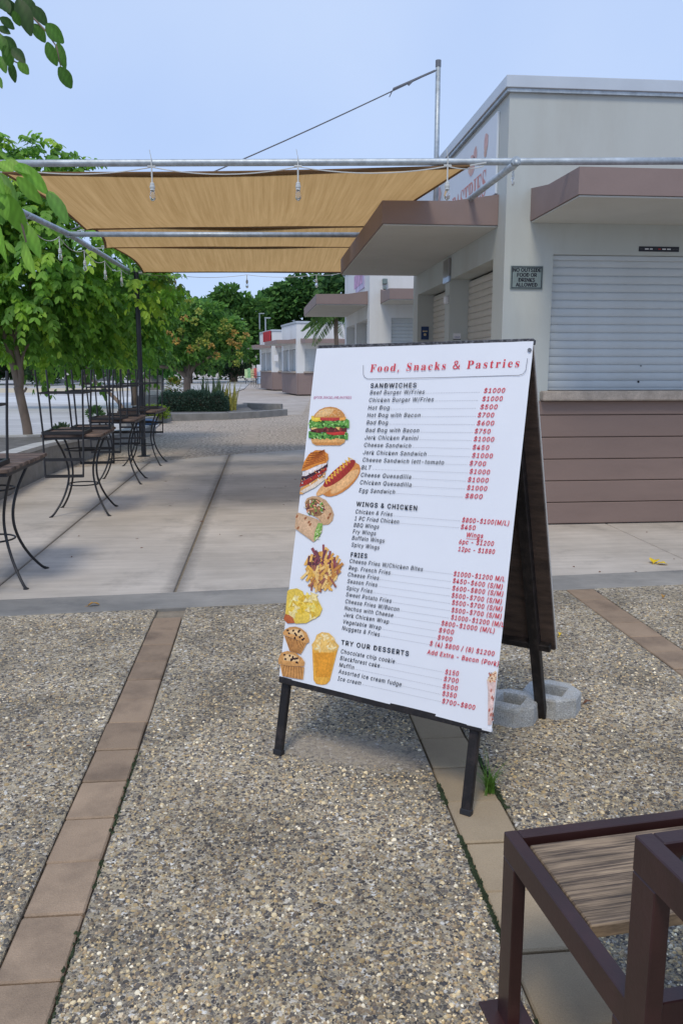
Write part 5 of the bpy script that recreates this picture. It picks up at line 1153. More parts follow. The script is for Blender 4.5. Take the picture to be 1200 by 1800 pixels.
     ((120,65,30),(0.0669,1.149,0.0701,1.149,0.0714,1.199,0.0693,1.199)),
     ((120,65,30),(0.0747,1.15,0.0779,1.15,0.0752,1.199,0.0731,1.199)),
     ((120,65,30),(0.0825,1.151,0.0857,1.151,0.079,1.199,0.0769,1.199)),
     ((120,65,30),(0.0903,1.152,0.0935,1.151,0.0828,1.199,0.0807,1.199)),
     ((120,65,30),(0.0981,1.153,0.1013,1.152,0.0866,1.199,0.0844,1.2)),
     ((120,65,30),(0.1059,1.154,0.109,1.153,0.0903,1.199,0.0882,1.2)),
     ((218,160,95),(-0.0031,1.132,0.007,1.117,0.0275,1.105,0.0541,1.099,0.0818,1.102,0.1079,1.114,0.1234,1.136,0.1252,1.149,0.1137,1.155,0.0556,1.147,0.002,1.14)),
     ((240,200,145),(0.0231,1.125,0.0293,1.118,0.0416,1.111,0.0576,1.108,0.0741,1.109,0.0896,1.115,0.0986,1.125,0.0995,1.132,0.0925,1.135,0.0578,1.132,0.026,1.129)),
     ((60,35,30),(0.0921,1.133,0.0871,1.135,0.0818,1.132,0.0815,1.128,0.0866,1.126,0.0918,1.129)),
     ((60,35,30),(0.0723,1.122,0.0676,1.12,0.0664,1.115,0.0698,1.111,0.0746,1.113,0.0758,1.118)),
     ((60,35,30),(0.0638,1.136,0.0589,1.135,0.0569,1.13,0.06,1.126,0.065,1.127,0.0669,1.132)),
     ((60,35,30),(0.094,1.143,0.0937,1.139,0.0985,1.135,0.1037,1.136,0.1039,1.14,0.0991,1.144)),
     ((60,35,30),(0.059,1.13,0.0538,1.13,0.0511,1.125,0.0535,1.121,0.0587,1.122,0.0614,1.126)),
     ((60,35,30),(0.0704,1.116,0.0694,1.112,0.0737,1.107,0.079,1.107,0.0799,1.112,0.0756,1.116)),
     ((60,35,30),(0.0147,1.123,0.014,1.119,0.0186,1.115,0.0239,1.115,0.0246,1.119,0.02,1.123)),
     ((60,35,30),(0.0841,1.14,0.0788,1.141,0.0749,1.137,0.0763,1.132,0.0816,1.132,0.0854,1.136)),
     ((60,35,30),(0.0991,1.146,0.0943,1.148,0.0887,1.146,0.088,1.142,0.0928,1.14,0.0984,1.142)),
     ((60,35,30),(0.0323,1.133,0.0271,1.134,0.0219,1.131,0.022,1.127,0.0272,1.125,0.0323,1.128)),
     ((60,35,30),(0.059,1.148,0.054,1.147,0.0523,1.142,0.0555,1.138,0.0604,1.139,0.0621,1.144)),
     ((60,35,30),(0.0428,1.121,0.0408,1.117,0.0441,1.112,0.0493,1.111,0.0513,1.115,0.0481,1.12)),
    ],
    'muffin_picture.001': [
     ((226,165,95),(0.0022,1.257,0.0573,1.255,0.1163,1.246,0.1167,1.294,0.0662,1.297,0.0195,1.299)),
     ((120,65,30),(0.0089,1.256,0.0121,1.256,0.0277,1.298,0.0255,1.299)),
     ((120,65,30),(0.0172,1.255,0.0204,1.255,0.0347,1.298,0.0325,1.298)),
     ((120,65,30),(0.0254,1.255,0.0287,1.254,0.0417,1.298,0.0396,1.298)),
     ((120,65,30),(0.0337,1.254,0.0369,1.253,0.0487,1.297,0.0466,1.298)),
     ((120,65,30),(0.0419,1.253,0.0451,1.252,0.0557,1.297,0.0535,1.297)),
     ((120,65,30),(0.0501,1.252,0.0533,1.252,0.0627,1.297,0.0605,1.297)),
     ((120,65,30),(0.0582,1.251,0.0614,1.251,0.0696,1.296,0.0675,1.297)),
     ((120,65,30),(0.0664,1.251,0.0696,1.25,0.0765,1.296,0.0744,1.296)),
     ((120,65,30),(0.0745,1.25,0.0777,1.249,0.0834,1.296,0.0813,1.296)),
     ((120,65,30),(0.0826,1.249,0.0858,1.248,0.0903,1.295,0.0882,1.296)),
     ((120,65,30),(0.0907,1.248,0.0938,1.248,0.0972,1.295,0.0951,1.295)),
     ((120,65,30),(0.0987,1.248,0.1019,1.247,0.1041,1.294,0.102,1.295)),
     ((120,65,30),(0.1068,1.247,0.1099,1.246,0.1109,1.294,0.1088,1.294)),
     ((218,160,95),(-0.0092,1.236,0.001,1.21,0.0299,1.198,0.0687,1.2,0.1003,1.213,0.1159,1.227,0.114,1.244,0.0545,1.254,-0.0063,1.256)),
     ((240,200,145),(0.0149,1.227,0.0213,1.214,0.0386,1.208,0.0618,1.208,0.0806,1.214,0.0898,1.221,0.0884,1.229,0.0525,1.235,0.0163,1.237)),
     ((60,35,30),(0.0587,1.227,0.0548,1.23,0.0484,1.23,0.0459,1.226,0.0498,1.223,0.0562,1.223)),
     ((60,35,30),(0.0746,1.239,0.0735,1.234,0.0776,1.23,0.0828,1.23,0.084,1.234,0.0799,1.238)),
     ((60,35,30),(0.071,1.226,0.0658,1.227,0.0611,1.224,0.0616,1.219,0.0668,1.218,0.0715,1.221)),
     ((60,35,30),(0.0569,1.23,0.0533,1.227,0.0544,1.222,0.0591,1.22,0.0627,1.222,0.0616,1.228)),
     ((60,35,30),(0.0486,1.236,0.0475,1.232,0.0517,1.227,0.057,1.227,0.0581,1.231,0.0539,1.235)),
     ((60,35,30),(0.0577,1.222,0.0538,1.22,0.0545,1.214,0.059,1.212,0.0628,1.214,0.0622,1.22)),
     ((60,35,30),(0.031,1.23,0.0282,1.234,0.0217,1.235,0.018,1.232,0.0208,1.228,0.0273,1.227)),
     ((60,35,30),(0.0688,1.225,0.0675,1.221,0.0714,1.216,0.0767,1.216,0.0781,1.22,0.0741,1.225)),
     ((60,35,30),(0.0759,1.223,0.0743,1.219,0.078,1.215,0.0832,1.214,0.0848,1.218,0.0812,1.223)),
     ((60,35,30),(0.047,1.218,0.0416,1.219,0.0377,1.215,0.039,1.211,0.0443,1.21,0.0483,1.214)),
     ((60,35,30),(0.0244,1.214,0.0215,1.218,0.015,1.219,0.0114,1.216,0.0143,1.212,0.0208,1.212)),
     ((60,35,30),(0.0872,1.237,0.0824,1.239,0.0768,1.237,0.0759,1.233,0.0807,1.231,0.0864,1.233)),
    ],
    'smoothie_picture': [
     ((242,178,70),(0.142,1.166,0.2577,1.146,0.2505,1.195,0.2383,1.274,0.225,1.291,0.2051,1.297,0.179,1.298,0.1652,1.286)),
     ((232,158,50),(0.1525,1.184,0.2468,1.168,0.2366,1.262,0.1756,1.273)),
     ((243,196,110),(0.1379,1.156,0.1511,1.136,0.1561,1.115,0.1779,1.101,0.209,1.099,0.234,1.112,0.2438,1.127,0.2608,1.139,0.2569,1.155,0.2241,1.171,0.1831,1.176,0.1467,1.173)),
     ((236,182,90),(0.1663,1.133,0.1633,1.13,0.1642,1.125,0.1683,1.121,0.1726,1.122,0.1738,1.127,0.171,1.132)),
     ((250,225,170),(0.21,1.149,0.2086,1.145,0.2124,1.137,0.2186,1.132,0.2225,1.133,0.2211,1.14,0.2156,1.147)),
     ((250,225,170),(0.2316,1.156,0.2335,1.151,0.2417,1.146,0.2501,1.143,0.2523,1.147,0.2467,1.152,0.2375,1.157)),
     ((250,225,170),(0.1925,1.132,0.189,1.129,0.1892,1.121,0.1929,1.116,0.1973,1.116,0.1991,1.122,0.197,1.129)),
     ((248,214,145),(0.212,1.14,0.2084,1.137,0.2083,1.131,0.2118,1.127,0.2162,1.127,0.2182,1.132,0.2163,1.138)),
     ((236,182,90),(0.2097,1.145,0.208,1.141,0.211,1.135,0.2165,1.131,0.2204,1.132,0.2196,1.138,0.2149,1.144)),
     ((250,225,170),(0.2337,1.157,0.229,1.16,0.2195,1.161,0.2123,1.158,0.2129,1.154,0.2208,1.152,0.2301,1.153)),
     ((248,214,145),(0.1687,1.14,0.165,1.143,0.1591,1.142,0.1556,1.139,0.157,1.135,0.1623,1.134,0.1675,1.136)),
     ((248,214,145),(0.1948,1.128,0.193,1.123,0.1959,1.117,0.2014,1.113,0.2054,1.114,0.2048,1.12,0.2001,1.126)),
     ((250,225,170),(0.1793,1.162,0.1732,1.162,0.165,1.158,0.1608,1.151,0.1638,1.149,0.1718,1.151,0.1787,1.157)),
     ((250,225,170),(0.2084,1.155,0.206,1.151,0.2077,1.147,0.2122,1.144,0.2161,1.146,0.2165,1.15,0.2131,1.154)),
     ((248,214,145),(0.1717,1.133,0.1687,1.137,0.1615,1.138,0.1555,1.136,0.1553,1.133,0.161,1.13,0.1683,1.13)),
     ((236,182,90),(0.1833,1.151,0.1783,1.151,0.1746,1.146,0.1749,1.141,0.179,1.139,0.1838,1.142,0.1857,1.147)),
     ((250,225,170),(0.203,1.125,0.2017,1.121,0.2052,1.115,0.211,1.112,0.2146,1.114,0.2133,1.119,0.2081,1.124)),
     ((250,225,170),(0.1937,1.117,0.1882,1.118,0.1809,1.115,0.1771,1.109,0.1798,1.106,0.1869,1.107,0.1931,1.112)),
     ((250,225,170),(0.1536,1.17,0.1569,1.165,0.1671,1.161,0.1765,1.159,0.1781,1.163,0.1707,1.168,0.1598,1.172)),
     ((236,182,90),(0.2295,1.133,0.2265,1.13,0.2275,1.123,0.2317,1.117,0.236,1.118,0.2371,1.124,0.2342,1.131)),
     ((248,214,145),(0.1762,1.151,0.172,1.149,0.1706,1.142,0.173,1.136,0.1775,1.135,0.1807,1.141,0.1801,1.148)),
     ((248,214,145),(0.177,1.132,0.1719,1.133,0.1665,1.13,0.1648,1.125,0.1682,1.122,0.174,1.123,0.178,1.128)),
     ((250,225,170),(0.2293,1.124,0.2253,1.122,0.2241,1.117,0.2267,1.113,0.2312,1.112,0.234,1.116,0.2332,1.121)),
     ((250,225,170),(0.1896,1.117,0.1908,1.113,0.1979,1.107,0.2055,1.106,0.2079,1.109,0.2033,1.114,0.1951,1.118)),
     ((248,214,145),(0.2347,1.124,0.2304,1.123,0.2286,1.118,0.2307,1.113,0.2351,1.113,0.2384,1.116,0.2382,1.121)),
     ((248,214,145),(0.1792,1.18,0.1751,1.177,0.1741,1.168,0.1768,1.161,0.1813,1.161,0.1842,1.168,0.1832,1.176)),
     ((248,214,145),(0.2328,1.155,0.2288,1.152,0.2277,1.146,0.2303,1.141,0.2347,1.141,0.2376,1.145,0.2367,1.151)),
     ((248,214,145),(0.1626,1.128,0.1653,1.123,0.1737,1.12,0.1813,1.12,0.1825,1.124,0.1763,1.128,0.1675,1.13)),
     ((248,214,145),(0.23,1.151,0.2261,1.149,0.2253,1.142,0.2282,1.137,0.2326,1.137,0.2352,1.142,0.2341,1.148)),
    ],
    'ice_cream_picture': [
     ((226,196,186),(0.8562,1.156,0.8943,1.143,0.8943,1.18,0.8939,1.297,0.8761,1.301,0.8646,1.191)),
     ((235,205,170),(0.8562,1.156,0.8632,1.137,0.8824,1.118,0.8932,1.123,0.8961,1.148,0.8721,1.161)),
     ((140,70,50),(0.8694,1.137,0.8671,1.139,0.8639,1.138,0.8643,1.136,0.8677,1.136)),
     ((140,70,50),(0.8694,1.14,0.8669,1.141,0.864,1.14,0.8648,1.138,0.8681,1.138)),
     ((190,95,60),(0.8778,1.151,0.8755,1.153,0.8723,1.152,0.8726,1.15,0.876,1.15)),
     ((225,140,90),(0.87,1.157,0.8673,1.157,0.8649,1.155,0.8661,1.153,0.8692,1.155)),
     ((190,95,60),(0.8663,1.139,0.8636,1.138,0.8618,1.136,0.8633,1.134,0.8661,1.136)),
     ((140,70,50),(0.8744,1.133,0.876,1.131,0.8794,1.131,0.8799,1.133,0.8768,1.134)),
     ((140,70,50),(0.8644,1.146,0.8619,1.147,0.859,1.146,0.8598,1.144,0.8631,1.144)),
     ((225,140,90),(0.8777,1.154,0.8789,1.152,0.8822,1.151,0.8831,1.152,0.8803,1.155)),
     ((190,95,60),(0.8737,1.148,0.8718,1.146,0.8722,1.143,0.8743,1.142,0.8752,1.145)),
     ((140,70,50),(0.8714,1.131,0.8689,1.13,0.8679,1.127,0.8697,1.126,0.8719,1.128)),
     ((190,95,60),(0.8672,1.16,0.8675,1.158,0.8703,1.156,0.8718,1.157,0.8699,1.16)),
     ((140,70,50),(0.8843,1.142,0.8849,1.14,0.8879,1.138,0.8892,1.139,0.887,1.142)),
     ((225,140,90),(0.8814,1.155,0.8827,1.152,0.8861,1.152,0.8868,1.153,0.8839,1.155)),
     ((190,95,60),(0.8815,1.132,0.879,1.131,0.8777,1.128,0.8794,1.127,0.8818,1.129)),
     ((140,70,50),(0.8691,1.134,0.8664,1.134,0.8646,1.132,0.8662,1.13,0.8689,1.132)),
     ((225,140,90),(0.8893,1.142,0.8868,1.142,0.8855,1.139,0.8873,1.137,0.8896,1.14)),
     ((190,95,60),(0.8696,1.135,0.867,1.135,0.8642,1.134,0.865,1.132,0.8684,1.132)),
     ((190,95,60),(0.8685,1.16,0.8666,1.158,0.8669,1.155,0.869,1.154,0.87,1.157)),
     ((190,95,60),(0.8682,1.135,0.8663,1.137,0.8628,1.137,0.8626,1.135,0.8659,1.133)),
     ((190,95,60),(0.8781,1.138,0.8782,1.136,0.8809,1.133,0.8825,1.135,0.8808,1.138)),
     ((140,70,50),(0.8875,1.149,0.8857,1.147,0.8862,1.144,0.8883,1.144,0.8891,1.147)),
     ((140,70,50),(0.8825,1.129,0.8817,1.126,0.8837,1.124,0.8856,1.124,0.8849,1.127)),
     ((140,70,50),(0.8747,1.146,0.8723,1.147,0.8692,1.146,0.8697,1.144,0.8731,1.144)),
     ((225,140,90),(0.8866,1.155,0.884,1.156,0.8818,1.153,0.8832,1.152,0.8862,1.153)),
     ((225,140,90),(0.8667,1.157,0.8652,1.155,0.8662,1.151,0.8683,1.151,0.8686,1.155)),
     ((140,70,50),(0.8598,1.131,0.8608,1.128,0.864,1.127,0.8651,1.129,0.8624,1.131)),
     ((190,95,60),(0.8695,1.137,0.8698,1.134,0.8726,1.132,0.8741,1.133,0.8722,1.136)),
     ((225,140,90),(0.8669,1.135,0.8643,1.135,0.8618,1.133,0.8629,1.131,0.8661,1.132)),
     ((190,95,60),(0.8647,1.132,0.8624,1.134,0.8592,1.133,0.8595,1.131,0.8629,1.13)),
     ((140,70,50),(0.876,1.146,0.8739,1.147,0.8706,1.147,0.8706,1.145,0.874,1.144)),
     ((200,130,115),(0.8786,1.186,0.8757,1.192,0.8721,1.191,0.8716,1.185,0.8745,1.179,0.8781,1.18)),
     ((185,110,95),(0.8797,1.251,0.8768,1.257,0.8733,1.257,0.8727,1.251,0.8756,1.245,0.8792,1.245)),
     ((200,130,115),(0.8993,1.267,0.8963,1.272,0.8928,1.272,0.8923,1.266,0.8952,1.26,0.8987,1.261)),
     ((185,110,95),(0.8867,1.265,0.8837,1.271,0.8802,1.271,0.8797,1.265,0.8826,1.259,0.8861,1.259)),
     ((200,130,115),(0.8955,1.26,0.8926,1.266,0.8891,1.266,0.8885,1.26,0.8915,1.254,0.895,1.254)),
     ((240,225,220),(0.8874,1.198,0.8845,1.204,0.881,1.203,0.8804,1.197,0.8833,1.191,0.8868,1.192)),
     ((240,225,220),(0.9005,1.281,0.8976,1.287,0.8941,1.287,0.8935,1.281,0.8964,1.275,0.8999,1.275)),
     ((185,110,95),(0.8984,1.279,0.8955,1.285,0.892,1.285,0.8914,1.279,0.8943,1.273,0.8978,1.273)),
     ((185,110,95),(0.8921,1.243,0.8892,1.249,0.8857,1.249,0.8851,1.243,0.888,1.237,0.8915,1.237)),
     ((200,130,115),(0.8923,1.207,0.8893,1.212,0.8858,1.212,0.8853,1.206,0.8882,1.2,0.8917,1.201)),
     ((185,110,95),(0.8906,1.212,0.8876,1.218,0.8841,1.218,0.8835,1.212,0.8865,1.206,0.89,1.206)),
     ((240,225,220),(0.8903,1.201,0.8874,1.207,0.8839,1.207,0.8833,1.201,0.8862,1.195,0.8897,1.195)),
     ((185,110,95),(0.8953,1.262,0.8924,1.268,0.8889,1.268,0.8883,1.262,0.8912,1.256,0.8947,1.256)),
     ((185,110,95),(0.8846,1.208,0.8817,1.213,0.8781,1.213,0.8776,1.207,0.8805,1.201,0.884,1.202)),
    ],
}

# ================================================================== GROUND
def yb(x): return 5.09 + .072 * x              # front edge of the concrete band
far_line = [(-8, 10.3), (-3.1, 12.55), (-1.9, 13.3), (-.62, 14.35), (.71, 15.1), (2.2, 15.6), (9, 16.5)]
def yf(x):
    for (a, b), (c, d) in zip(far_line, far_line[1:]):
        if x <= c: return b + (d - b) * (x - a) / (c - a)
    return far_line[-1][1]

g = MB(); g.prism([(-300, -60), (300, -60), (300, 500), (-300, 500)], -.3, -.062)
tag(g.build('ground', M['far_paving']), kind='structure')

bed = MB(); bed.prism([(-7, -3), (9, -3), (9, yb(9)), (-7, yb(-7))], -.06, -.022)
paving = tag(bed.build('aggregate_paving', M['grout']), kind='structure')
STRIPS = [(-2.02, -1.85), (-.695, -.525), (.610, .802), (2.03, 2.225), (3.44, 3.63)]
edges = [-7] + [e for s in STRIPS for e in s] + [9]
for i in range(0, len(edges), 2):
    a, b = edges[i], edges[i + 1]; gp = .004
    m_ = MB(); n = 8
    pts = [(a + gp, -3), (b - gp, -3)] + [(b - gp - (b - a - 2 * gp) * k / n, yb(b - (b - a) * k / n) - .006) for k in range(n + 1)]
    m_.prism(pts, -.055, 0, .004); m_.build('aggregate_panel', M['aggregate'], paving)
brick_cache = {}
def brick_mesh(w, key):
    if (round(w, 3), key) not in brick_cache:
        q = MB(); q.box(-w / 2, w / 2, -.122, .122, -.05, 0, .005); brick_cache[round(w, 3), key] = q.mesh('brick', M[key])
    return brick_cache[round(w, 3), key]
for si, (a, b) in enumerate(STRIPS):
    key = 'brick_b' if si == 2 else 'brick'; w = b - a - .005; k = 0
    ph = 4.85 + .125 if si != 2 else 3.085 + .125 + 1.75
    y = yb((a + b) / 2) - .13
    if si == 1: y = 4.98 - .005
    if si == 2: y = 3.085 + .125 + .25 * 7
    while y > .7:
        if y + .125 < yb((a + b) / 2):
            o = bpy.data.objects.new('brick', brick_mesh(w, key)); COL.objects.link(o); o.parent = paving
            o.location = ((a + b) / 2 + random.uniform(-.002, .002), y, random.uniform(-.003, .003)); o.rotation_euler = (random.uniform(-.006, .006), random.uniform(-.01, .01), random.uniform(-.006, .006))
        y -= .25

bd = MB(); N_ = 14
pts = [(-7 + 16 * k / N_, yb(-7 + 16 * k / N_)) for k in range(N_ + 1)]
bd.prism(pts + [(x, y + .37) for x, y in pts[::-1]], -.06, .002, .004)
tag(bd.build('concrete_band', M['band']), kind='structure')

sb = MB(); sb.prism([(-8, yb(-8) + .38), (9, yb(9) + .38)] + far_line[::-1], -.06, -.014)
slab = tag(sb.build('slab', M['grout']), kind='structure')
for a, b in ((-8, -3.06), (-3.05, -1.875), (-1.861, -.641), (-.623, 3.285), (3.297, 9)):
    xs = [a + (b - a) * k / 6 for k in range(7)]
    q = MB(); q.prism([(x, yb(x) + .376) for x in xs] + [(x, yf(x) - .01) for x in xs[::-1]], -.055, 0, .006)
    q.build('concrete_panel', M['slab'], slab)

fa = MB(); fa.prism(far_line + [(9, 40), (2.2, 40), (1.2, 26.6), (-2.9, 24.5), (-2.62, 19.0), (-3.0, 14)], -.06, 0)
tag(fa.build('far_aggregate_paving', M['far_aggregate']), kind='structure')
fb = MB()
for p in ([(-1.62, 14.0), (-1.42, 14.0), (-1.36, 23.6), (-1.56, 23.5)], [(-.46, 14.9), (-.22, 15.0), (-.10, 24.2), (-.34, 24.1)]):
    fb.prism(p, -.05, .004)
tag(fb.build('brick_strip', mat('far_strip', (.40, .33, .26), .9, .2, 4, .3, 30)), kind='structure')
ft_ = MB(); ft_.prism([(-3.0, 13.5), (-2.7, 19.0), (-2.95, 24.6), (-2.9, 30), (-1.5, 60), (-1.5, 120), (-120, 120), (-120, 9), (-8, 9)], -.06, -.002)
tag(ft_.build('street', M['street']), kind='structure')
sc_ = MB(); sc_.prism([(-3.4, 29), (-6, 33.5), (-11, 37), (-16, 38), (-16, 43), (-9.5, 45), (-5, 42), (-3, 36)], -.001, .004)
tag(sc_.build('pale_paving', M['white'] if False else mat('pale_street_paving', (.60, .60, .58), .85, .1, .6, .1, 20)), kind='structure')
ss = MB(); ss.prism([(-40, 49), (-10.5, 52), (-8.8, 55.5), (-10, 62), (-40, 62)], -.001, .005)
tag(ss.build('sand', mat('yellow_sand', (.55, .47, .33), .95, .12, 1, .2, 20)), kind='structure')

# low planter wall at the left, with its bed
wp = [(-2.7, 5.6), (-2.86, 7.2), (-3.0, 8.8), (-3.08, 10.4), (-3.07, 11.9), (-2.95, 13.6), (-2.82, 15.4), (-2.66, 17.2), (-2.5, 19.0)]
wh = [.47, .47, .47, .46, .44, .38, .31, .26, .24]
wall_t = thing('planter_wall', 'long low concrete planter wall behind the row of bar tables', 'wall', (-3, 10, 0))
q = MB(); c_ = MB()
for i in range(len(wp) - 1):
    (x0, y0), (x1, y1) = wp[i], wp[i + 1]
    d = Vector((x1 - x0, y1 - y0)).normalized(); n0 = Vector((-d.y, d.x)) * .2
    vs = [(x0, y0, -.05), (x1, y1, -.05), (x1 + n0.x, y1 + n0.y, -.05), (x0 + n0.x, y0 + n0.y, -.05), (x0, y0, wh[i] - .05), (x1, y1, wh[i + 1] - .05), (x1 + n0.x, y1 + n0.y, wh[i + 1] - .05), (x0 + n0.x, y0 + n0.y, wh[i] - .05)]
    q.add(vs, [(3, 2, 1, 0), (4, 5, 6, 7), (0, 1, 5, 4), (1, 2, 6, 5), (2, 3, 7, 6), (3, 0, 4, 7)])
    e = d * .004; f_ = Vector((-d.y, d.x))
    o0 = -f_ * .015; o1 = f_ * .215
    a0 = Vector((x0, y0)) + e; a1 = Vector((x1, y1)) - e
    vs = [(a0.x + o0.x, a0.y + o0.y, wh[i] - .048), (a1.x + o0.x, a1.y + o0.y, wh[i + 1] - .048), (a1.x + o1.x, a1.y + o1.y, wh[i + 1] - .048), (a0.x + o1.x, a0.y + o1.y, wh[i] - .048)]
    vs += [(x, y, z + .05) for x, y, z in vs]
    c_.add(vs, [(3, 2, 1, 0), (4, 5, 6, 7), (0, 1, 5, 4), (1, 2, 6, 5), (2, 3, 7, 6), (3, 0, 4, 7)])
q.build('wall', M['kerb'], wall_t); c_.build('cap', M['cap'], wall_t)
sb_ = MB(); sb_.prism([(-2.9, 5.6), (-3.22, 9), (-3.28, 11.9), (-3.15, 13.6), (-3.05, 14.6), (-3.9, 13.95), (-8, 13.8), (-8, 5.6)], -.02, .36)
tag(sb_.build('planting_bed', M['soil']), kind='structure')
kb = MB(); kb.prism([(-8, 13.8), (-3.95, 13.95), (-3.1, 14.62), (-3.05, 14.75), (-3.95, 14.1), (-8, 13.96)], -.02, .39)
tag(kb.build('bed_kerb', M['cap'], None), 'pale concrete kerb along the back of the planting bed by the tree', 'kerb')

# debris on the slab
q = MB()
for k in range(60):
    x, y = random.uniform(-2.2, 6), random.uniform(5.6, 12)
    if x > 2.1 and y > 7.4: continue
    a = random.random() * 6.28; l = random.uniform(.008, .03); w = random.uniform(.003, .008)
    q.add([(x - l * math.cos(a), y - l * math.sin(a), .003), (x - w * math.sin(a), y + w * math.cos(a), .008), (x + l * math.cos(a), y + l * math.sin(a), .004), (x + w * math.sin(a), y - w * math.cos(a), .003)], [(0, 1, 2, 3)])
tag(q.build('leaf_litter', M['brown_leaf']), kind='stuff')

# pebbles standing proud of the aggregate, near the camera
def pebbles():
    pal = np.array([lin(c) for c in ((98, 93, 90), (70, 68, 68), (150, 136, 112), (176, 156, 120), (124, 112, 98), (202, 188, 158), (226, 219, 202), (160, 142, 118), (112, 102, 92), (180, 168, 148))])
    pr = np.array([.16, .11, .14, .11, .12, .1, .05, .09, .07, .05])
    out_v = []; out_f = []; out_c = []; base = 0
    spans = [(edges[i], edges[i + 1]) for i in range(0, len(edges), 2)]
    total = 78000
    # density falls with distance
    d = 1.15 + (4.9 - 1.15) * rng.random(total * 3) ** 1.35
    x = d * (-.52 + 1.2 * rng.random(total * 3)) + .1
    ok = np.zeros(len(d), bool)
    for a, b in spans: ok |= (x > a + .014) & (x < b - .014)
    ok &= d < (5.05 + .072 * x)
    dust = (((x - .33) * .94 + (d - 3.0) * -.34) / .42) ** 2 + (((x - .33) * .34 + (d - 3.0) * .94) / .16) ** 2
    ok &= (dust > .35 + .9 * rng.random(len(d)))
    x = x[ok][:total]; y = d[ok][:total]; n = len(x)
    s = rng.lognormal(math.log(.0043), .36, n).clip(.0022, .010)
    ang = rng.random(n) * 6.283; asp = .6 + .4 * rng.random(n); hz = .22 + .26 * rng.random(n)
    t = np.linspace(0, 2 * np.pi, 6, endpoint=False)
    ring = np.stack([np.cos(t), np.sin(t)], 1)[None] * (1 + .25 * (rng.random((n, 6, 1)) - .5))
    rx = ring[:, :, 0] * s[:, None]; ry = ring[:, :, 1] * (s * asp)[:, None]
    ca, sa = np.cos(ang)[:, None], np.sin(ang)[:, None]
    X = x[:, None] + rx * ca - ry * sa; Y = y[:, None] + rx * sa + ry * ca
    V = np.zeros((n, 12, 3)); V[:, :6, 0] = X; V[:, :6, 1] = Y; V[:, :6, 2] = -.001
    V[:, 6:, 0] = x[:, None] + (X - x[:, None]) * .62; V[:, 6:, 1] = y[:, None] + (Y - y[:, None]) * .62; V[:, 6:, 2] = (s * hz)[:, None] * (1 + .3 * (rng.random((n, 6)) - .5))
    q = np.array([(i, (i + 1) % 6, 6 + (i + 1) % 6, 6 + i) for i in range(6)] + [(6, 7, 8, 9), (6, 9, 10, 11)])
    F = (np.arange(n) * 12)[:, None, None] + q[None]
    wear = np.sin(x * 3.1 + 1.3 * np.sin(y * 2.3)) + np.sin(y * 4.2 + 2 * np.sin(x * 1.7 + 1)) + .8 * np.sin(x * 8.3 - y * 5.1)
    c = pal[rng.choice(len(pal), n, p=pr / pr.sum())] * (.8 + .4 * rng.random((n, 1))) * (1 + .10 * wear[:, None]) * np.array([1.30, 1.22, 1.05])
    o = np_mesh('pebbles', V.reshape(-1, 3), F.reshape(-1, 4), M['pebble'], np.repeat(c, 12, 0), smooth=False, parent=paving)
    tag(o, kind='stuff')
pebbles()

# moss in the joints of the sandy brick strip
def moss():
    V = []; F = []
    for x0, y0, y1, den in ((.605, .9, 2.75, 1500), (.808, .9, 3.0, 1100), (-.522, 1.2, 3.2, 250)):
        for k in range(den):
            y = random.uniform(y0, y1)
            if math.sin(y * 7 + x0 * 9) + math.sin(y * 17.3) < -.5: continue
            x = x0 + random.gauss(0, .004); s = random.uniform(.003, .007); b = len(V)
            for i in range(5):
                a = i * 1.2566 + random.random(); V.append((x + s * math.cos(a), y + s * 1.4 * math.sin(a), -.003))
            V.append((x, y, random.uniform(.003, .009)))
            for i in range(5): F.append((b + i, b + (i + 1) % 5, b + 5))
    o = np_mesh('moss', np.array(V), np.array(F), M['moss'], parent=paving); tag(o, kind='stuff')
moss()

# ================================================================== KIOSKS
slat_cache = {}
def slat_mesh(L, h, m_, axis):
    k = (round(L, 3), round(h, 4), m_.name, axis)
    if k in slat_cache: return slat_cache[k]
    prof = [(0, 0), (-.006, .1), (-.0105, .3), (-.0115, .55), (-.0095, .8), (-.003, .955), (.004, .965), (.004, 1.0)]
    q = MB(); vs = []; n = len(prof)
    for e in (0, L):
        for d, z in prof: vs.append((e, d, z * h) if axis == 'x' else (d, e, z * h))
    q.add(vs, [(i, n + i, n + i + 1, i + 1) if axis == 'x' else (i, i + 1, n + i + 1, n + i) for i in range(n - 1)])
    slat_cache[k] = q.mesh('slat', m_, smooth=False); return slat_cache[k]

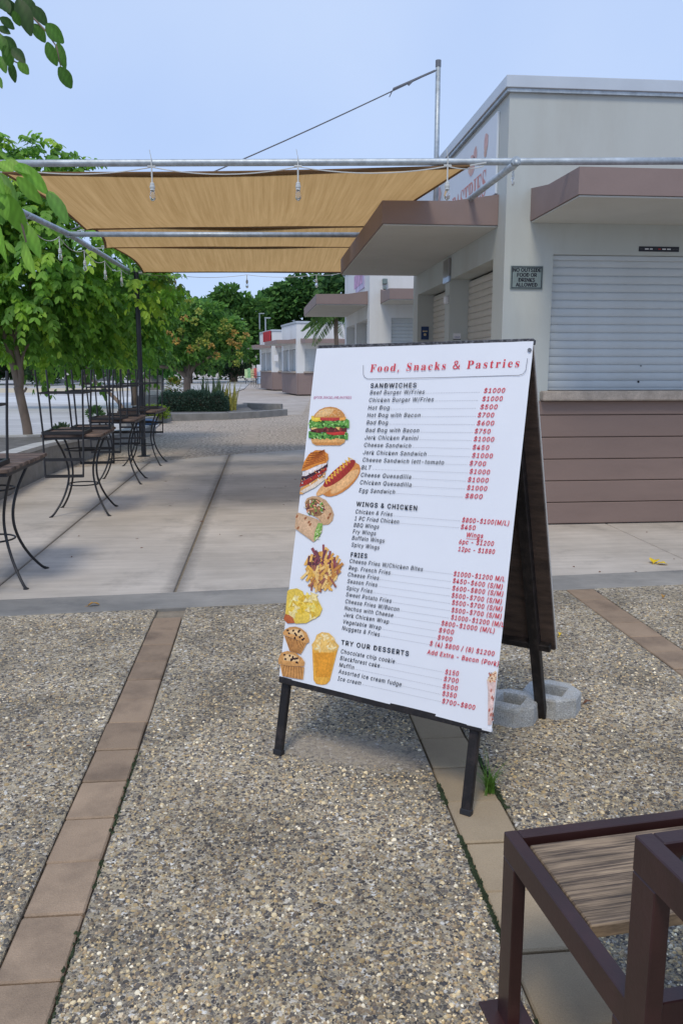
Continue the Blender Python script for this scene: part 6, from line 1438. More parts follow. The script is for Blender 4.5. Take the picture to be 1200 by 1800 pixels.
def kiosk(loc, rz, label, W=5.2, front=True, wallm='wall', shut_l='shutter_warm', detail=2):
    t = thing('kiosk', label, 'kiosk', loc, rz, 'market kiosks in a row')
    D = 4.63
    def bld(q, n, m_, p=t, **k): return q.build(n, m_, p, local=True, **k)
    wm = M[wallm]
    q = MB()
    for y0, y1 in ((0, .37), (2.22, 2.47), (4.27, D)): q.box(0, .26, y0, y1, 1.19, 2.52)
    q.box(0, .26, 0, D, 2.52, 3.91)
    q.box(.26, .458, .0, .14, 1.19, 2.52); q.box(.26, W, .0, .14, 2.52, 3.91); q.box(3.4, W, 0, .14, 1.19, 2.52)
    q.box(.26, W, D - .14, D, 0, 3.91); q.box(W - .14, W, .14, D - .14, 0, 3.91)
    q.box(.26, W, .14, D - .14, 3.80, 3.90)
    bld(q, 'wall', wm)
    q = MB(); q.box(.05, W - .02, .02, D - .02, 0, 1.19); 
    bld(q, 'base', M['mauve'])
    if detail == 2:
        for i in range(6):                                     # boards of the counter front
            z0 = .012 + .2095 * i; z1 = min(z0 + .203, 1.187)
            b = MB(); b.box(.30, W, -.022, .018, z0, z1, .006); bld(b, 'plank', M['plank'])
            b = MB(); b.box(-.022, .048, .0, D, z0, z1, .006); bld(b, 'plank', M['plank'])
    else:
        b = MB(); b.box(-.022, .048, 0, D, .012, 1.187, .004); b.box(.052, W, -.022, .018, .012, 1.187, .004); bld(b, 'base_cladding', M['mauve'])
    b = MB(); b.box(.385, W, -.105, .11, 1.192, 1.284, .012); bld(b, 'sill', M['stone'])
    b = MB(); b.box(-.12, .20, .30, 4.33, 1.192, 1.284, .012); bld(b, 'sill', M['stone'])
    # shutters: front, and two at the side
    h0 = 1.305
    def shutter(axis, a, L, d, m_, n, z1):
        s = MB()
        if axis == 'x': s.box(a, a + L, d + .008, d + .03, 1.29, z1)
        else: s.box(d + .008, d + .03, a, a + L, 1.29, z1)
        so = bld(s, 'shutter', M['dark'])
        hh = (z1 - h0) / n
        for i in range(n):
            o = bpy.data.objects.new('slat', slat_mesh(L, hh, m_, axis)); COL.objects.link(o); o.parent = so
            o.location = (a, d, h0 + i * hh) if axis == 'x' else (d, a, h0 + i * hh)
        s = MB()
        if axis == 'x': s.box(a + .004, a + L - .004, d - .012, d + .012, 1.288, h0, .003)
        else: s.box(d - .012, d + .012, a + .004, a + L - .004, 1.288, h0, .003)
        s.build('bottom_bar', m_, so, local=True)
        return so
    if detail:
        so = shutter('x', .462, 2.934, .075, M['shutter'], 16, 2.49)
        s = MB(); s.box(.46, 3.398, .035, .12, 2.475, 2.518, .004); bld(s, 'shutter_box', M['shutter'])
        if detail == 2:
            for x, z, r in ((1.37, 1.365, .011), (1.385, 1.515, .006)):
                s = MB(); s.tube([(x, .0605, z), (x, .0685, z)], r, 10); s.build('lock_hole', M['dark'], so, local=True)
    else:
        s = MB(); s.box(.46, 3.398, .075, .10, 1.29, 2.518); bld(s, 'shutter', M['shutter'])
    shutter('y', .372, 1.846, .235, M[shut_l], 16, 2.50); shutter('y', 2.472, 1.796, .235, M[shut_l], 16, 2.50)
    # canopies: side and front, each a deep board edge with a pale soffit
    for nm, (x0, x1, y0, y1), wl in (('canopy', (-1.09, -.002, .245, 4.40), 'x'), ('canopy', (.225, W, -1.16, -.002), 'y')):
        q = MB()
        zt = lambda x, y: 3.009 + (.072 * max(0, (x - x0) / (x1 - x0) - .55) / .45 if wl == 'x' else .08 * max(0, (y - y0) / (y1 - y0) - .5) / .5)
        xs = [x0, x0 + (x1 - x0) * .6, x0 + (x1 - x0) * .8, x1] if wl == 'x' else [x0, x1]
        ys = [y0, y1] if wl == 'x' else [y0, y0 + (y1 - y0) * .6, y1]
        for i in range(len(xs) - 1):
            for j in range(len(ys) - 1):
                a, b, c, d = xs[i], xs[i + 1], ys[j], ys[j + 1]
                q.add([(a, c, 2.808), (b, c, 2.808), (b, d, 2.808), (a, d, 2.808), (a, c, zt(a, c)), (b, c, zt(b, c)), (b, d, zt(b, d)), (a, d, zt(a, d))],
                      [(3, 2, 1, 0), (4, 5, 6, 7)] + ([(0, 1, 5, 4)] if j == 0 else []) + ([(1, 2, 6, 5)] if i == len(xs) - 2 else []) + ([(2, 3, 7, 6)] if j == len(ys) - 2 else []) + ([(3, 0, 4, 7)] if i == 0 else []))
        co = bld(q, nm, M['mauve'])
        q = MB(); q.box(x0 + .012, x1, y0 + .012, y1 - .012 if wl == 'x' else y1, 2.792, 2.806, .003); bld(q, 'soffit', M['soffit'], co)
    # zinc trim along the roof
    q = MB()
    q.box(-.045, W + .04, -.045, .0, 3.915, 4.018, .005); q.box(-.045, -.001, .002, D + .03, 3.915, 4.018, .005)
    q.box(0, W, 0, D, 3.912, 3.925)
    bld(q, 'roof_trim', M['gutter'])
    q = MB(); q.box(-.03, W, -.03, -.003, 3.885, 3.914); q.box(-.03, -.003, 0, D, 3.885, 3.914); bld(q, 'trim_shadow_strip', M['galv'])
    return t

K1 = kiosk((2.188, 7.531, 0), 0, 'nearest cream kiosk with wide roller shutter and brown boarded counter, right of the menu board')
K2 = kiosk((2.188, 17.24, 0), R(.8), 'second cream kiosk, just behind the nearest one, with small plaque marks above its canopy', wallm='wall_white', shut_l='shutter', detail=1)
K3 = kiosk((1.79, 46.0, 0), R(9), 'distant white kiosk with plain white shutter, left of the palm', wallm='wall_white', shut_l='shutter', detail=1)
K4 = kiosk((.52, 56.3, 0), R(10), 'farthest kiosk at the end of the row with a red panel on its roof', wallm='wall_white', shut_l='shutter', detail=1)

# writing and fittings on the nearest kiosk
X0, Y0 = 2.188, 7.531
def lettering(pl, mat_, parent, name='lettering'):
    """pl: list of (verts, faces, fn) with fn mapping glyph xy to world"""
    q = MB()
    for vs, fs, fn in pl: q.add([fn(*v) for v in vs], fs)
    return q.build(name, mat_, parent)
# notice plaque
t = thing('notice_plaque', 'grey metal plaque reading NO OUTSIDE FOOD OR DRINKS ALLOWED on the kiosk wall', 'sign', (2.395, Y0, 2.31))
a = aty(897, 467, Y0); b = aty(951, 509, Y0)
px0, px1, pz0, pz1 = a.x, b.x + .005, b.z, a.z
q = MB(); q.box(px0, px1, Y0 - .012, Y0 - .001, pz0, pz1, .002); q.build('plate', M['plaque'], t)
q = MB(); w_ = .008
for bx in ((px0 + .008, px1 - .008, pz0 + .008, pz0 + .008 + w_), (px0 + .008, px1 - .008, pz1 - .008 - w_, pz1 - .008), (px0 + .008, px0 + .008 + w_, pz0 + .017, pz1 - .017), (px1 - .008 - w_, px1 - .008, pz0 + .017, pz1 - .017)):
    q = MB(); q.box(bx[0], bx[1], Y0 - .0135, Y0 - .0122, bx[2], bx[3]); q.build('border', M['ink'], t)
pl = []
for i, (s, fr) in enumerate((('NO OUTSIDE', .86), ('FOOD OR', .60), ('DRINKS', .50), ('ALLOWED', .66))):
    vs, fs, w = glyphs(s, F_SANS); wid = (px1 - px0) * fr; sx = wid / w; h = max(v[1] for v in vs); sz = .033 / h
    cx = (px0 + px1) / 2; zb = pz1 - .028 - .0435 * i - .026
    for i, (ox, oz) in enumerate(((0, 0), (.0026, 0), (-.0026, 0), (0, .0016), (0, -.0016))):
        pl.append((vs, fs, lambda x, y, sx=sx, sz=sz, cx=cx, wid=wid, zb=zb, ox=ox, oz=oz, i=i: (cx - wid / 2 + x * sx + ox, Y0 - .0128 - .0001 * i, zb + y * sz + oz)))
lettering(pl, M['ink'], t)
# payment sticker strip
a = aty(1122, 433, Y0); b = aty(1192, 443, Y0)
t = thing('payment_sticker', 'long black sticker with a row of card marks above the wide shutter', 'sticker', (a.x, Y0, a.z))
q = MB(); q.box(a.x, b.x, Y0 - .003, Y0 - .001, b.z, a.z); q.build('backing', M['ink'], t)
L_ = b.x - a.x
for i, (f0, f1) in enumerate(((.15, .24), (.27, .34), (.58, .67), (.70, .79))): q = MB(); q.box(a.x + L_ * f0, a.x + L_ * f1, Y0 - .0045, Y0 - .0032, b.z + .018, a.z - .018); q.build('card_mark', M['white'], t)
for f0, f1 in ((.03, .10), (.38, .45), (.84, .90), (.92, .97)): q = MB(); q.box(a.x + L_ * f0, a.x + L_ * f1, Y0 - .0045, Y0 - .0032, b.z + .022, a.z - .022); q.build('card_mark', M['ink_grey'], t)
q = MB(); q.box(a.x + L_ * .48, a.x + L_ * .54, Y0 - .0045, Y0 - .0032, b.z + .018, a.z - .018); q.build('card_mark', M['red'], t)
# shop signboard on the side wall (reads from far to near)
t = thing('shop_signboard', 'long pale signboard with faded red FOOD SNACKS PASTRIES lettering above the side canopy', 'sign', (X0, 9.8, 3.45))
q = MB(); q.box(X0 - .022, X0 - .001, Y0 + .30, Y0 + 4.45, 3.10, 3.82, .003); q.build('board', M['signboard'], t)
pl = []
for s, y0, wid, z0, h in (('PASTRIES', 9.62, 1.45, 3.16, .24), ('&', 9.98, .2, 3.16, .24), ('FOOD, SNACKS', 11.75, 1.65, 3.16, .24)):
    vs, fs, w = glyphs(bold_serif(s), F_MATH); sx = wid / w; sz = h / max(v[1] for v in vs)
    pl.append((vs, fs, lambda x, y, sx=sx, sz=sz, y0=y0, z0=z0: (X0 - .0245, y0 - x * sx, z0 + y * sz)))
lettering(pl, mat('signboard_red', (.60, .27, .24), .6, .05), t)
q = MB()
def blob(q, cy, cz, ry, rz_, x, n=12, jit=.15):
    pts = [(x, cy + ry * math.cos(6.283 * k / n) * (1 + random.uniform(-jit, jit)), cz + rz_ * math.sin(6.283 * k / n) * (1 + random.uniform(-jit, jit))) for k in range(n)]
    q.add(pts, [tuple(range(n))[::-1]])
tanp = mat('faded_tan_print', (.62, .42, .34), .6, .2, 15)
for cy, cz, ry, rz_ in ((8.75, 3.56, .12, .10), (8.62, 3.63, .07, .08), (8.2, 3.64, .08, .09), (10.4, 3.58, .16, .1), (11.3, 3.6, .14, .09)): q1 = MB(); blob(q1, cy, cz, ry, rz_, X0 - .0245); q1.build('food_print', M['pink_print'], t)
for cy, cz, ry, rz_ in ((8.8, 3.53, .09, .05), (8.22, 3.56, .05, .05), (10.42, 3.55, .09, .05)): q1 = MB(); blob(q1, cy, cz, ry, rz_, X0 - .0252); q1.build('food_print', tanp, t)
# little things in the side window recesses
t = thing('blue_poster', 'small dark blue poster on the far window jamb of the nearest kiosk', 'poster', (2.3, Y0 + 4.26, 1.72))
a = aty(740, 574, Y0 + 4.262); b = aty(753, 597, Y0 + 4.262)
q = MB(); q.box(a.x, b.x, Y0 + 4.262, Y0 + 4.268, b.z, a.z); q.build('sheet', M['blue'], t)
q = MB(); q.box(a.x + .02, b.x - .02, Y0 + 4.2595, Y0 + 4.2615, b.z + .11, b.z + .125); q.tube([((a.x + b.x) / 2, Y0 + 4.2595, b.z + .07), ((a.x + b.x) / 2, Y0 + 4.2615, b.z + .07)], .02, 10); q.build('print', M['cream'], t)
t = thing('card_sticker', 'small white card sticker with blue lettering on the jamb beside the side shutter', 'sticker', (2.3, Y0 + 2.21, 1.72))
yv = Y0 + 2.217; a = aty(796, 586, yv); b = aty(809, 597, yv)
q = MB(); q.box(a.x, b.x, yv - .003, yv, b.z, a.z); q.build('sheet', M['white'], t)
vs, fs, w = glyphs('VISA', F_SANS, 0, .2); sx = (b.x - a.x) * .7 / w
lettering([(vs, fs, lambda x, y: (a.x + (b.x - a.x) * .15 + x * sx, yv - .0045, b.z + .02 + y * .04))], mat('ink_blue', (.03, .04, .25), .5, 0), t)
q = MB(); q.box(a.x, b.x, yv - .0045, yv - .0032, b.z, b.z + .009); q.build('stripe', M['ink'], t)
t = thing('hanging_plate', 'thin grey mirror-like plate with a painted blue reflection, fixed on the pillar between the side windows', 'plate', (X0 - .02, Y0 + 2.34, 2.52))
a = atx(780, 459, X0 - .02); b = atx(789, 495, X0 - .02)
q = MB(); q.box(X0 - .03, X0 - .004, b.y, a.y, b.z + .07, a.z, .004); q.build('upper_plate', mat('dull_mirror', (.30, .29, .28), .3, .1, metal=.5), t)
q = MB(); q.box(X0 - .03, X0 - .004, b.y, a.y, b.z, b.z + .068, .004); q.build('lower_plate', mat('plate_blue_reflection', (.45, .58, .78), .25, .05, metal=.3), t)  # blue reflection on the mirror-like plate, put into this part's colour
t = thing('outdoor_light', 'small white bulkhead light on the pillar between the side shutters', 'light', (X0, Y0 + 2.34, 2.12))
c = atx(783, 528, X0 - .03)
q = MB(); q.box(X0 - .05, X0 - .001, c.y - .05, c.y + .05, c.z - .04, c.z + .05, .012); q.build('body', M['white'], t)
t = thing('counter_item', 'rounded cream and black item standing on the side counter behind the menu board', 'counter item', (X0 - .02, Y0 + 2.35, 1.284))
c = atx(771, 600, X0 - .03); q = MB()
prof = [(c.y - .17, 1.284), (c.y - .17, 1.68), (c.y - .12, 1.76), (c.y, 1.79), (c.y + .12, 1.76), (c.y + .17, 1.68), (c.y + .17, 1.284)]
def slabyz(q, prof, x0, x1):
    n = len(prof); q.add([(x0, y, z) for y, z in prof] + [(x1, y, z) for y, z in prof], [tuple(range(n))[::-1], tuple(range(n, 2 * n))] + [(i, (i + 1) % n, n + (i + 1) % n, n + i) for i in range(n)])
slabyz(q, prof, X0 - .09, X0 + .06); q.build('shell', M['cream'], t)
q = MB(); slabyz(q, [(c.y + (y - c.y) * .72, 1.284 + (z - 1.284) * .9 + .001) for y, z in prof], X0 - .096, X0 - .091); 
slabyz(q, [(c.y + (y - c.y) * .72, 1.284 + (z - 1.284) * .86) for y, z in prof], X0 + .0, X0 + .065); q.build('face', M['black_metal'], t)
# second kiosk: small sign, plaque marks
t = thing('pink_signboard', 'faded pink and lilac signboard on the side of the second kiosk', 'sign', (2.16, 19, 3.6))
q = MB(); q.box(2.155, 2.185, 18.0, 20.2, 3.2, 3.75, .004); q.build('board', mat('lilac_board', (.55, .5, .68), .6, .25, 2), t)
q = MB(); q.box(2.15, 2.1545, 18.25, 19.9, 3.32, 3.62); q.build('print', mat('lilac_print', (.55, .33, .50), .6, .5, 4), t)
t = thing('wall_fitting', 'small grey wall fitting high on the front of the second kiosk', 'fitting', (2.6, 17.2, 3.5))
c = aty(676, 496, 17.2); q = MB(); q.box(c.x - .05, c.x + .05, 17.15, 17.235, c.z - .04, c.z + .07, .01); q.box(c.x - .03, c.x + .03, 17.16, 17.236, c.z - .14, c.z - .09, .005); q.build('body', M['plaque'], t)
# red panel on the last kiosk
t = thing('red_roof_sign', 'bright red sign panel on the roof edge of the farthest kiosk', 'sign', (.4, 57, 3.6))
a = aty(463, 583, 57.5); b = aty(475, 600, 56.6)
q = MB(); q.bar((a.x, 58.6, (a.z + b.z) / 2), (b.x, 56.2, (a.z + b.z) / 2), .08, a.z - b.z, c=.01); q.build('panel', M['red'], t)
t = thing('wall_notice', 'small white notice on the wall of the farthest kiosk', 'notice', (.6, 55.9, 1.9))
c = aty(485, 629, 56.1); q = MB(); q.box(c.x - .14, c.x + .14, 56.05, 56.08, c.z - .2, c.z + .2); q.build('sheet', M['white'], t)

# ================================================================== SHADE SAILS, PIPES, LIGHTS
PZ = 3.09
PA, PB = atz(-60, 287.5, PZ), atz(1230, 283, PZ)
t = thing('sail_frame', 'galvanised pipe frame of the shade sails, running over the canopies to a dark post', 'frame', (-2.13, 14.1, 0))
q = MB(); q.tube([PA + (PB - PA) * (k / 8) for k in range(9)], .0275, 12); q.build('front_pipe', M['galv'], t, smooth=True)
LA = Vector((PA.x + .02, PA.y + .1, 3.06)); LB = atz(229, 477, 3.06); LM = atz(120, 411, 3.06); LN = atz(38, 372, 3.06)
q = MB(); q.tube([LN + (LN - LM) * 1.0, LN, LM, LM + (LB - LM) * .5, LB], .032, 12); q.build('side_pipe', M['galv'], t, smooth=True)
q = MB(); q.tube([(1.935, 6.40, 3.035), (1.92, 8, 3.045), (1.90, 11.7, 3.05)], .027, 12); q.build('wall_side_pipe', M['galv'], t, smooth=True)
CX1 = aty(645, 413, LM.y - .1)
q = MB(); q.tube([LM + Vector((0, 0, -.005)), CX1], .03, 10); q.build('cross_pipe', M['galv'], t, smooth=True)
q = MB(); q.tube([LB + Vector((.0, .0, 0)), atz(640, 480, 3.06)], .008, 6); q.build('rear_cable', M['rope'], t, smooth=True)
q = MB(); pt = aty(239.5, 478, LB.y); q.tube([(pt.x, pt.y, 0), (pt.x, pt.y, 3.05)], .041, 12); q.tube([(pt.x, pt.y, 0), (pt.x, pt.y, .012)], .11, 12); q.build('post', M['post'], t, smooth=False)
for p, d in ((Vector((1.93, 6.43, 3.06)), 'y'), (LM, 'y'), (LN + (LM - LN) * .1, 'y'), (LM + (LB - LM) * .28, 'y')):
    q = MB(); q.tube([p + Vector((0, -.02, -.012)), p + Vector((0, .02, -.012))], .036, 10); q.build('clamp', M['galv'], t)

def sail(name, label, c00, c10, c11, c01, sag, curv, n=14):
    """corners front-left, front-right, rear-right, rear-left"""
    t = thing(name, label, 'shade sail', (c00 + c10 + c11 + c01) / 4, 0, 'shade sails over the tables')
    def P(u, v):
        uu = u + curv[0] * math.sin(math.pi * v) * (1 - 2 * u) * 1.0; vv = v + curv[1] * math.sin(math.pi * u) * (1 - 2 * v)
        p = (c00 * (1 - uu) + c10 * uu) * (1 - vv) + (c01 * (1 - uu) + c11 * uu) * vv
        return p + Vector((0, 0, -sag * math.sin(math.pi * u) * math.sin(math.pi * v) + .012 * math.sin(u * 17 + v * 3) * math.sin(math.pi * v)))
    vs = [P(i / n, j / n) for j in range(n + 1) for i in range(n + 1)]
    fs = [(j * (n + 1) + i, j * (n + 1) + i + 1, (j + 1) * (n + 1) + i + 1, (j + 1) * (n + 1) + i) for j in range(n) for i in range(n)]
    q = MB(); q.add(vs, fs); q.build('cloth', M['sail'], t, smooth=True)
    q = MB(); e = [(i / n, 0) for i in range(n + 1)] + [(1, j / n) for j in range(1, n + 1)] + [(1 - i / n, 1) for i in range(1, n + 1)] + [(0, 1 - j / n) for j in range(1, n + 1)]
    c = (c00 + c10 + c11 + c01) / 4
    for k in range(len(e) - 1):
        (u0, v0), (u1, v1) = e[k], e[k + 1]
        ins = lambda u, v: P(u + (.5 - u) * .0, v)
        a, b = P(u0, v0), P(u1, v1)
        wd = .13 if (v0 == v1) else .03
        ai = a + (Vector((c.x, c.y, a.z)) - a).normalized() * wd; bi = b + (Vector((c.x, c.y, b.z)) - b).normalized() * wd
        dz = Vector((0, 0, .006)); 
        q.add([a - dz, b - dz, bi - dz * 1.2, ai - dz * 1.2, a + dz, b + dz, bi + dz, ai + dz], [(0, 1, 2, 3), (7, 6, 5, 4), (0, 4, 5, 1), (2, 6, 7, 3)])
    q.build('hem', M['hem'], t)
    for cc in (c00, c10, c11, c01):
        q = MB(); q.tube([cc, cc + Vector((cc.x - c.x, cc.y - c.y, 0)).normalized() * .14], .006, 5); q.build('corner_lashing', M['cable'], t)
    return t
def zc(x, y, Y):
    return aty(x, y, Y)
sail('shade_sail', 'largest tan shade sail, nearest, hung below the front pipe', atz(4, 303, 3.06), atz(826, 291, 3.05), aty(668, 399, 10.1), atz(150, 404, 3.06), .10, (.012, .03))
sail('shade_sail', 'middle tan shade sail, a narrow strip just behind the cross pipe', aty(160, 398, 10.4), aty(668, 398, 10.4), aty(655, 435, 11.7), atz(184, 436, 3.05), .05, (.012, .03))
sail('shade_sail', 'farthest tan shade sail whose rear edge shows against the sky', aty(196, 434, 11.9), aty(668, 432, 11.9), aty(612, 479, 14.1), atz(251, 479, 3.05), .05, (.02, .010))
# tall pole and stay cable
t = thing('tall_pole', 'tall thin galvanised pole rising behind the side canopy of the nearest kiosk', 'pole', (2.09, 10.15, 3.0))
p0, p1 = atx(770, 345, 2.09), atx(770, 108, 2.09); p0 = Vector((p1.x, p1.y, 3.01))
q = MB(); q.tube([p0, p1], .031, 12); q.build('tube', M['galv'], t, smooth=True)
q = MB(); q.tube([p1 - Vector((0, 0, .06)), p1 + Vector((0, 0, .012))], .034, 12); q.build('cap', M['rope'], t)
t = thing('stay_cable', 'thin steel cable running down from the tall pole to the sail frame', 'cable', p1)
ca = atx(767, 123, 2.06); cb = LM + Vector((.05, 0, .05))
q = MB(); q.tube([ca.lerp(cb, k / 12) + Vector((0, 0, -.05 * math.sin(math.pi * k / 12))) for k in range(13)], .0075, 6); q.build('wire', M['rope'], t)
q = MB(); d = (cb - ca).normalized(); q.tube([ca + d * .02, ca + d * .55], .013, 6); q.tube([ca + d * .30, ca + d * .36 + Vector((0, 0, -.03))], .012, 6); q.tube([ca + d * .55, ca + d * .6 + Vector((0, 0, -.07))], .006, 5); q.build('turnbuckle', M['rope'], t)
# string lights
def bulb(parent, p, drop=.12, sc=1.0):
    q = MB(); q.tube([p, p - Vector((0, 0, drop))], .004 * sc + .002, 6); q.build('hanger', M['cable'], parent)
    b = p - Vector((0, 0, drop))
    k_ = sc
    q = MB(); q.lathe(b, [(.012 * sc, .0), (.017 * sc, -.008), (.017 * sc, -.022), (.021 * sc, -.026), (.021 * sc, -.04), (.017 * sc, -.043), (.019 * sc, -.058)], 10); q.build('socket', M['socket'], parent)
    q = MB(); q.lathe(b - Vector((0, 0, .058 * sc)), [(.013 * sc, 0), (.020 * sc, -.02), (.025 * sc, -.045), (.021 * sc, -.066), (.009 * sc, -.08)], 10); g_ = q.build('bulb', M['glass'], parent, smooth=True)
    return g_
def swag(q, a, b, dip, n=10, r=.0045):
    q.tube([a.lerp(b, k / n) - Vector((0, 0, dip * 4 * (k / n) * (1 - k / n))) for k in range(n + 1)], r, 5)
def string(label, pts, dips, drops, loc, ties=True, r=.0045):
    t = thing('string_light', label, 'string light', loc, 0, 'string lights on the sail frame')
    q = MB()
    for i in range(len(pts) - 1): swag(q, pts[i], pts[i + 1], dips[i], r=r)
    q.build('cable', M['cable'], t)
    for p, d in zip(pts, drops):
        if d: bulb(t, p, d, .5 if d < .03 else 1)
    return t
fp = lambda px: PA + (PB - PA) * ((aty(px, 285, 6.6).x - PA.x) / (PB.x - PA.x)) + Vector((0, -.034, -.04))
P_ = [fp(-20), fp(258), fp(525), fp(788), fp(850)]
tl = string('white string lights with three clear bulbs hanging from the front pipe', P_, (.05, .055, .05, .02), (0, .115, .115, .115, 0), P_[2])
for p in P_[1:4]:
    q = MB(); q.tube([p, p + Vector((0, .0, .068))], .0045, 5); q.tube([p + Vector((0, 0, .068)), p + Vector((-.012, 0, .13))], .0025, 4)
    q.tube([p + Vector((-.03, 0, .004)), p + Vector((.03, 0, .004))], .008, 5); q.build('cable_tie', M['cable'], tl)
sp = lambda f: LN.lerp(LB, f) + Vector((0, 0, -.05))
fs_ = [((a_ - 38) / (229 - 38)) for a_ in (40, 104, 148, 184, 213)]
def onpipe(px):
    lo, hi = 0, 1
    for _ in range(30):
        m_ = (lo + hi) / 2; p = LN.lerp(LB, m_); v = p - cam.location
        x = 600 + 1430 * v.dot(_r) / v.dot(_f)
        if x < px: lo = m_
        else: hi = m_
    return LN.lerp(LB, lo) + Vector((0, 0, -.05))
P_ = [onpipe(42), onpipe(104), onpipe(148), onpipe(184), onpipe(213), onpipe(228)]
string('white string lights drooping along the left side pipe', P_, (.12, .08, .08, .07, .02), (0, .13, .13, .13, .12, 0), P_[2])
P_ = [LB, aty(308, 484, LB.y + .05), aty(434, 483, LB.y + .05), aty(556, 483, LB.y + .05), aty(600, 480, LB.y + .05)]
string('small string lights strung across the rear edge of the last sail', P_, (.03, .04, .04, .02), (0, .08, .08, .07, 0), P_[2], r=.004)
P_ = [Vector((1.95, 6.40, 3.04)), Vector((1.935, 6.5, 3.0))]
string('single short bulb hanging at the pipe joint beside the kiosk corner', P_, (.01,), (0, .006), P_[1])

# ================================================================== MENU BOARD
TL = Vector((.2084, 3.2935, 1.5735)); wv = Vector((.78534, -.61887, .01565)).normalized(); vv_ = Vector((-.13209, -.19349, -.97217)).normalized(); nv = wv.cross(vv_).normalized()
if nv.y > 0: nv = -nv                                           # towards the reader
SW, SH = .886, 1.306
def sp3(u, v, d=0.0): return TL + wv * u + vv_ * v + nv * d
menu = thing('menu_board', 'tall A-frame menu board headed Food, Snacks and Pastries, with food pictures, standing on the paving', 'menu board', (.45, 2.85, 0))
def slabf(q, u0, u1, v0, v1, d0, d1, P=sp3):
    q.add([P(u, v, d) for d in (d0, d1) for v in (v0, v1) for u in (u0, u1)], [(0, 1, 3, 2), (4, 6, 7, 5), (0, 4, 5, 1), (2, 3, 7, 6), (0, 2, 6, 4), (1, 5, 7, 3)])
q = MB(); slabf(q, .004, SW - .004, .004, SH - .004, -.014, -.003); q.build('front_panel', M['ply'], menu)
q = MB(); n = 24; vs = []
for j in range(n + 1):
    for i in range(n + 1):
        u, v = i / n, j / n
        w = .0017 * math.sin(9 * u + 5 * v) * math.sin(7 * v + 1) + .003 * math.exp(-((u) ** 2 + (v - .06) ** 2) / .01) + .003 * math.exp(-((u - 1) ** 2 + v ** 2) / .012) * math.sin(40 * (u + v))
        edge = max(0, (u - .97) / .03) * .002
        vs.append(sp3(u * SW + (.004 if i == n else 0), v * SH + (.012 * u * u if j == n else 0), w - edge))
q.add(vs, [(j * (n + 1) + i, (j + 1) * (n + 1) + i, (j + 1) * (n + 1) + i + 1, j * (n + 1) + i + 1) for j in range(n) for i in range(n)])
q.build('banner', M['banner'], menu, smooth=True)
q = MB(); slabf(q, SW - .03, SW + .003, SH + .006, SH + .016, -.012, .001); slabf(q, .8, SW - .01, SH + .001, SH + .012, -.011, .0005); q.build('folded_corner', M['white'], menu)
q = MB()   # frame behind the panel
q.bar(sp3(.0, -.006, -.016), sp3(SW + .002, -.003, -.016), .017, .026, nv, .002)
q.build('top_rail', M['speckle'], menu)
q = MB(); q.bar(sp3(.0, SH + .008, -.014), sp3(SW - .01, SH + .012, -.014), .026, .026, nv, .002); q.build('bottom_rail', M['sign_frame'], menu)
for px, py, ut in ((488, 1338, .03), (818, 1438, .80)):
    rv = _ray(px, py); O_ = TL - nv * .034 - cam.location; ft = cam.location + rv * (O_.dot(nv) / rv.dot(nv)); uf = (ft - TL).dot(wv)
    a = sp3(uf + .0, .02, -.034); b = ft - nv * ((ft - TL).dot(nv) + .034); b = a + (b - a) * (a.z / (a.z - b.z))
    q = MB(); q.bar(a, b, .036, .022, nv, .003); lg = q.build('leg', M['sign_frame'], menu)
    q = MB(); q.bar(b + (a - b).normalized() * .0, b + (a - b).normalized() * .02, .040, .026, nv, .002); q.build('rubber_foot', M['black_metal'], lg)
# back panel, spread away from the reader
th = R(18.6); nh = Vector((-nv.x, -nv.y, 0)).normalized(); bv = nh * math.sin(th) - Vector((0, 0, math.cos(th))); wh_ = Vector((wv.x, wv.y, 0)).normalized(); bn = wh_.cross(bv).normalized()
if bn.y < 0: bn = -bn
BT = TL + nh * .045
def bp3(u, v, d=0.0): return BT + wh_ * u + bv * v + bn * d
q = MB(); slabf(q, .01, SW - .018, .0, SH - .015, 0, .012, bp3); q.build('back_panel', M['ply'], menu)
q = MB(); slabf(q, .008, SW - .014, -.002, SH - .012, .0125, .016, bp3); q.build('back_banner', M['panel_back'], menu)
for u in (.05, SW - .095):
    q = MB(); L_ = (bp3(u, 0).z) / math.cos(th); q.bar(bp3(u, .0, -.018), bp3(u, L_ - .002, -.018), .042, .034, bn, .003); q.build('leg', M['sign_frame'], menu)
q = MB(); q.bar(bp3(.02, SH - .035, -.016), bp3(SW - .03, SH - .035, -.016), .03, .03, bn, .002); q.build('back_rail', M['sign_frame'], menu); q = MB(); q.bar(bp3(.02, .03, -.016), bp3(SW - .03, .03, -.016), .03, .03, bn, .002); q.build('back_rail', M['sign_frame'], menu)
q = MB(); a, b = bp3(SW - .14, .62, -.02), sp3(SW - .12, .70, -.04); n = 12; q.tube([a.lerp(b, k / n) + Vector((0, 0, -.14 * math.sin(math.pi * k / n) + .006 * (-1) ** k)) for k in range(n + 1)], .006, 5); q.build('spread_chain', M['rope'], menu)
q = MB(); q.tube([sp3(SW - .006, .03, .0005), sp3(SW - .006, .03, .004)], .007, 8); q.build('screw', M['rope'], menu)

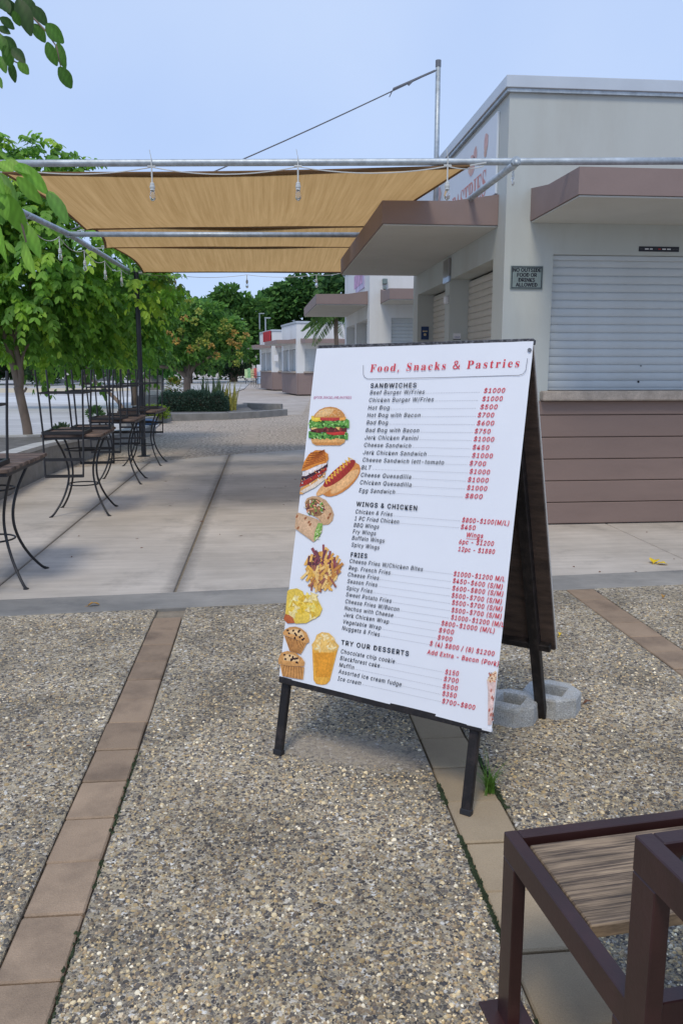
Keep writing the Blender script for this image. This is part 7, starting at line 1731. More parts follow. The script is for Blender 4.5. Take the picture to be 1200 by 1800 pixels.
# printed matter
BOLD = {'T': 0, 'H': .0007, 'I': .00018, 'P': .0005, 'N': 0}
CAPH = {'T': .0285, 'H': .0166, 'I': .0155, 'P': .0157}
groups = {}
for kind, s, u0, v0, u1, v1 in TEXT:
    k0 = kind[0]; d = Vector((u1 - u0, v1 - v0)); wid = d.length; d.normalize()
    h = .0022 if k0 == 'T' else .0018
    q = groups.setdefault(kind, MB())
    if k0 == 'D':
        n = max(3, int(wid / .0062)); r = .0009
        for i in range(n):
            c = Vector((u0, v0)) + d * (wid * i / (n - 1)); q.add([sp3(c.x + r * a, c.y - .001 + r * b, .0036) for a, b in ((-1, -1), (1, -1), (1, 1), (-1, 1))], [(0, 3, 2, 1)])
        continue
    if k0 == 'U':
        c0, c1 = Vector((u0, v0)), Vector((u1, v1)); q.add([sp3(c0.x, c0.y + .002, .0036), sp3(c1.x, c1.y + .002, .0036), sp3(c1.x, c1.y + .0035, .0036), sp3(c0.x, c0.y + .0035, .0036)], [(0, 3, 2, 1)]); continue
    if k0 == 'T': vs, fs, w = glyphs(bold_serif(s), F_MATH, 0, .06, 1.22); ref = glyphs(bold_serif('F'), F_MATH)
    else:
        vs, fs, w = glyphs(s, F_SANS, 0, .0 if k0 == 'H' else .18 if k0 in 'IP' else 0, 1.22 if k0 == 'H' else 1.16 if k0 in 'IP' else 1); ref = glyphs('H', F_SANS)
    cap = max(v[1] for v in ref[0]); hh = CAPH.get(k0, .010) if k0 != 'N' else .0095
    sx, sy = wid / w, hh / cap
    bo = BOLD[k0]
    for i, (ox, oy) in enumerate(((0, 0), (bo, 0), (-bo, 0), (0, bo), (0, -bo)) if bo else ((0, 0),)):   # heavier strokes
        q.add([sp3(u0 + ox + d.x * x * sx, v0 + oy + d.y * x * sx - y * sy, .0036 + i * .00006) for x, y in vs], [f[::-1] for f in fs])
names = {'T': ('title_lettering', 'ink_red'), 'H': ('heading_lettering', 'ink'), 'I': ('dish_lettering', 'ink'), 'P': ('price_lettering', 'ink_red'), 'D': ('leader_dots', 'ink_grey'), 'U': ('underline', 'ink_red'), 'N': ('handle_lettering', 'ink_pink')}
for k, q in groups.items(): q.build(names[k[0]][0], M[names[k[0]][1]], menu)
q = MB(); pts = [Vector(p) for p in TITLE_BOX]
for a, b in zip(pts, pts[1:]):
    d = (b - a).normalized(); nn = Vector((-d.y, d.x)) * .0009
    q.add([sp3(*(a + nn), .0036), sp3(*(a - nn), .0036), sp3(*(b - nn), .0036), sp3(*(b + nn), .0036)], [(0, 1, 2, 3)])
q.build('title_rule', M['ink_grey'], menu)
for nm, polys in PICTURES.items():
    V = []; F = []; Cc = []; k = 0
    tris = []
    for i, (c, pts) in enumerate(polys):
        c = np.array(lin(c)) * .98; b = len(V); m_ = len(pts) // 2
        d = .0036 + .00002 * i
        cu = sum(pts[0::2]) / m_; cv = sum(pts[1::2]) / m_
        big = (max(pts[0::2]) - min(pts[0::2])) > .02
        V.append(sp3(cu, cv, d)); Cc.append(c * (1.12 if big else 1))
        for j in range(m_):
            V.append(sp3(min(pts[2 * j], SW + .002), pts[2 * j + 1], d)); Cc.append(c * (random.uniform(.82, .98) if big else random.uniform(.9, 1.1)))
        for j in range(m_): tris.append((b, b + 1 + j, b + 1 + (j + 1) % m_))
    T_ = np.array(tris); VV = np.array([tuple(p) for p in V])
    nrm = np.cross(VV[T_[:, 1]] - VV[T_[:, 0]], VV[T_[:, 2]] - VV[T_[:, 0]]); fl = nrm @ np.array(nv) < 0
    T_[fl] = T_[fl][:, ::-1]
    np_mesh(nm.split('.')[0], VV, T_, M['print'], np.clip(np.array(Cc), 0, .95), parent=menu)

# ================================================================== CONCRETE BLOCK UNDER THE REAR LEG
t = thing('concrete_block', 'rough grey concrete block of two joined hollow rings under the menu board rear leg', 'block', (1.14, 3.28, 0))
def ring(q, cx, cy, ro, ri, z1, rot, sq):
    n = 8; vs = []
    for z, s in ((0, 1.0), (z1 - .008, 1.0), (z1, .95)):
        for k in range(n):
            a = rot + (k + .5) * math.pi / 4; r = ro / math.cos(math.pi / 8) * s * (1 + .02 * math.sin(k * 5 + cx * 40)); vs.append((cx + r * math.cos(a), cy + r * math.sin(a), z))
    for z, s in ((z1, 1.0), (z1 - .01, .95), (.012, .9)):
        for k in range(n):
            a = rot + (k + .0) * math.pi / 4; p = Vector((math.cos(a - rot), math.sin(a - rot))); m_ = max(abs(p.x), abs(p.y)); p = p / m_ * ri * s
            vs.append((cx + p.x * math.cos(rot) - p.y * math.sin(rot), cy + p.x * math.sin(rot) + p.y * math.cos(rot), z))
    fs = []
    for L0 in range(5):
        for k in range(n):
            k2 = (k + 1) % n; fs.append((L0 * n + k, L0 * n + k2, (L0 + 1) * n + k2, (L0 + 1) * n + k))
    fs.append(tuple(5 * n + k for k in range(n)))
    q.add(vs, fs)
q = MB(); ring(q, 1.045, 3.255, .108, .055, .085, R(-35), 0); q.build('block_ring', M['concrete_block'], t)
q = MB(); ring(q, 1.25, 3.325, .118, .058, .088, R(-35), 0); q.build('block_ring', M['concrete_block'], t)

# ================================================================== FRONT BENCH AND TABLE (bottom right)
def frame_unit(name, label, cat, corner, rz, L_, D_, z1, tw, plate):
    """corner = far-left top corner; built in local coordinates: x along, y towards the camera"""
    t = thing(name, label, cat, (corner[0], corner[1], 0), rz)
    def B(nm, m_, *bx, c=.0022, p=t):
        q = MB(); q.box(*bx, c); return q.build(nm, M[m_], p, local=True)
    td = .06
    for x in (0, L_ - tw):
        for y in (0, -D_ + td):
            lg = B('leg', 'maroon', x + .0004, x + tw - .0004, y - td + .0004, y - .0004, .006, z1 - td, c=.002)
            if plate: B('foot_plate', 'maroon', x - .035, x + tw + .035, y - td - .03, y + .03, 0, .0065, c=.001, p=lg)
    B('rail', 'maroon', tw + .0005, L_ - tw - .0005, -tw, 0, z1 - td, z1 - .0004); B('rail', 'maroon', tw + .0005, L_ - tw - .0005, -D_, -D_ + tw, z1 - td, z1 - .0004)
    B('rail', 'maroon', .0, tw, -D_, 0, z1 - td, z1); B('rail', 'maroon', L_ - tw, L_, -D_, 0, z1 - td, z1)
    return t, B
zb = .465; c = atz(885, 1461, zb); rb = R(6.6)
bench, B = frame_unit('bench', 'low maroon steel bench with one weathered wooden plank, at the bottom right corner', 'bench', c, rb, 1.5, .53, zb, .031, True)
q = MB(); n = 3
q.box(.042, 1.455, -.318, -.044, zb - .042, zb - .012, .003); q.build('plank', M['wood'], bench, local=True)
q = MB(); q.box(.032, .06, -.31, -.05, zb - .046, zb - .043); q.build('plank_support', M['maroon'], bench, local=True); q = MB(); q.box(1.44, 1.468, -.31, -.05, zb - .046, zb - .043); q.build('plank_support', M['maroon'], bench, local=True)
zt_ = .785; c = atz(1114, 1467, zt_)
table, B = frame_unit('outdoor_table', 'taller maroon steel table with dark inset top, cut off by the right edge', 'table', c, R(7.4), 1.3, .75, zt_, .031, False)
q = MB(); q.box(.042, 1.258, -.708, -.042, zt_ - .035, zt_ - .006, .012); q.build('table_top', M['slate'], table, local=True)

# ================================================================== BAR TABLES WITH UPTURNED STOOLS
def make_bar_table():
    t = thing('bar_table', 'x', 'table', (0, 0, 0), 0, 'bar tables in a row along the planter wall')
    H = .83
    n = 6; wdt = 1.06 / n
    for i in range(n):                                          # boards of the top
        q = MB(); y = -.53 + wdt * i; q.box(-.29 + random.uniform(-.006, .006), .29 + random.uniform(-.006, .006), y + .002, y + wdt - .002, H, H + .026, .004); q.build('board', M['table_wood'], t, local=True)
    q = MB()
    for x in (-.262, .262): q.box(x - .012, x + .012, -.51, .51, H - .025, H - .001)
    for y in (-.5, .5): q.box(-.249, .249, y - .011, y + .011, H - .025, H - .001)
    q.build('top_frame', M['black_metal'], t, local=True)
    prof = [(.225, .215, H - .02), (.205, .19, .76), (.165, .155, .66), (.135, .125, .55), (.122, .115, .45), (.128, .12, .35), (.155, .15, .24), (.2, .2, .13), (.26, .265, .03), (.285, .295, .006)]
    fine = []
    for i in range(len(prof) - 1):
        p_ = [Vector(prof[max(0, min(len(prof) - 1, i + k))]) for k in (-1, 0, 1, 2)]
        for f in (0, .34, .67): fine.append(.5 * ((2 * p_[1]) + (p_[2] - p_[0]) * f + (2 * p_[0] - 5 * p_[1] + 4 * p_[2] - p_[3]) * f * f + (3 * p_[1] - p_[0] - 3 * p_[2] + p_[3]) * f ** 3))
    prof = [tuple(v) for v in fine] + [prof[-1]]
    for sx in (-1, 1):
        for sy in (-1, 1):
            q = MB(); q.tube([(sx * a, sy * b, z) for a, b, z in prof], .0105, 8); lg = q.build('leg', M['black_metal'], t, smooth=True, local=True)
            q = MB(); q.lathe((sx * .288, sy * .298, 0), [(.02, 0), (.02, .005), (.012, .01)], 8); q.build('foot_pad', M['black_metal'], lg, local=True)
    for z, rx, ry in ((.30, .155, .155), (.66, .175, .165)):
        q = MB(); q.tube([(rx * math.cos(2 * math.pi * k / 20), ry * math.sin(2 * math.pi * k / 20), z) for k in range(21)], .007, 6, cap=False); q.build('ring', M['black_metal'], t, smooth=True, local=True)
    return t
def make_stool():
    """bar stool turned over: seat on the table top, legs up, back hanging below at -y"""
    t = thing('bar_stool', 'x', 'bar stool', (0, 0, 0), 0, 'upturned bar stools on the bar tables')
    w = .19; r = .0095
    q = MB()
    for x in (-w, w): q.box(x - .013, x + .013, -w + .0135, w - .0135, .0, .03)
    for y in (-w, w): q.box(-w - .013, w + .013, y - .013, y + .013, .0, .03)
    q.build('seat_frame', M['black_metal'], t, local=True)
    for y0, y1 in ((-.172, .02), (.03, .172)):
        q = MB(); q.box(-.172, .172, y0, y1, .004, .018, .003); q.build('seat_board', M['table_wood'], t, local=True)
    for sx in (-1, 1):
        for sy in (-1, 1):
            q = MB(); q.tube([(sx * w, sy * w, .02), (sx * (w + .012), sy * (w + .015), .3), (sx * (w + .03), sy * (w + .035), .62)], r, 6); q.build('leg', M['black_metal'], t, local=True)
    q = MB(); z = .40; a = w + .019
    for p0, p1 in (((-a, -a), (a, -a)), ((-a, a), (a, a)), ((-a, -a), (-a, a)), ((a, -a), (a, a))): q.bar((*p0, z), (*p1, z), .007, .016)
    q.build('foot_rail', M['black_metal'], t, local=True)
    yb_ = -w - .022
    for sx in (-1, 1):
        q = MB(); q.tube([(sx * w, yb_ + .012, .015), (sx * (w - .004), yb_ - .01, -.18), (sx * (w - .012), yb_ - .035, -.41)], .009, 6); q.build('back_upright', M['black_metal'], t, local=True)
    for z, d in ((-.24, -.018), (-.40, -.036)):
        q = MB(); q.bar((-w + .008, yb_ + d, z), (w - .008, yb_ + d, z), .008, .03); q.build('back_rail', M['black_metal'], t, local=True)
    return t
tb0 = make_bar_table(); st0 = make_stool()
spots = [(-1.95, 5.88, 1.5), (-1.91, 8.68, 3), (-1.92, 11.0, 1), (-1.90, 13.05, -2)]
tl_ = ['black bar table with curved legs nearest the camera, cut off by the left edge', 'second bar table from the camera, with two upturned stools and full curved legs in view', 'third bar table from the camera, half hidden behind the second', 'farthest bar table, beside the far end of the planter wall']
sl_ = [('upturned stool on the nearest bar table, cut off by the left edge', ''),
       ('upturned stool on the near half of the second bar table, its back hanging in front', 'upturned stool on the far half of the second bar table'),
       ('upturned stool on the near half of the third bar table', 'upturned stool on the far half of the third bar table'),
       ('upturned stool on the near half of the farthest bar table', 'upturned stool on the far half of the farthest bar table')]
first = [True]
for i, (x, y, a) in enumerate(spots):
    o = tb0 if i == 0 else copy_tree(tb0)
    o.location = (x, y, 0); o.rotation_euler = (0, 0, R(a)); o['label'] = tl_[i]
    for j, (dx, dy, ra) in enumerate(((0.0 if i == 0 else -.07, -.345, random.uniform(-4, 4)), (.02 if i != 1 else .08, .30, 180 + random.uniform(-6, 6)))):
        if i == 0 and j == 1: continue                          # not in the photograph
        s_ = st0 if (i == 0 and j == 0) else copy_tree(st0)
        ca, sa = math.cos(R(a)), math.sin(R(a))
        s_.location = (x + dx * ca - dy * sa, y + dx * sa + dy * ca, .857); s_.rotation_euler = (0, 0, R(a + ra)); s_['label'] = sl_[i][j]

# ================================================================== FALLEN LEAVES AND WEED
def dead_leaf(name, label, px, py, L_, m_, rz, w=.5, curl=.012, n=6):
    p = atz(px, py, 0); t = thing(name, label, 'leaf', p, rz)
    q = MB(); vs = []
    for i in range(n + 1):
        f = i / n; hw = L_ * w * math.sin(math.pi * min(.98, max(.03, f))) ** .7 / 2; z = .004 + curl * math.sin(math.pi * f) + random.uniform(0, .004)
        vs += [((f - .5) * L_, -hw, z + curl * .5), ((f - .5) * L_, 0, z), ((f - .5) * L_, hw, z + curl * .8 * random.random())]
    q.add(vs, [(3 * i + k, 3 * i + 3 + k, 3 * i + 4 + k, 3 * i + 1 + k) for i in range(n) for k in (0, 1)])
    q.tube([(-L_ * .5, 0, .005), (-L_ * .75, .01, .003)], .0015, 4)
    q.build('blade', M[m_], t, local=True); return t
dead_leaf('fallen_leaf', 'bright yellow curled leaf on the concrete before the shutter, left of the pair', 1149, 990, .085, 'yellow_leaf', 1.0, .9, .02)
dead_leaf('fallen_leaf', 'bright yellow flat leaf on the concrete before the shutter, right of the pair', 1163, 993, .075, 'yellow_leaf', -.4, .8, .012)
dead_leaf('fallen_leaf', 'ochre dry leaf lying on the blue-grey band at the left', 165, 1066, .07, 'ochre_leaf', .2, .5, .015)
dead_leaf('fallen_leaf', 'small curled brown leaf on the aggregate near the right edge', 1165, 1053, .04, 'ochre_leaf', .9, .7, .02)
dead_leaf('fallen_leaf', 'reddish brown leaf on the paving just right of the concrete block', 1032, 1238, .05, 'brown_leaf', .3, .4, .008)
dead_leaf('fallen_leaf', 'small yellow leaf beside the bottom edge of the back panel', 983, 1118, .035, 'yellow_leaf', 1.2, .5, .01)
dead_leaf('fallen_leaf', 'tiny rust leaf on the aggregate left of the brick strip', 52, 1316, .03, 'brown_leaf', .1, .4, .006)
dead_leaf('fallen_leaf', 'brown leaf lying inside the left ring of the concrete block', 908, 1243, .05, 'brown_leaf', .7, .5, .02)
p = atz(858, 1392, 0)
t = thing('weed', 'tuft of green grass weed growing in the brick joint by the front leg', 'weed', p)
q = MB()
for k in range(80):
    a = random.random() * 6.283; L_ = random.uniform(.06, .17); ln = random.uniform(.25, .9); b = Vector((random.gauss(0, .010), random.gauss(0, .012), 0)); pts = []
    for i in range(5):
        f = i / 4; pts.append(b + Vector((math.cos(a) * L_ * ln * f * f, math.sin(a) * L_ * ln * f * f, L_ * (f - .35 * ln * f * f))))
    sd = Vector((-math.sin(a), math.cos(a), 0)); vs = []
    for i, pp in enumerate(pts):
        w = .0022 * (1 - i / 4.3); vs += [pp - sd * w, pp + sd * w]
    q.add(vs, [(2 * i, 2 * i + 1, 2 * i + 3, 2 * i + 2) for i in range(4)])
q.build('blades', mat('grass_blade', (.13, .26, .04), .5, .35, 40, trans=.35), t, local=True)

# ================================================================== VEGETATION
def unit(a): return a / np.maximum(1e-9, np.linalg.norm(a, axis=-1, keepdims=True))
def leaf_arrays(P, D, N, L, W, C):
    """two-sided folded leaves: base, tip and four side points"""
    D = unit(D); Sd = unit(np.cross(D, N)); N = np.cross(Sd, D); L = L[:, None]; W = W[:, None]
    V = np.stack([P, P + D * L * .32 - Sd * W * .46 + N * W * .10, P + D * L * .74 - Sd * W * .40 + N * W * .06, P + D * L - N * L * .05,
                  P + D * L * .74 + Sd * W * .40 + N * W * .06, P + D * L * .32 + Sd * W * .46 + N * W * .10], 1)
    return V, np.repeat(C, 6, 0)
LQ = np.array([(0, 1, 2, 3), (0, 3, 4, 5)])
def leaf_object(name, parts, m_, parent):
    V = np.concatenate([p[0] for p in parts]); C = np.concatenate([p[1] for p in parts]); n = len(V)
    F = ((np.arange(n) * 6)[:, None, None] + LQ[None]).reshape(-1, 4)
    o = np_mesh(name, V.reshape(-1, 3), F, m_, C, parent=parent); tag(o, kind='stuff'); return o
def palette(n, cols, var=.25):
    c = np.array(cols)[rng.integers(0, len(cols), n)]
    return c * (1 + var * (rng.random((n, 1)) * 2 - 1))
def lobe_points(n, c, r, lo=.55, up=0.0):
    d = unit(rng.normal(size=(n, 3)) + np.array([0, 0, up])); rr = lo + (1 - lo) * rng.random((n, 1)) ** .6
    return np.array(c) + d * np.array(r) * rr, d
def simple_leaves(lobes, per, L, W, cols, droop=.4, up=.25, shell=.6):
    out = []
    for c, r in lobes:
        r = np.array(r if hasattr(r, '__len__') else (r, r, r * .85)); n = int(per * (r[0] * r[2] + .05))
        # sub-clumps make light and dark pockets
        k = max(9, int(12 * max(1, r[0] * .8)) if r[0] < 4 else 26); cc, cd = lobe_points(k, c, r, .72, up)
        for a, dd in zip(cc, cd):
            cols = cols; m_ = n // k; rs = r.mean() * (.36 + .2 * rng.random()); P, d = lobe_points(m_, a, (rs, rs, rs * .75), shell, .2)
            D = d + dd * .5 + rng.normal(size=(m_, 3)) * .5 - np.array([0, 0, droop]); N = d + np.array([0, 0, .7]) + rng.normal(size=(m_, 3)) * .35
            col = palette(m_, cols, .22) * (.85 + .3 * rng.random())
            out.append(leaf_arrays(P, D, N, L * (.7 + .6 * rng.random(m_)), W * (.7 + .6 * rng.random(m_)), col))
    return out
def frond_leaves(lobes, per, Lf, L, W, cols, young, pairs=6):
    out = []
    for c, r in lobes:
        n = int(per * r * r)
        P, d = lobe_points(n, c, (r, r, r * .9), .55, .15)
        dirh = d * np.array([1, 1, .5]) + rng.normal(size=(n, 3)) * .35
        dirh = unit(dirh); base = palette(n, cols, .2); yg = rng.random(n) < .16; base[yg] = palette(int(yg.sum()), young, .15)
        for j in range(pairs):
            f = (j + .6) / pairs; ln = Lf * (.75 + .5 * rng.random((n, 1)))
            q = P + dirh * ln * f - np.array([0, 0, 1]) * (.55 * ln * f * f)
            tan = dirh - np.array([0, 0, 1]) * (1.1 * f); side = unit(np.cross(dirh, np.array([0, 0, 1.])))
            for s in (-1, 1):
                D = side * s * .75 + tan * .45 + np.array([0, 0, -.55]) + rng.normal(size=(n, 3)) * .18
                N = np.array([0, 0, 1.]) + dirh * .6 + rng.normal(size=(n, 3)) * .2 - side * s * .1
                sz = (.75 + .35 * rng.random(n)) * (1 - .35 * abs(f - .5))
                out.append(leaf_arrays(q, D, N, L * sz, W * sz, base * (.9 + .2 * rng.random((n, 1)))))
    return out
def trunk(parent, stems, m_, name='trunk'):
    q = MB()
    for pts, rr in stems:
        pts = [Vector(p) for p in pts]; P = []; RR = []
        for i in range(len(pts) - 1):
            for k in range(4):
                f = k / 4; a = pts[max(i - 1, 0)]; b, c = pts[i], pts[i + 1]; d = pts[min(i + 2, len(pts) - 1)]
                P.append(.5 * ((2 * b) + (c - a) * f + (2 * a - 5 * b + 4 * c - d) * f * f + (3 * b - a - 3 * c + d) * f ** 3)); RR.append(rr[i] + (rr[i + 1] - rr[i]) * f)
        P.append(pts[-1]); RR.append(rr[-1]); q.tube(P, RR, 9)
    return q.build(name, m_, parent, smooth=True)
def lob(lst, Y): return [(tuple(aty(x, y, Y_ if (Y_ := (l[3] if len(l) > 3 else Y)) else Y)), l[2] * (l[3] if len(l) > 3 else Y) / 1430) for l in lst for x, y in [l[:2]]]
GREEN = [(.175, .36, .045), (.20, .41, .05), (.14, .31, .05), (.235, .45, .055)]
YOUNG = [(.38, .60, .06), (.44, .66, .08), (.32, .55, .06)]
DARK = [(.028, .078, .020), (.035, .095, .022), (.022, .06, .018)]

# the tree over the tables
b0 = atz(50, 764, .36)
t = thing('street_tree', 'broad leafy tree with forked grey trunk in the planting bed at the left', 'tree', b0)
Y1 = b0.y
tp = lambda x, y, dy=0: aty(x, y, Y1 + dy)
trunk(t, [([b0 - Vector((0, 0, .05)), tp(47, 745), tp(36, 695), tp(33, 680)], [.085, .078, .075, .08]),
          ([tp(34, 690), tp(27, 655), tp(12, 600), tp(-4, 565), tp(-25, 500, .3), tp(-30, 430, .4)], [.06, .058, .052, .045, .035, .02]),
          ([tp(35, 690), tp(37, 655), tp(27, 605), tp(14, 565), tp(0, 520, -.2), tp(20, 440, -.3)], [.06, .055, .045, .04, .03, .018]),
          ([tp(37, 650), tp(42, 620), tp(55, 600), tp(90, 560, .3), tp(140, 520, .6)], [.03, .028, .024, .018, .01]),
          ([tp(29, 610), tp(30, 580), tp(45, 540), tp(60, 470)], [.025, .022, .018, .01]),
          ([tp(40, 690), tp(45, 686), tp(47, 681)], [.03, .02, .018])], M['bark'])
lobes = lob([(20, 335, 80, Y1), (95, 440, 95, Y1 - .3), (-30, 450, 110, Y1), (80, 300, 46, Y1 + .4), (60, 520, 70, Y1 - .4), (130, 545, 75, Y1 + .6), (185, 490, 75, Y1 + 1.7), (230, 535, 62, Y1 + 2.4), (170, 595, 50, Y1 + 1.4), (100, 600, 45, Y1 + .6), (-70, 560, 70, Y1), (255, 505, 45, Y1 + 2.2), (238, 512, 30, Y1 - .2), (268, 498, 22, Y1 - .1), (290, 505, 20, Y1 + .8), (235, 600, 45, Y1 + 3), (140, 330, 40, Y1 + 1), (-20, 380, 80, Y1 + .8)], Y1)
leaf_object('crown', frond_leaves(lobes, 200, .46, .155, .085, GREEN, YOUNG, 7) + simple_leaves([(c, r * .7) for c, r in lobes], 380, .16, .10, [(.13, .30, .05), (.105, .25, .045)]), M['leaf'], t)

# sprigs of the same kind of tree that reach over the camera
def leaf_blade(name, a, b, w, parent, col, hang):
    """one large leaflet with a raised midrib and a slight curl"""
    a, b = Vector(a), Vector(b); d = b - a; L_ = d.length; d.normalize()
    nrm = Vector((random.uniform(-.5, .5), -1, random.uniform(.1, .5))); sd = d.cross(nrm).normalized(); nn = sd.cross(d)
    n = 9; V = []; F = []; C = []
    for i in range(n + 1):
        f = i / n; hw = w * (math.sin(math.pi * (f * .94 + .03)) ** .75) * (1.06 - .25 * f) / 2
        for k, s in enumerate((-1, -.5, 0, .5, 1)):
            p = a + d * (L_ * f) + sd * (hw * s) + nn * (.18 * abs(s) * hw * 2 * .5 + .05 * L_ * math.sin(math.pi * f) + .0011 * (1 if (i + abs(k - 2)) % 2 else -1)) ; V.append(p)
            cc = np.array(col) * (1.25 if k == 2 else 1.0) * (1 + .10 * (1 if (i + k) % 2 else -1)); C.append(cc)
    for i in range(n):
        for k in range(4): F.append((5 * i + k, 5 * i + 5 + k, 5 * i + 6 + k, 5 * i + 1 + k))
    o = np_mesh(name, np.array([tuple(v) for v in V]), np.array(F), M['leaf'], np.array(C), smooth=True, parent=parent); return o
def sprig(label, Y, scale, ox, oy, leaves, stems, cols):
    px = lambda x, y, dy=0: aty(ox + x / scale, oy + y / scale, Y + dy)
    c = px(leaves[0][0], leaves[0][1]); t = thing('leafy_branch', label, 'branch', c)
    q = MB()
    for st in stems:                                            # the limb goes on beyond the leaves, towards its tree
        p0 = px(*st[0], .02); lead = [p0 + Vector((-1.9, .35, .75)), p0 + Vector((-1.1, .22, .52)), p0 + Vector((-.45, .08, .22))]
        pts = lead + [px(x, y, .02) for x, y in st]; q.tube(pts, [.026, .017, .010] + [.0065 - .005 * k / len(st) for k in range(len(st))], 7)
    q.build('twig', M['bark'], t, smooth=True)
    for i, l in enumerate(leaves):
        x0, y0, x1, y1, w = l[:5]; dy = random.uniform(-.12, .12)
        col = np.array(cols[l[5] if len(l) > 5 else 0]) * random.uniform(.85, 1.2)
        leaf_blade('leaf', px(x0, y0, dy), px(x1, y1, dy + random.uniform(-.03, .05)), w / scale * Y / 1430, t, col, 0)
BR = [(.19, .40, .045), (.11, .25, .04), (.25, .46, .06)]
sprig('near branch of large bright leaves hanging in front of the pipes at the left edge', 2.55, 4.615, 0, 220,
      [(150, 310, 390, 560, 120, 0), (140, 420, 345, 640, 105, 0), (385, 545, 552, 805, 120, 1), (400, 535, 505, 730, 90, 0), (60, 280, 190, 400, 90, 2), (0, 395, 150, 650, 95, 1), (60, 560, 215, 890, 155, 0), (0, 520, 62, 770, 120, 0), (180, 790, 328, 1078, 125, 0), (190, 950, 290, 1222, 90, 2), (-20, 780, 42, 1085, 80, 0), (25, 950, 60, 1115, 42, 0), (50, 950, 132, 1045, 50, 2), (60, 270, 155, 335, 60, 2), (0, 300, 110, 375, 90, 2), (-40, 600, 30, 800, 110, 1), (-10, 230, 80, 300, 60, 2), (20, 480, 90, 600, 70, 2), (120, 330, 250, 400, 70, 0), (-30, 420, 40, 560, 90, 0)],
      [[(-60, 300), (60, 310), (150, 330), (270, 430), (390, 540), (430, 600)], [(-60, 480), (40, 540), (110, 640), (180, 800), (215, 950)]], BR)
sprig('dark and bright leaves of an overhanging branch in the top left corner', 4.2, 2.0, 0, 0,
      [(65, -5, 110, 127, 55, 1), (112, 20, 166, 92, 42, 1), (118, 84, 160, 150, 40, 0), (163, 84, 225, 152, 48, 0), (166, 148, 202, 232, 40, 0), (203, 150, 232, 242, 38, 0), (208, 235, 252, 311, 44, 0), (213, 240, 236, 306, 30, 2), (0, 62, 52, 103, 36, 1), (10, 130, 62, 182, 40, 1), (45, 170, 90, 222, 36, 1), (15, 160, 40, 238, 40, 0), (38, 218, 55, 291, 28, 1), (63, 218, 102, 262, 36, 2), (-6, 268, 9, 312, 20, 0), (20, -5, 50, 62, 42, 1), (48, 38, 72, 92, 28, 0), (82, -6, 126, 50, 42, 1), (-6, -4, 34, 46, 48, 1), (-4, 196, 22, 258, 32, 0), (-4, 95, 38, 120, 26, 1), (0, 120, 25, 200, 34, 0)],
      [[(-20, 10), (60, 20), (115, 60), (163, 110), (200, 165), (215, 240)], [(-20, 100), (20, 140), (50, 215), (70, 225)]], [(.085, .20, .03), (.045, .10, .022), (.15, .30, .04)])

# planter in the middle distance
t = thing('planter_kerb', 'low grey concrete kerb of the raised planter in the middle of the paving', 'planter', atz(400, 737))
def kerb_run(pts, z1, w):
    q = MB()
    for a, b in zip(pts, pts[1:]): q.bar((a.x, a.y, z1 / 2 - .02), (b.x, b.y, z1 / 2 - .02), w, z1 + .04, c=.012, e=w * .35)
    return q
for pts, z in (([atz(220, 752), atz(288, 743)], .21), ([atz(290, 742), atz(298, 740)], .21), ([atz(300, 740), atz(400, 737.3), atz(452, 734.5), atz(500, 730.5)], .205)):
    kerb_run(pts, z, .17).build('kerb', M['kerb'], t)
for pts, z in (([atz(402, 727), atz(430, 722.5)], .26), ([atz(431, 717.5), atz(493, 719.5)], .20)):
    kerb_run(pts, z, .16).build('kerb', M['kerb'], t)
sl = MB(); sl.prism([(p.x, p.y) for p in (atz(285, 741), atz(300, 738.5), atz(400, 736), atz(450, 733), atz(430, 718), atz(360, 708), atz(270, 712), atz(250, 735))], -.05, .14)
tag(sl.build('planter_soil', M['soil']), kind='structure')
def hedge(label, x0, x1, y0, y1, Y, depth, L, cols, n, name='hedge', cat='hedge'):
    a, b = aty(x0, y1, Y), aty(x1, y0, Y); a.z = max(a.z, .0)
    t = thing(name, label, cat, ((a.x + b.x) / 2, Y, a.z))
    w, h = b.x - a.x, b.z - a.z
    P = rng.random((n, 3)); ax = rng.integers(0, 3, n); fr = rng.random(n)
    P[ax == 0, 0] = np.round(P[ax == 0, 0]); P[ax == 1, 1] = 0; P[ax == 2, 2] = 1
    d = (P - .5) * np.array([1.4, 1.4, 1.2])
    x = a.x + w * P[:, 0]; z = a.z + h * P[:, 2] * (.93 + .07 * np.sin(x * 5) + .05 * np.sin(x * 13 + 1)); y = Y + depth * P[:, 1]
    Q = np.stack([x, y, z], 1) + rng.normal(size=(n, 3)) * L * .8
    Q[:, :2] -= (d[:, :2] * (P[:, 2:] > .8)) * .25 * h
    D = d + rng.normal(size=(n, 3)) * .5 + np.array([0, 0, .3]); N = d + rng.normal(size=(n, 3)) * .4 + np.array([0, 0, .6])
    leaf_object('foliage', [leaf_arrays(Q, D, N, L * (.7 + .6 * rng.random(n)), L * .5 * (.7 + .6 * rng.random(n)), palette(n, cols, .3))], M['leaf'], t)
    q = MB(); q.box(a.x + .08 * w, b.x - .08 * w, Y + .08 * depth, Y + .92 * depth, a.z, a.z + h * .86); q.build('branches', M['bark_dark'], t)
    return t
hedge('clipped grey-green hedge in the planter under the orange-flowered tree', 283, 395, 692, 729, 25.9, 1.4, .055, [(.050, .103, .062), (.069, .125, .081), (.037, .077, .050), (.094, .150, .106)], 16000)
hedge('small yellow-green shrub seen under the farthest bar table', 252, 290, 716, 734, 22.5, .4, .05, [(.25, .36, .03), (.18, .28, .03)], 1500, 'shrub', 'shrub')
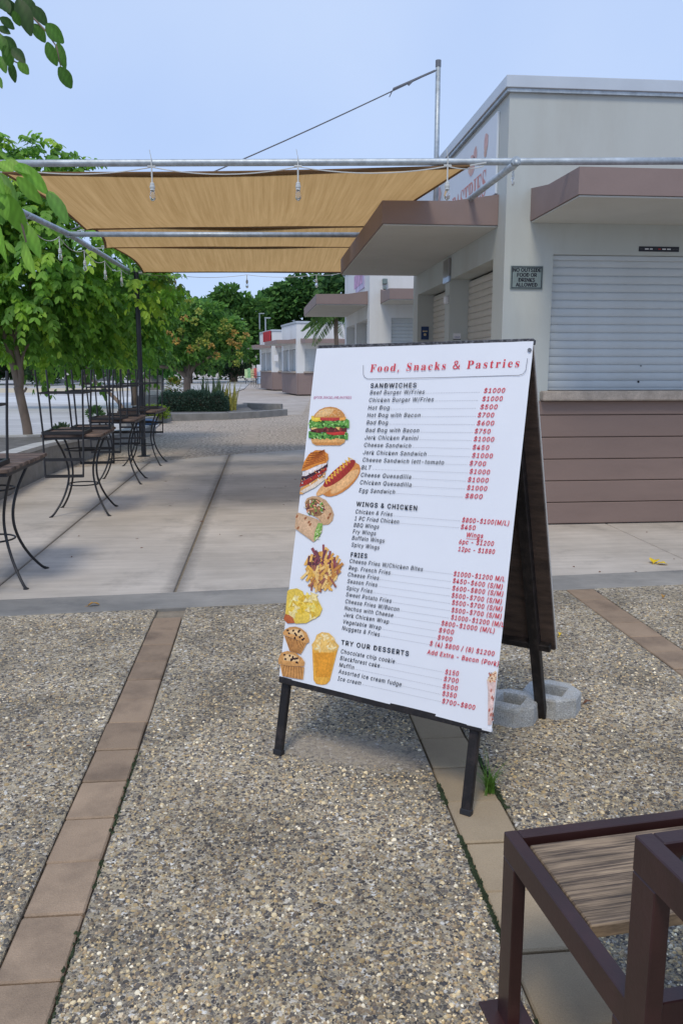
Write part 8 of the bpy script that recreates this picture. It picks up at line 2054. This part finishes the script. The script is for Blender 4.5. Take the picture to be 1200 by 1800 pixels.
def blades(label, spots, m_, name='snake_plant'):
    p0 = spots[0]; t = thing(name, label, 'plant', (p0[0], p0[1], .14))
    for x, y, h, lean, w in spots:
        q = MB(); vs = []; n = 6
        tw = random.uniform(-.6, .6)
        for i in range(n + 1):
            f = i / n; ww = w * (1 - f ** 3) * (.75 + .25 * math.sin(math.pi * f)) + .002; a = tw + f * .7
            c = Vector((x + lean * f * f, y, .12 + h * f)); s_ = Vector((math.cos(a), math.sin(a), 0)) * ww; vs += [c - s_, c + Vector((-s_.y, s_.x, 0)) * .25, c + s_]
        q.add(vs, [(3 * i + k, 3 * i + 1 + k, 3 * i + 4 + k, 3 * i + 3 + k) for i in range(n) for k in (0, 1)]); q.build('leaf', m_, t)
    return t
sp_ = []
for k in range(34):
    px = random.uniform(352, 392); Yk = random.uniform(26.8, 28.2); x = (px - 465) / 1430 * Yk; sp_.append((x, Yk, random.uniform(.7, 1.25), random.uniform(-.12, .12), random.uniform(.022, .034)))
blades('clump of dark upright snake plants behind the hedge', sp_, mat('snake_leaf', (.06, .10, .035), .45, .45, 9, stretch=(1, 1, 3)))
sp_ = []
for k in range(30):
    px = random.uniform(390, 415); Yk = random.uniform(26.2, 27.6); x = (px - 465) / 1430 * Yk; sp_.append((x, Yk, random.uniform(.5, 1.0), random.uniform(-.05, .22), random.uniform(.022, .034)))
blades('clump of yellow-edged snake plants at the right end of the planter', sp_, mat('snake_leaf_yellow', (.30, .28, .06), .45, .5, 9, stretch=(1, 1, 3)))

def far_tree(label, base, stems, lobes, per, L, W, cols, name='tree', bark='bark_dark', m_='leaf_far', flowers=None, up=.3):
    t = thing(name, label, 'tree', base)
    trunk(t, stems, M[bark]); leaf_object('crown', simple_leaves(lobes, per, L, W, cols, up=up), M[m_], t)
    if flowers:
        out = []
        for c, r, cl in flowers:
            r = r * .62; n = 30; P, d = lobe_points(n, c, (r, r, r * .8), .4, .4)
            out.append(leaf_arrays(P, d + rng.normal(size=(n, 3)) * .3, d + np.array([0, 0, .6]), np.full(n, .09), np.full(n, .07), palette(n, cl, .3)))
        leaf_object('blossom', out, M['flower'], t)
    return t
# tree with orange blossom
Yo = 28.5
ob = aty(328, 712, Yo); ob.z = .1
T3 = lambda x, y, d=0: aty(x, y, Yo + d)
ORG = [(.52, .33, .07), (.46, .33, .10), (.55, .36, .12)]; YEL = [(.40, .42, .08), (.34, .40, .08)]
fl = []
for x, y, r in ((395, 568, 9), (404, 577, 7), (425, 598, 9), (418, 608, 8), (412, 586, 7), (390, 582, 8), (352, 600, 8), (362, 603, 8), (372, 610, 6), (334, 614, 8), (345, 612, 7), (300, 540, 8), (290, 548, 7), (285, 560, 8), (268, 562, 9), (282, 535, 7), (325, 560, 8), (342, 565, 8), (330, 532, 8), (350, 548, 6), (420, 625, 8), (380, 625, 7), (415, 640, 8), (245, 580, 6), (222, 650, 6), (365, 590, 6), (310, 600, 7), (298, 588, 7), (405, 600, 7), (432, 590, 6), (318, 582, 6)):
    fl.append((tuple(T3(x, y, -1.35 + random.uniform(-.3, .3))), r * Yo / 1430, random.choice([ORG, ORG, YEL, YEL])))
far_tree('round tree dotted with orange blossom standing in the planter hedge', ob,
         [([ob - Vector((0, 0, .1)), T3(329, 690), T3(329, 662)], [.16, .13, .12]), ([T3(329, 665), T3(312, 650), T3(290, 645), T3(262, 640), T3(240, 615)], [.09, .075, .06, .05, .02]), ([T3(331, 663), T3(343, 640), T3(347, 620), T3(352, 590)], [.085, .065, .05, .02]), ([T3(330, 663), T3(333, 640), T3(325, 615), T3(320, 580)], [.07, .05, .04, .02]), ([T3(340, 645), T3(365, 630), T3(390, 610)], [.05, .04, .015])],
         lob([(330, 582, 50), (275, 590, 48), (385, 600, 42), (305, 550, 32), (355, 555, 32), (408, 618, 26), (250, 565, 42), (395, 580, 26), (345, 625, 30), (290, 620, 30)], Yo), 1500, .16, .10, [(.16, .33, .07), (.19, .38, .08), (.23, .42, .08), (.12, .26, .07)], 'flowering_tree', 'bark', 'leaf', fl)
lb = atz(216, 719)
L3 = lambda x, y, d=0: aty(x, y, lb.y + d)
far_tree('thin leaning tree whose bare trunk slants across the street behind the third bar table', lb, [([lb - Vector((0, 0, .05)), L3(208, 706), L3(185, 685), L3(150, 660), L3(112, 645), L3(85, 625)], [.075, .07, .065, .06, .05, .03])],
         lob([(70, 605, 40), (125, 600, 45), (20, 600, 40), (170, 605, 38), (215, 610, 35)], lb.y), 1100, .22, .13, YOUNG + GREEN, 'leaning_tree', 'bark', 'leaf')
gb = aty(235, 690, 33.5); gb.z = 0
far_tree('green tree behind the dark sail post', gb, [([gb, aty(236, 640, 33.5), aty(232, 600, 33.5)], [.12, .1, .06])], lob([(215, 570, 50), (255, 600, 45), (200, 620, 38), (240, 540, 40), (270, 640, 28)], 33.5), 1400, .2, .12, [(.12, .31, .07), (.10, .26, .06), (.15, .36, .07)], 'tree', 'bark', 'leaf')
# trees beyond the kiosks
def big(label, x, Y, lst, cols, per=170, L=.62, W=.42):
    b = aty(x, 650, Y); b.z = 0
    top = min(l[1] for l in lst)
    return far_tree(label, b, [([b, aty(x, 625, Y), aty(x - 6, 580, Y), aty(x - 4, top + 10, Y)], [.45, .38, .28, .1]), ([aty(x, 625, Y), aty(x + 20, 590, Y), aty(x + 30, 560, Y)], [.25, .2, .1])], lob(lst, Y), per, L, W, cols, up=.5)
big('spreading far tree left of the dark trees, flat-topped against the sky', 410, 88, [(405, 535, 28), (385, 555, 28), (440, 550, 30), (420, 580, 36), (385, 595, 30), (450, 590, 28), (420, 615, 34), (365, 600, 26), (375, 625, 28)], [(.106, .237, .056), (.088, .194, .053), (.150, .300, .062)])
big('tall dark far tree right of the flat-topped one', 515, 92, [(540, 512, 26), (515, 520, 28), (555, 540, 30), (500, 545, 30), (530, 560, 34), (490, 575, 28), (560, 580, 30), (520, 600, 36), (480, 600, 30), (475, 540, 24)], [(.062, .150, .044), (.081, .188, .053), (.125, .263, .062)])
big('darkest far tree directly behind the second kiosk canopy', 610, 84, [(610, 510, 32), (640, 530, 32), (590, 540, 32), (625, 560, 34), (585, 575, 30), (650, 495, 26), (600, 600, 34), (575, 520, 18), (660, 560, 30)], [(.040, .103, .035), (.056, .131, .043), (.088, .188, .050)])
big('far tree showing between the orange-flowered tree and the sail', 330, 80, [(345, 565, 30), (315, 545, 30), (335, 590, 36), (300, 580, 30), (290, 540, 24), (355, 610, 32), (300, 620, 32)], [(.065, .16, .045), (.085, .2, .05)])
big('far tree behind the leaning tree', 150, 75, [(130, 600, 45), (190, 590, 50), (60, 600, 45), (230, 560, 40), (20, 590, 50), (-40, 590, 50), (90, 560, 45), (160, 550, 45)], [(.065, .16, .045), (.085, .2, .05), (.07, .16, .04)])
# palms
def palm(label, base, top, n, Lf, droop, cols, seg=9, leafL=.4, leafW=.05, r=.12):
    t = thing('palm', label, 'palm', base); base = Vector(base); top = Vector(top)
    q = MB(); q.tube([base.lerp(top, k / 6) + Vector((.06 * math.sin(k), 0, 0)) for k in range(7)], [r * (1.1 - .05 * k) for k in range(7)], 9); q.build('trunk', M['bark'], t, smooth=True)
    for k in range(n):
        a = 2.4 * k; el = .9 - 1.15 * (k / n); d = Vector((math.cos(a) * math.cos(el), math.sin(a) * math.cos(el), math.sin(el))); pts = []
        for i in range(seg + 1):
            f = i / seg; pts.append(top + d * (Lf * f) + Vector((0, 0, -droop * Lf * f * f)))
        out = []; P = []; D = []; N = []
        for i in range(1, seg * 4):
            f = i / (seg * 4); p = top + d * (Lf * f) + Vector((0, 0, -droop * Lf * f * f)); tn = (d + Vector((0, 0, -2 * droop * f))).normalized(); sd = tn.cross(Vector((0, 0, 1))).normalized()
            for s in (-1, 1):
                P.append(p); D.append(sd * s * .8 + tn * .55 + Vector((0, 0, -.35 + random.uniform(-.15, .15)))); N.append(Vector((0, 0, 1)) + sd * s * .3)
        m_ = len(P); P, D, N = (np.array([tuple(v) for v in z]) for z in (P, D, N))
        ff = np.repeat(np.arange(1, seg * 4) / (seg * 4), 2); ls = leafL * (np.sin(np.pi * (.15 + .8 * ff)))
        V, C = leaf_arrays(P, D, N, ls, np.full(m_, leafW), palette(m_, cols, .2))
        F = ((np.arange(m_) * 6)[:, None, None] + LQ[None]).reshape(-1, 4); np_mesh('frond', V.reshape(-1, 3), F, M['leaf'], C, parent=t)
pt_ = aty(592, 552, 29); palm('young palm with drooping fronds between the second and the distant kiosk', (pt_.x + .1, 29, 0), pt_, 15, 1.35, .62, [(.10, .20, .05), (.07, .15, .04), (.14, .24, .06)], leafL=.5, leafW=.045, r=.09)
pt_ = aty(582, 494, 95); palm('far palm crown rising above the dark trees', (pt_.x, 95, 0), pt_, 16, 2.6, .45, [(.022, .055, .022), (.03, .07, .025)], leafL=1.0, leafW=.12, r=.2)
wd_ = hedge('far-off belt of dark shrubs and trees closing the view across the street', -120, 480, 606, 654, 104, 6, .8, [(.05, .12, .035), (.07, .16, .045), (.04, .09, .03)], 12000, 'far_shrubs', 'shrubs')
# hedges and lawn far left
hedge('low far hedge left of the forked tree trunk', -30, 62, 640, 664, 78, 3, .3, [(.04, .10, .03), (.055, .13, .035)], 1800)
hedge('far clipped bushes just right of the forked tree trunk', 50, 88, 645, 668, 70, 2.5, .28, [(.03, .075, .028), (.04, .095, .03)], 900, 'bush', 'bush')
hedge('dark far hedge left of the bar chairs by the farthest kiosk', 400, 431, 645, 661, 82, 2, .25, [(.012, .03, .014), (.02, .045, .016)], 900)
lw = MB(); lw.prism([(-60, 66), (-22, 66), (-23, 76), (-60, 78)], -.01, .006); tag(lw.build('lawn', mat('lawn_green', (.09, .20, .035), .95, .25, 2, .4, 20)), kind='stuff')
q = MB(); a = atz(70, 676); b = atz(210, 668); q.bar((a.x, a.y, .2), (b.x, b.y, .2), .4, .42, c=.03); tag(q.build('low_wall', M['kerb']), 'low grey wall along the far side of the street', 'wall')
# small plants near the wall
def tuft(label, p, n, h, cols, name='small_plant'):
    t = thing(name, label, 'plant', p); P, d = lobe_points(n, (p[0], p[1], p[2] + h * .5), (h * .6, h * .6, h * .5), .2, .3)
    leaf_object('foliage', [leaf_arrays(P, d + np.array([0, 0, .4]), d + rng.normal(size=(n, 3)) * .4, np.full(n, h * .35), np.full(n, h * .14), palette(n, cols, .3))], M['leaf'], t)
p = atz(150, 787); tuft('small pale weed at the foot of the planter wall under the second bar table', (p.x, p.y, 0), 120, .16, [(.30, .33, .2), (.12, .2, .06), (.5, .5, .42)])
p = atz(168, 738, .2); tuft('green grass tuft behind the planter wall between the second and third bar tables', (p.x, p.y, .2), 260, .3, [(.10, .20, .06), (.08, .15, .05)])
p = atz(120, 768, .36); tuft('small grey-green plant growing in the planting bed', (p.x - .1, p.y, .34), 160, .22, [(.07, .13, .06), (.12, .18, .1)])
# blue bundle on the wall end
p = atz(256, 750, .24)
t = thing('blue_bundle', 'blue plastic bundle lying on the far end of the planter wall', 'bundle', (-2.62, 18.6, .24))
q = MB(); q.lathe((-2.62, 18.55, .24), [(.22, 0), (.26, .04), (.22, .09), (.12, .13), (.02, .14)], 10); q.build('sheet', mat('blue_plastic', (.06, .12, .22), .4, .3, 9), t, smooth=True)
# concrete seat block and pot behind the planter
a = aty(249, 692, 33); b = aty(284, 659, 33)
t = thing('stepped_block', 'stepped grey concrete block behind the planter, left of the flower pot', 'concrete block', ((a.x + b.x) / 2, 33, 0))
q = MB(); q.box(a.x, b.x, 33, 33.8, 0, b.z, .03); q.build('block', M['kerb'], t)
q = MB(); q.box(a.x - .1, b.x + .1, 32.5, 32.99, 0, .42, .03); q.build('step', M['kerb'], t); q = MB(); q.box(a.x + .25, b.x + .05, 32.6, 32.95, .425, .62, .02); q.build('pale_slab', M['cap'], t)
pp = aty(308, 690, 31.5); pp.z = 0
t = thing('flower_pot', 'terracotta pot with a bright leafy plant behind the hedge', 'flower pot', pp)
q = MB(); q.lathe(pp + Vector((0, 0, .15)), [(.16, 0), (.22, .30), (.25, .31), (.25, .36), (.20, .36)], 14); q.build('pot', M['orange_pot'], t)
n = 220; P, d = lobe_points(n, (pp.x, pp.y, .75), (.32, .3, .3), .3, .3); leaf_object('foliage', [leaf_arrays(P, d, d + np.array([0, 0, .5]), np.full(n, .18), np.full(n, .07), palette(n, [(.2, .3, .04), (.35, .25, .05), (.1, .2, .04)], .3))], M['leaf'], t)
# far clutter by the last kiosk
c = copy_tree(tb0); p = atz(456, 681.5); c.location = (p.x, p.y, 0); c.rotation_euler = (0, 0, R(20)); c['label'] = 'far bar table beside the farthest kiosk'; c['group'] = 'far bar furniture'
for i, (px, py, lab) in enumerate(((448, 680, 'far upright bar stool left of the far bar table'), (466, 679, 'far upright bar stool against the farthest kiosk'))):
    s_ = copy_tree(st0); p = atz(px, py); s_.location = (p.x, p.y, .63); s_.rotation_euler = (math.pi, 0, R(30 + 60 * i)); s_['label'] = lab; s_['group'] = 'far bar furniture'
p = atz(440, 676)
t = thing('poster_stand', 'small far poster stand printed in green, yellow and red panels', 'sign', (p.x, p.y + 3, 0))
x, y = p.x, p.y + 3
for i, (nm, col) in enumerate((('pale_print', (.45, .60, .30)), ('green_print', (.22, .42, .2)), ('yellow_print', (.52, .48, .25)), ('red_print', (.5, .12, .1)))):
    q = MB(); q.box(x - .55 + i * .28, x - .272 + i * .28, y - .03, y + .03, .55, 1.35 + .1 * (i % 2), .008); q.build('print_panel', mat(nm, col, .6, .4, 4), t)
q = MB(); q.box(x - .5, x - .45, y - .02, y + .02, 0, .549); q.box(x + .45, x + .5, y - .02, y + .02, 0, .549); q.build('leg', M['black_metal'], t)
t = thing('white_cabinet', 'far pale blue and white upright cabinet beside the poster stand', 'cabinet', (x + .75, y + .5, 0))
q = MB(); q.box(x + .55, x + .95, y + .3, y + .7, 0, 1.1, .02); q.build('body', mat('pale_blue_paint', (.40, .52, .65), .5, .1), t); q = MB(); q.box(x + .56, x + .94, y + .31, y + .69, 1.105, 1.75, .02); q.build('upper_body', M['white'], t)
a = aty(410, 660, 98); 
t = thing('far_building', 'tiny far white building with a dark red opening beyond the planter', 'building', (a.x, 98, 0))
q = MB(); q.box(a.x, a.x + 2.6, 98, 102, 0, 2.6); q.build('wall', M['wall_white'], t); q = MB(); q.box(a.x - .2, a.x + 2.8, 97.8, 102.2, 2.605, 2.85, .03); q.build('roof', M['cap'], t)
q = MB(); q.box(a.x + 1.3, a.x + 2.2, 97.94, 97.99, 1.0, 2.2); q.build('window', mat('dark_red_opening', (.08, .02, .025), .6), t)
for px, y0, Y, lab in ((456, 552, 86, 'thin far lamp pole in front of the flat-topped tree'), (466.5, 560, 80, 'second thin far lamp pole, just right of the first one')):
    p = aty(px, y0, Y); t = thing('lamp_pole', lab, 'lamp pole', (p.x, Y, 0)); q = MB(); q.tube([(p.x, Y, 0), (p.x, Y, p.z)], .07, 8); q.build('pole', M['galv'], t); q = MB(); q.box(p.x - .1, p.x + .5, Y - .1, Y + .1, p.z, p.z + .1, .02); q.build('lamp', M['galv'], t)
p = atz(420, 665); t = thing('slim_tree_trunk', 'bare slim trunk of a small far tree right of the dark hedge', 'tree', (p.x, p.y, 0)); q = MB(); q.tube([(p.x, p.y, 0), (p.x - .05, p.y, 1.2), (p.x + .1, p.y, 2.6)], [.13, .11, .08], 8); q.build('trunk', M['bark'], t)
n = 500; P, d = lobe_points(n, (p.x, p.y, 3.2), (1.1, 1.1, .8), .4, .3); leaf_object('crown', [leaf_arrays(P, d, d + np.array([0, 0, .5]), np.full(n, .3), np.full(n, .18), palette(n, DARK, .3))], M['leaf'], t)
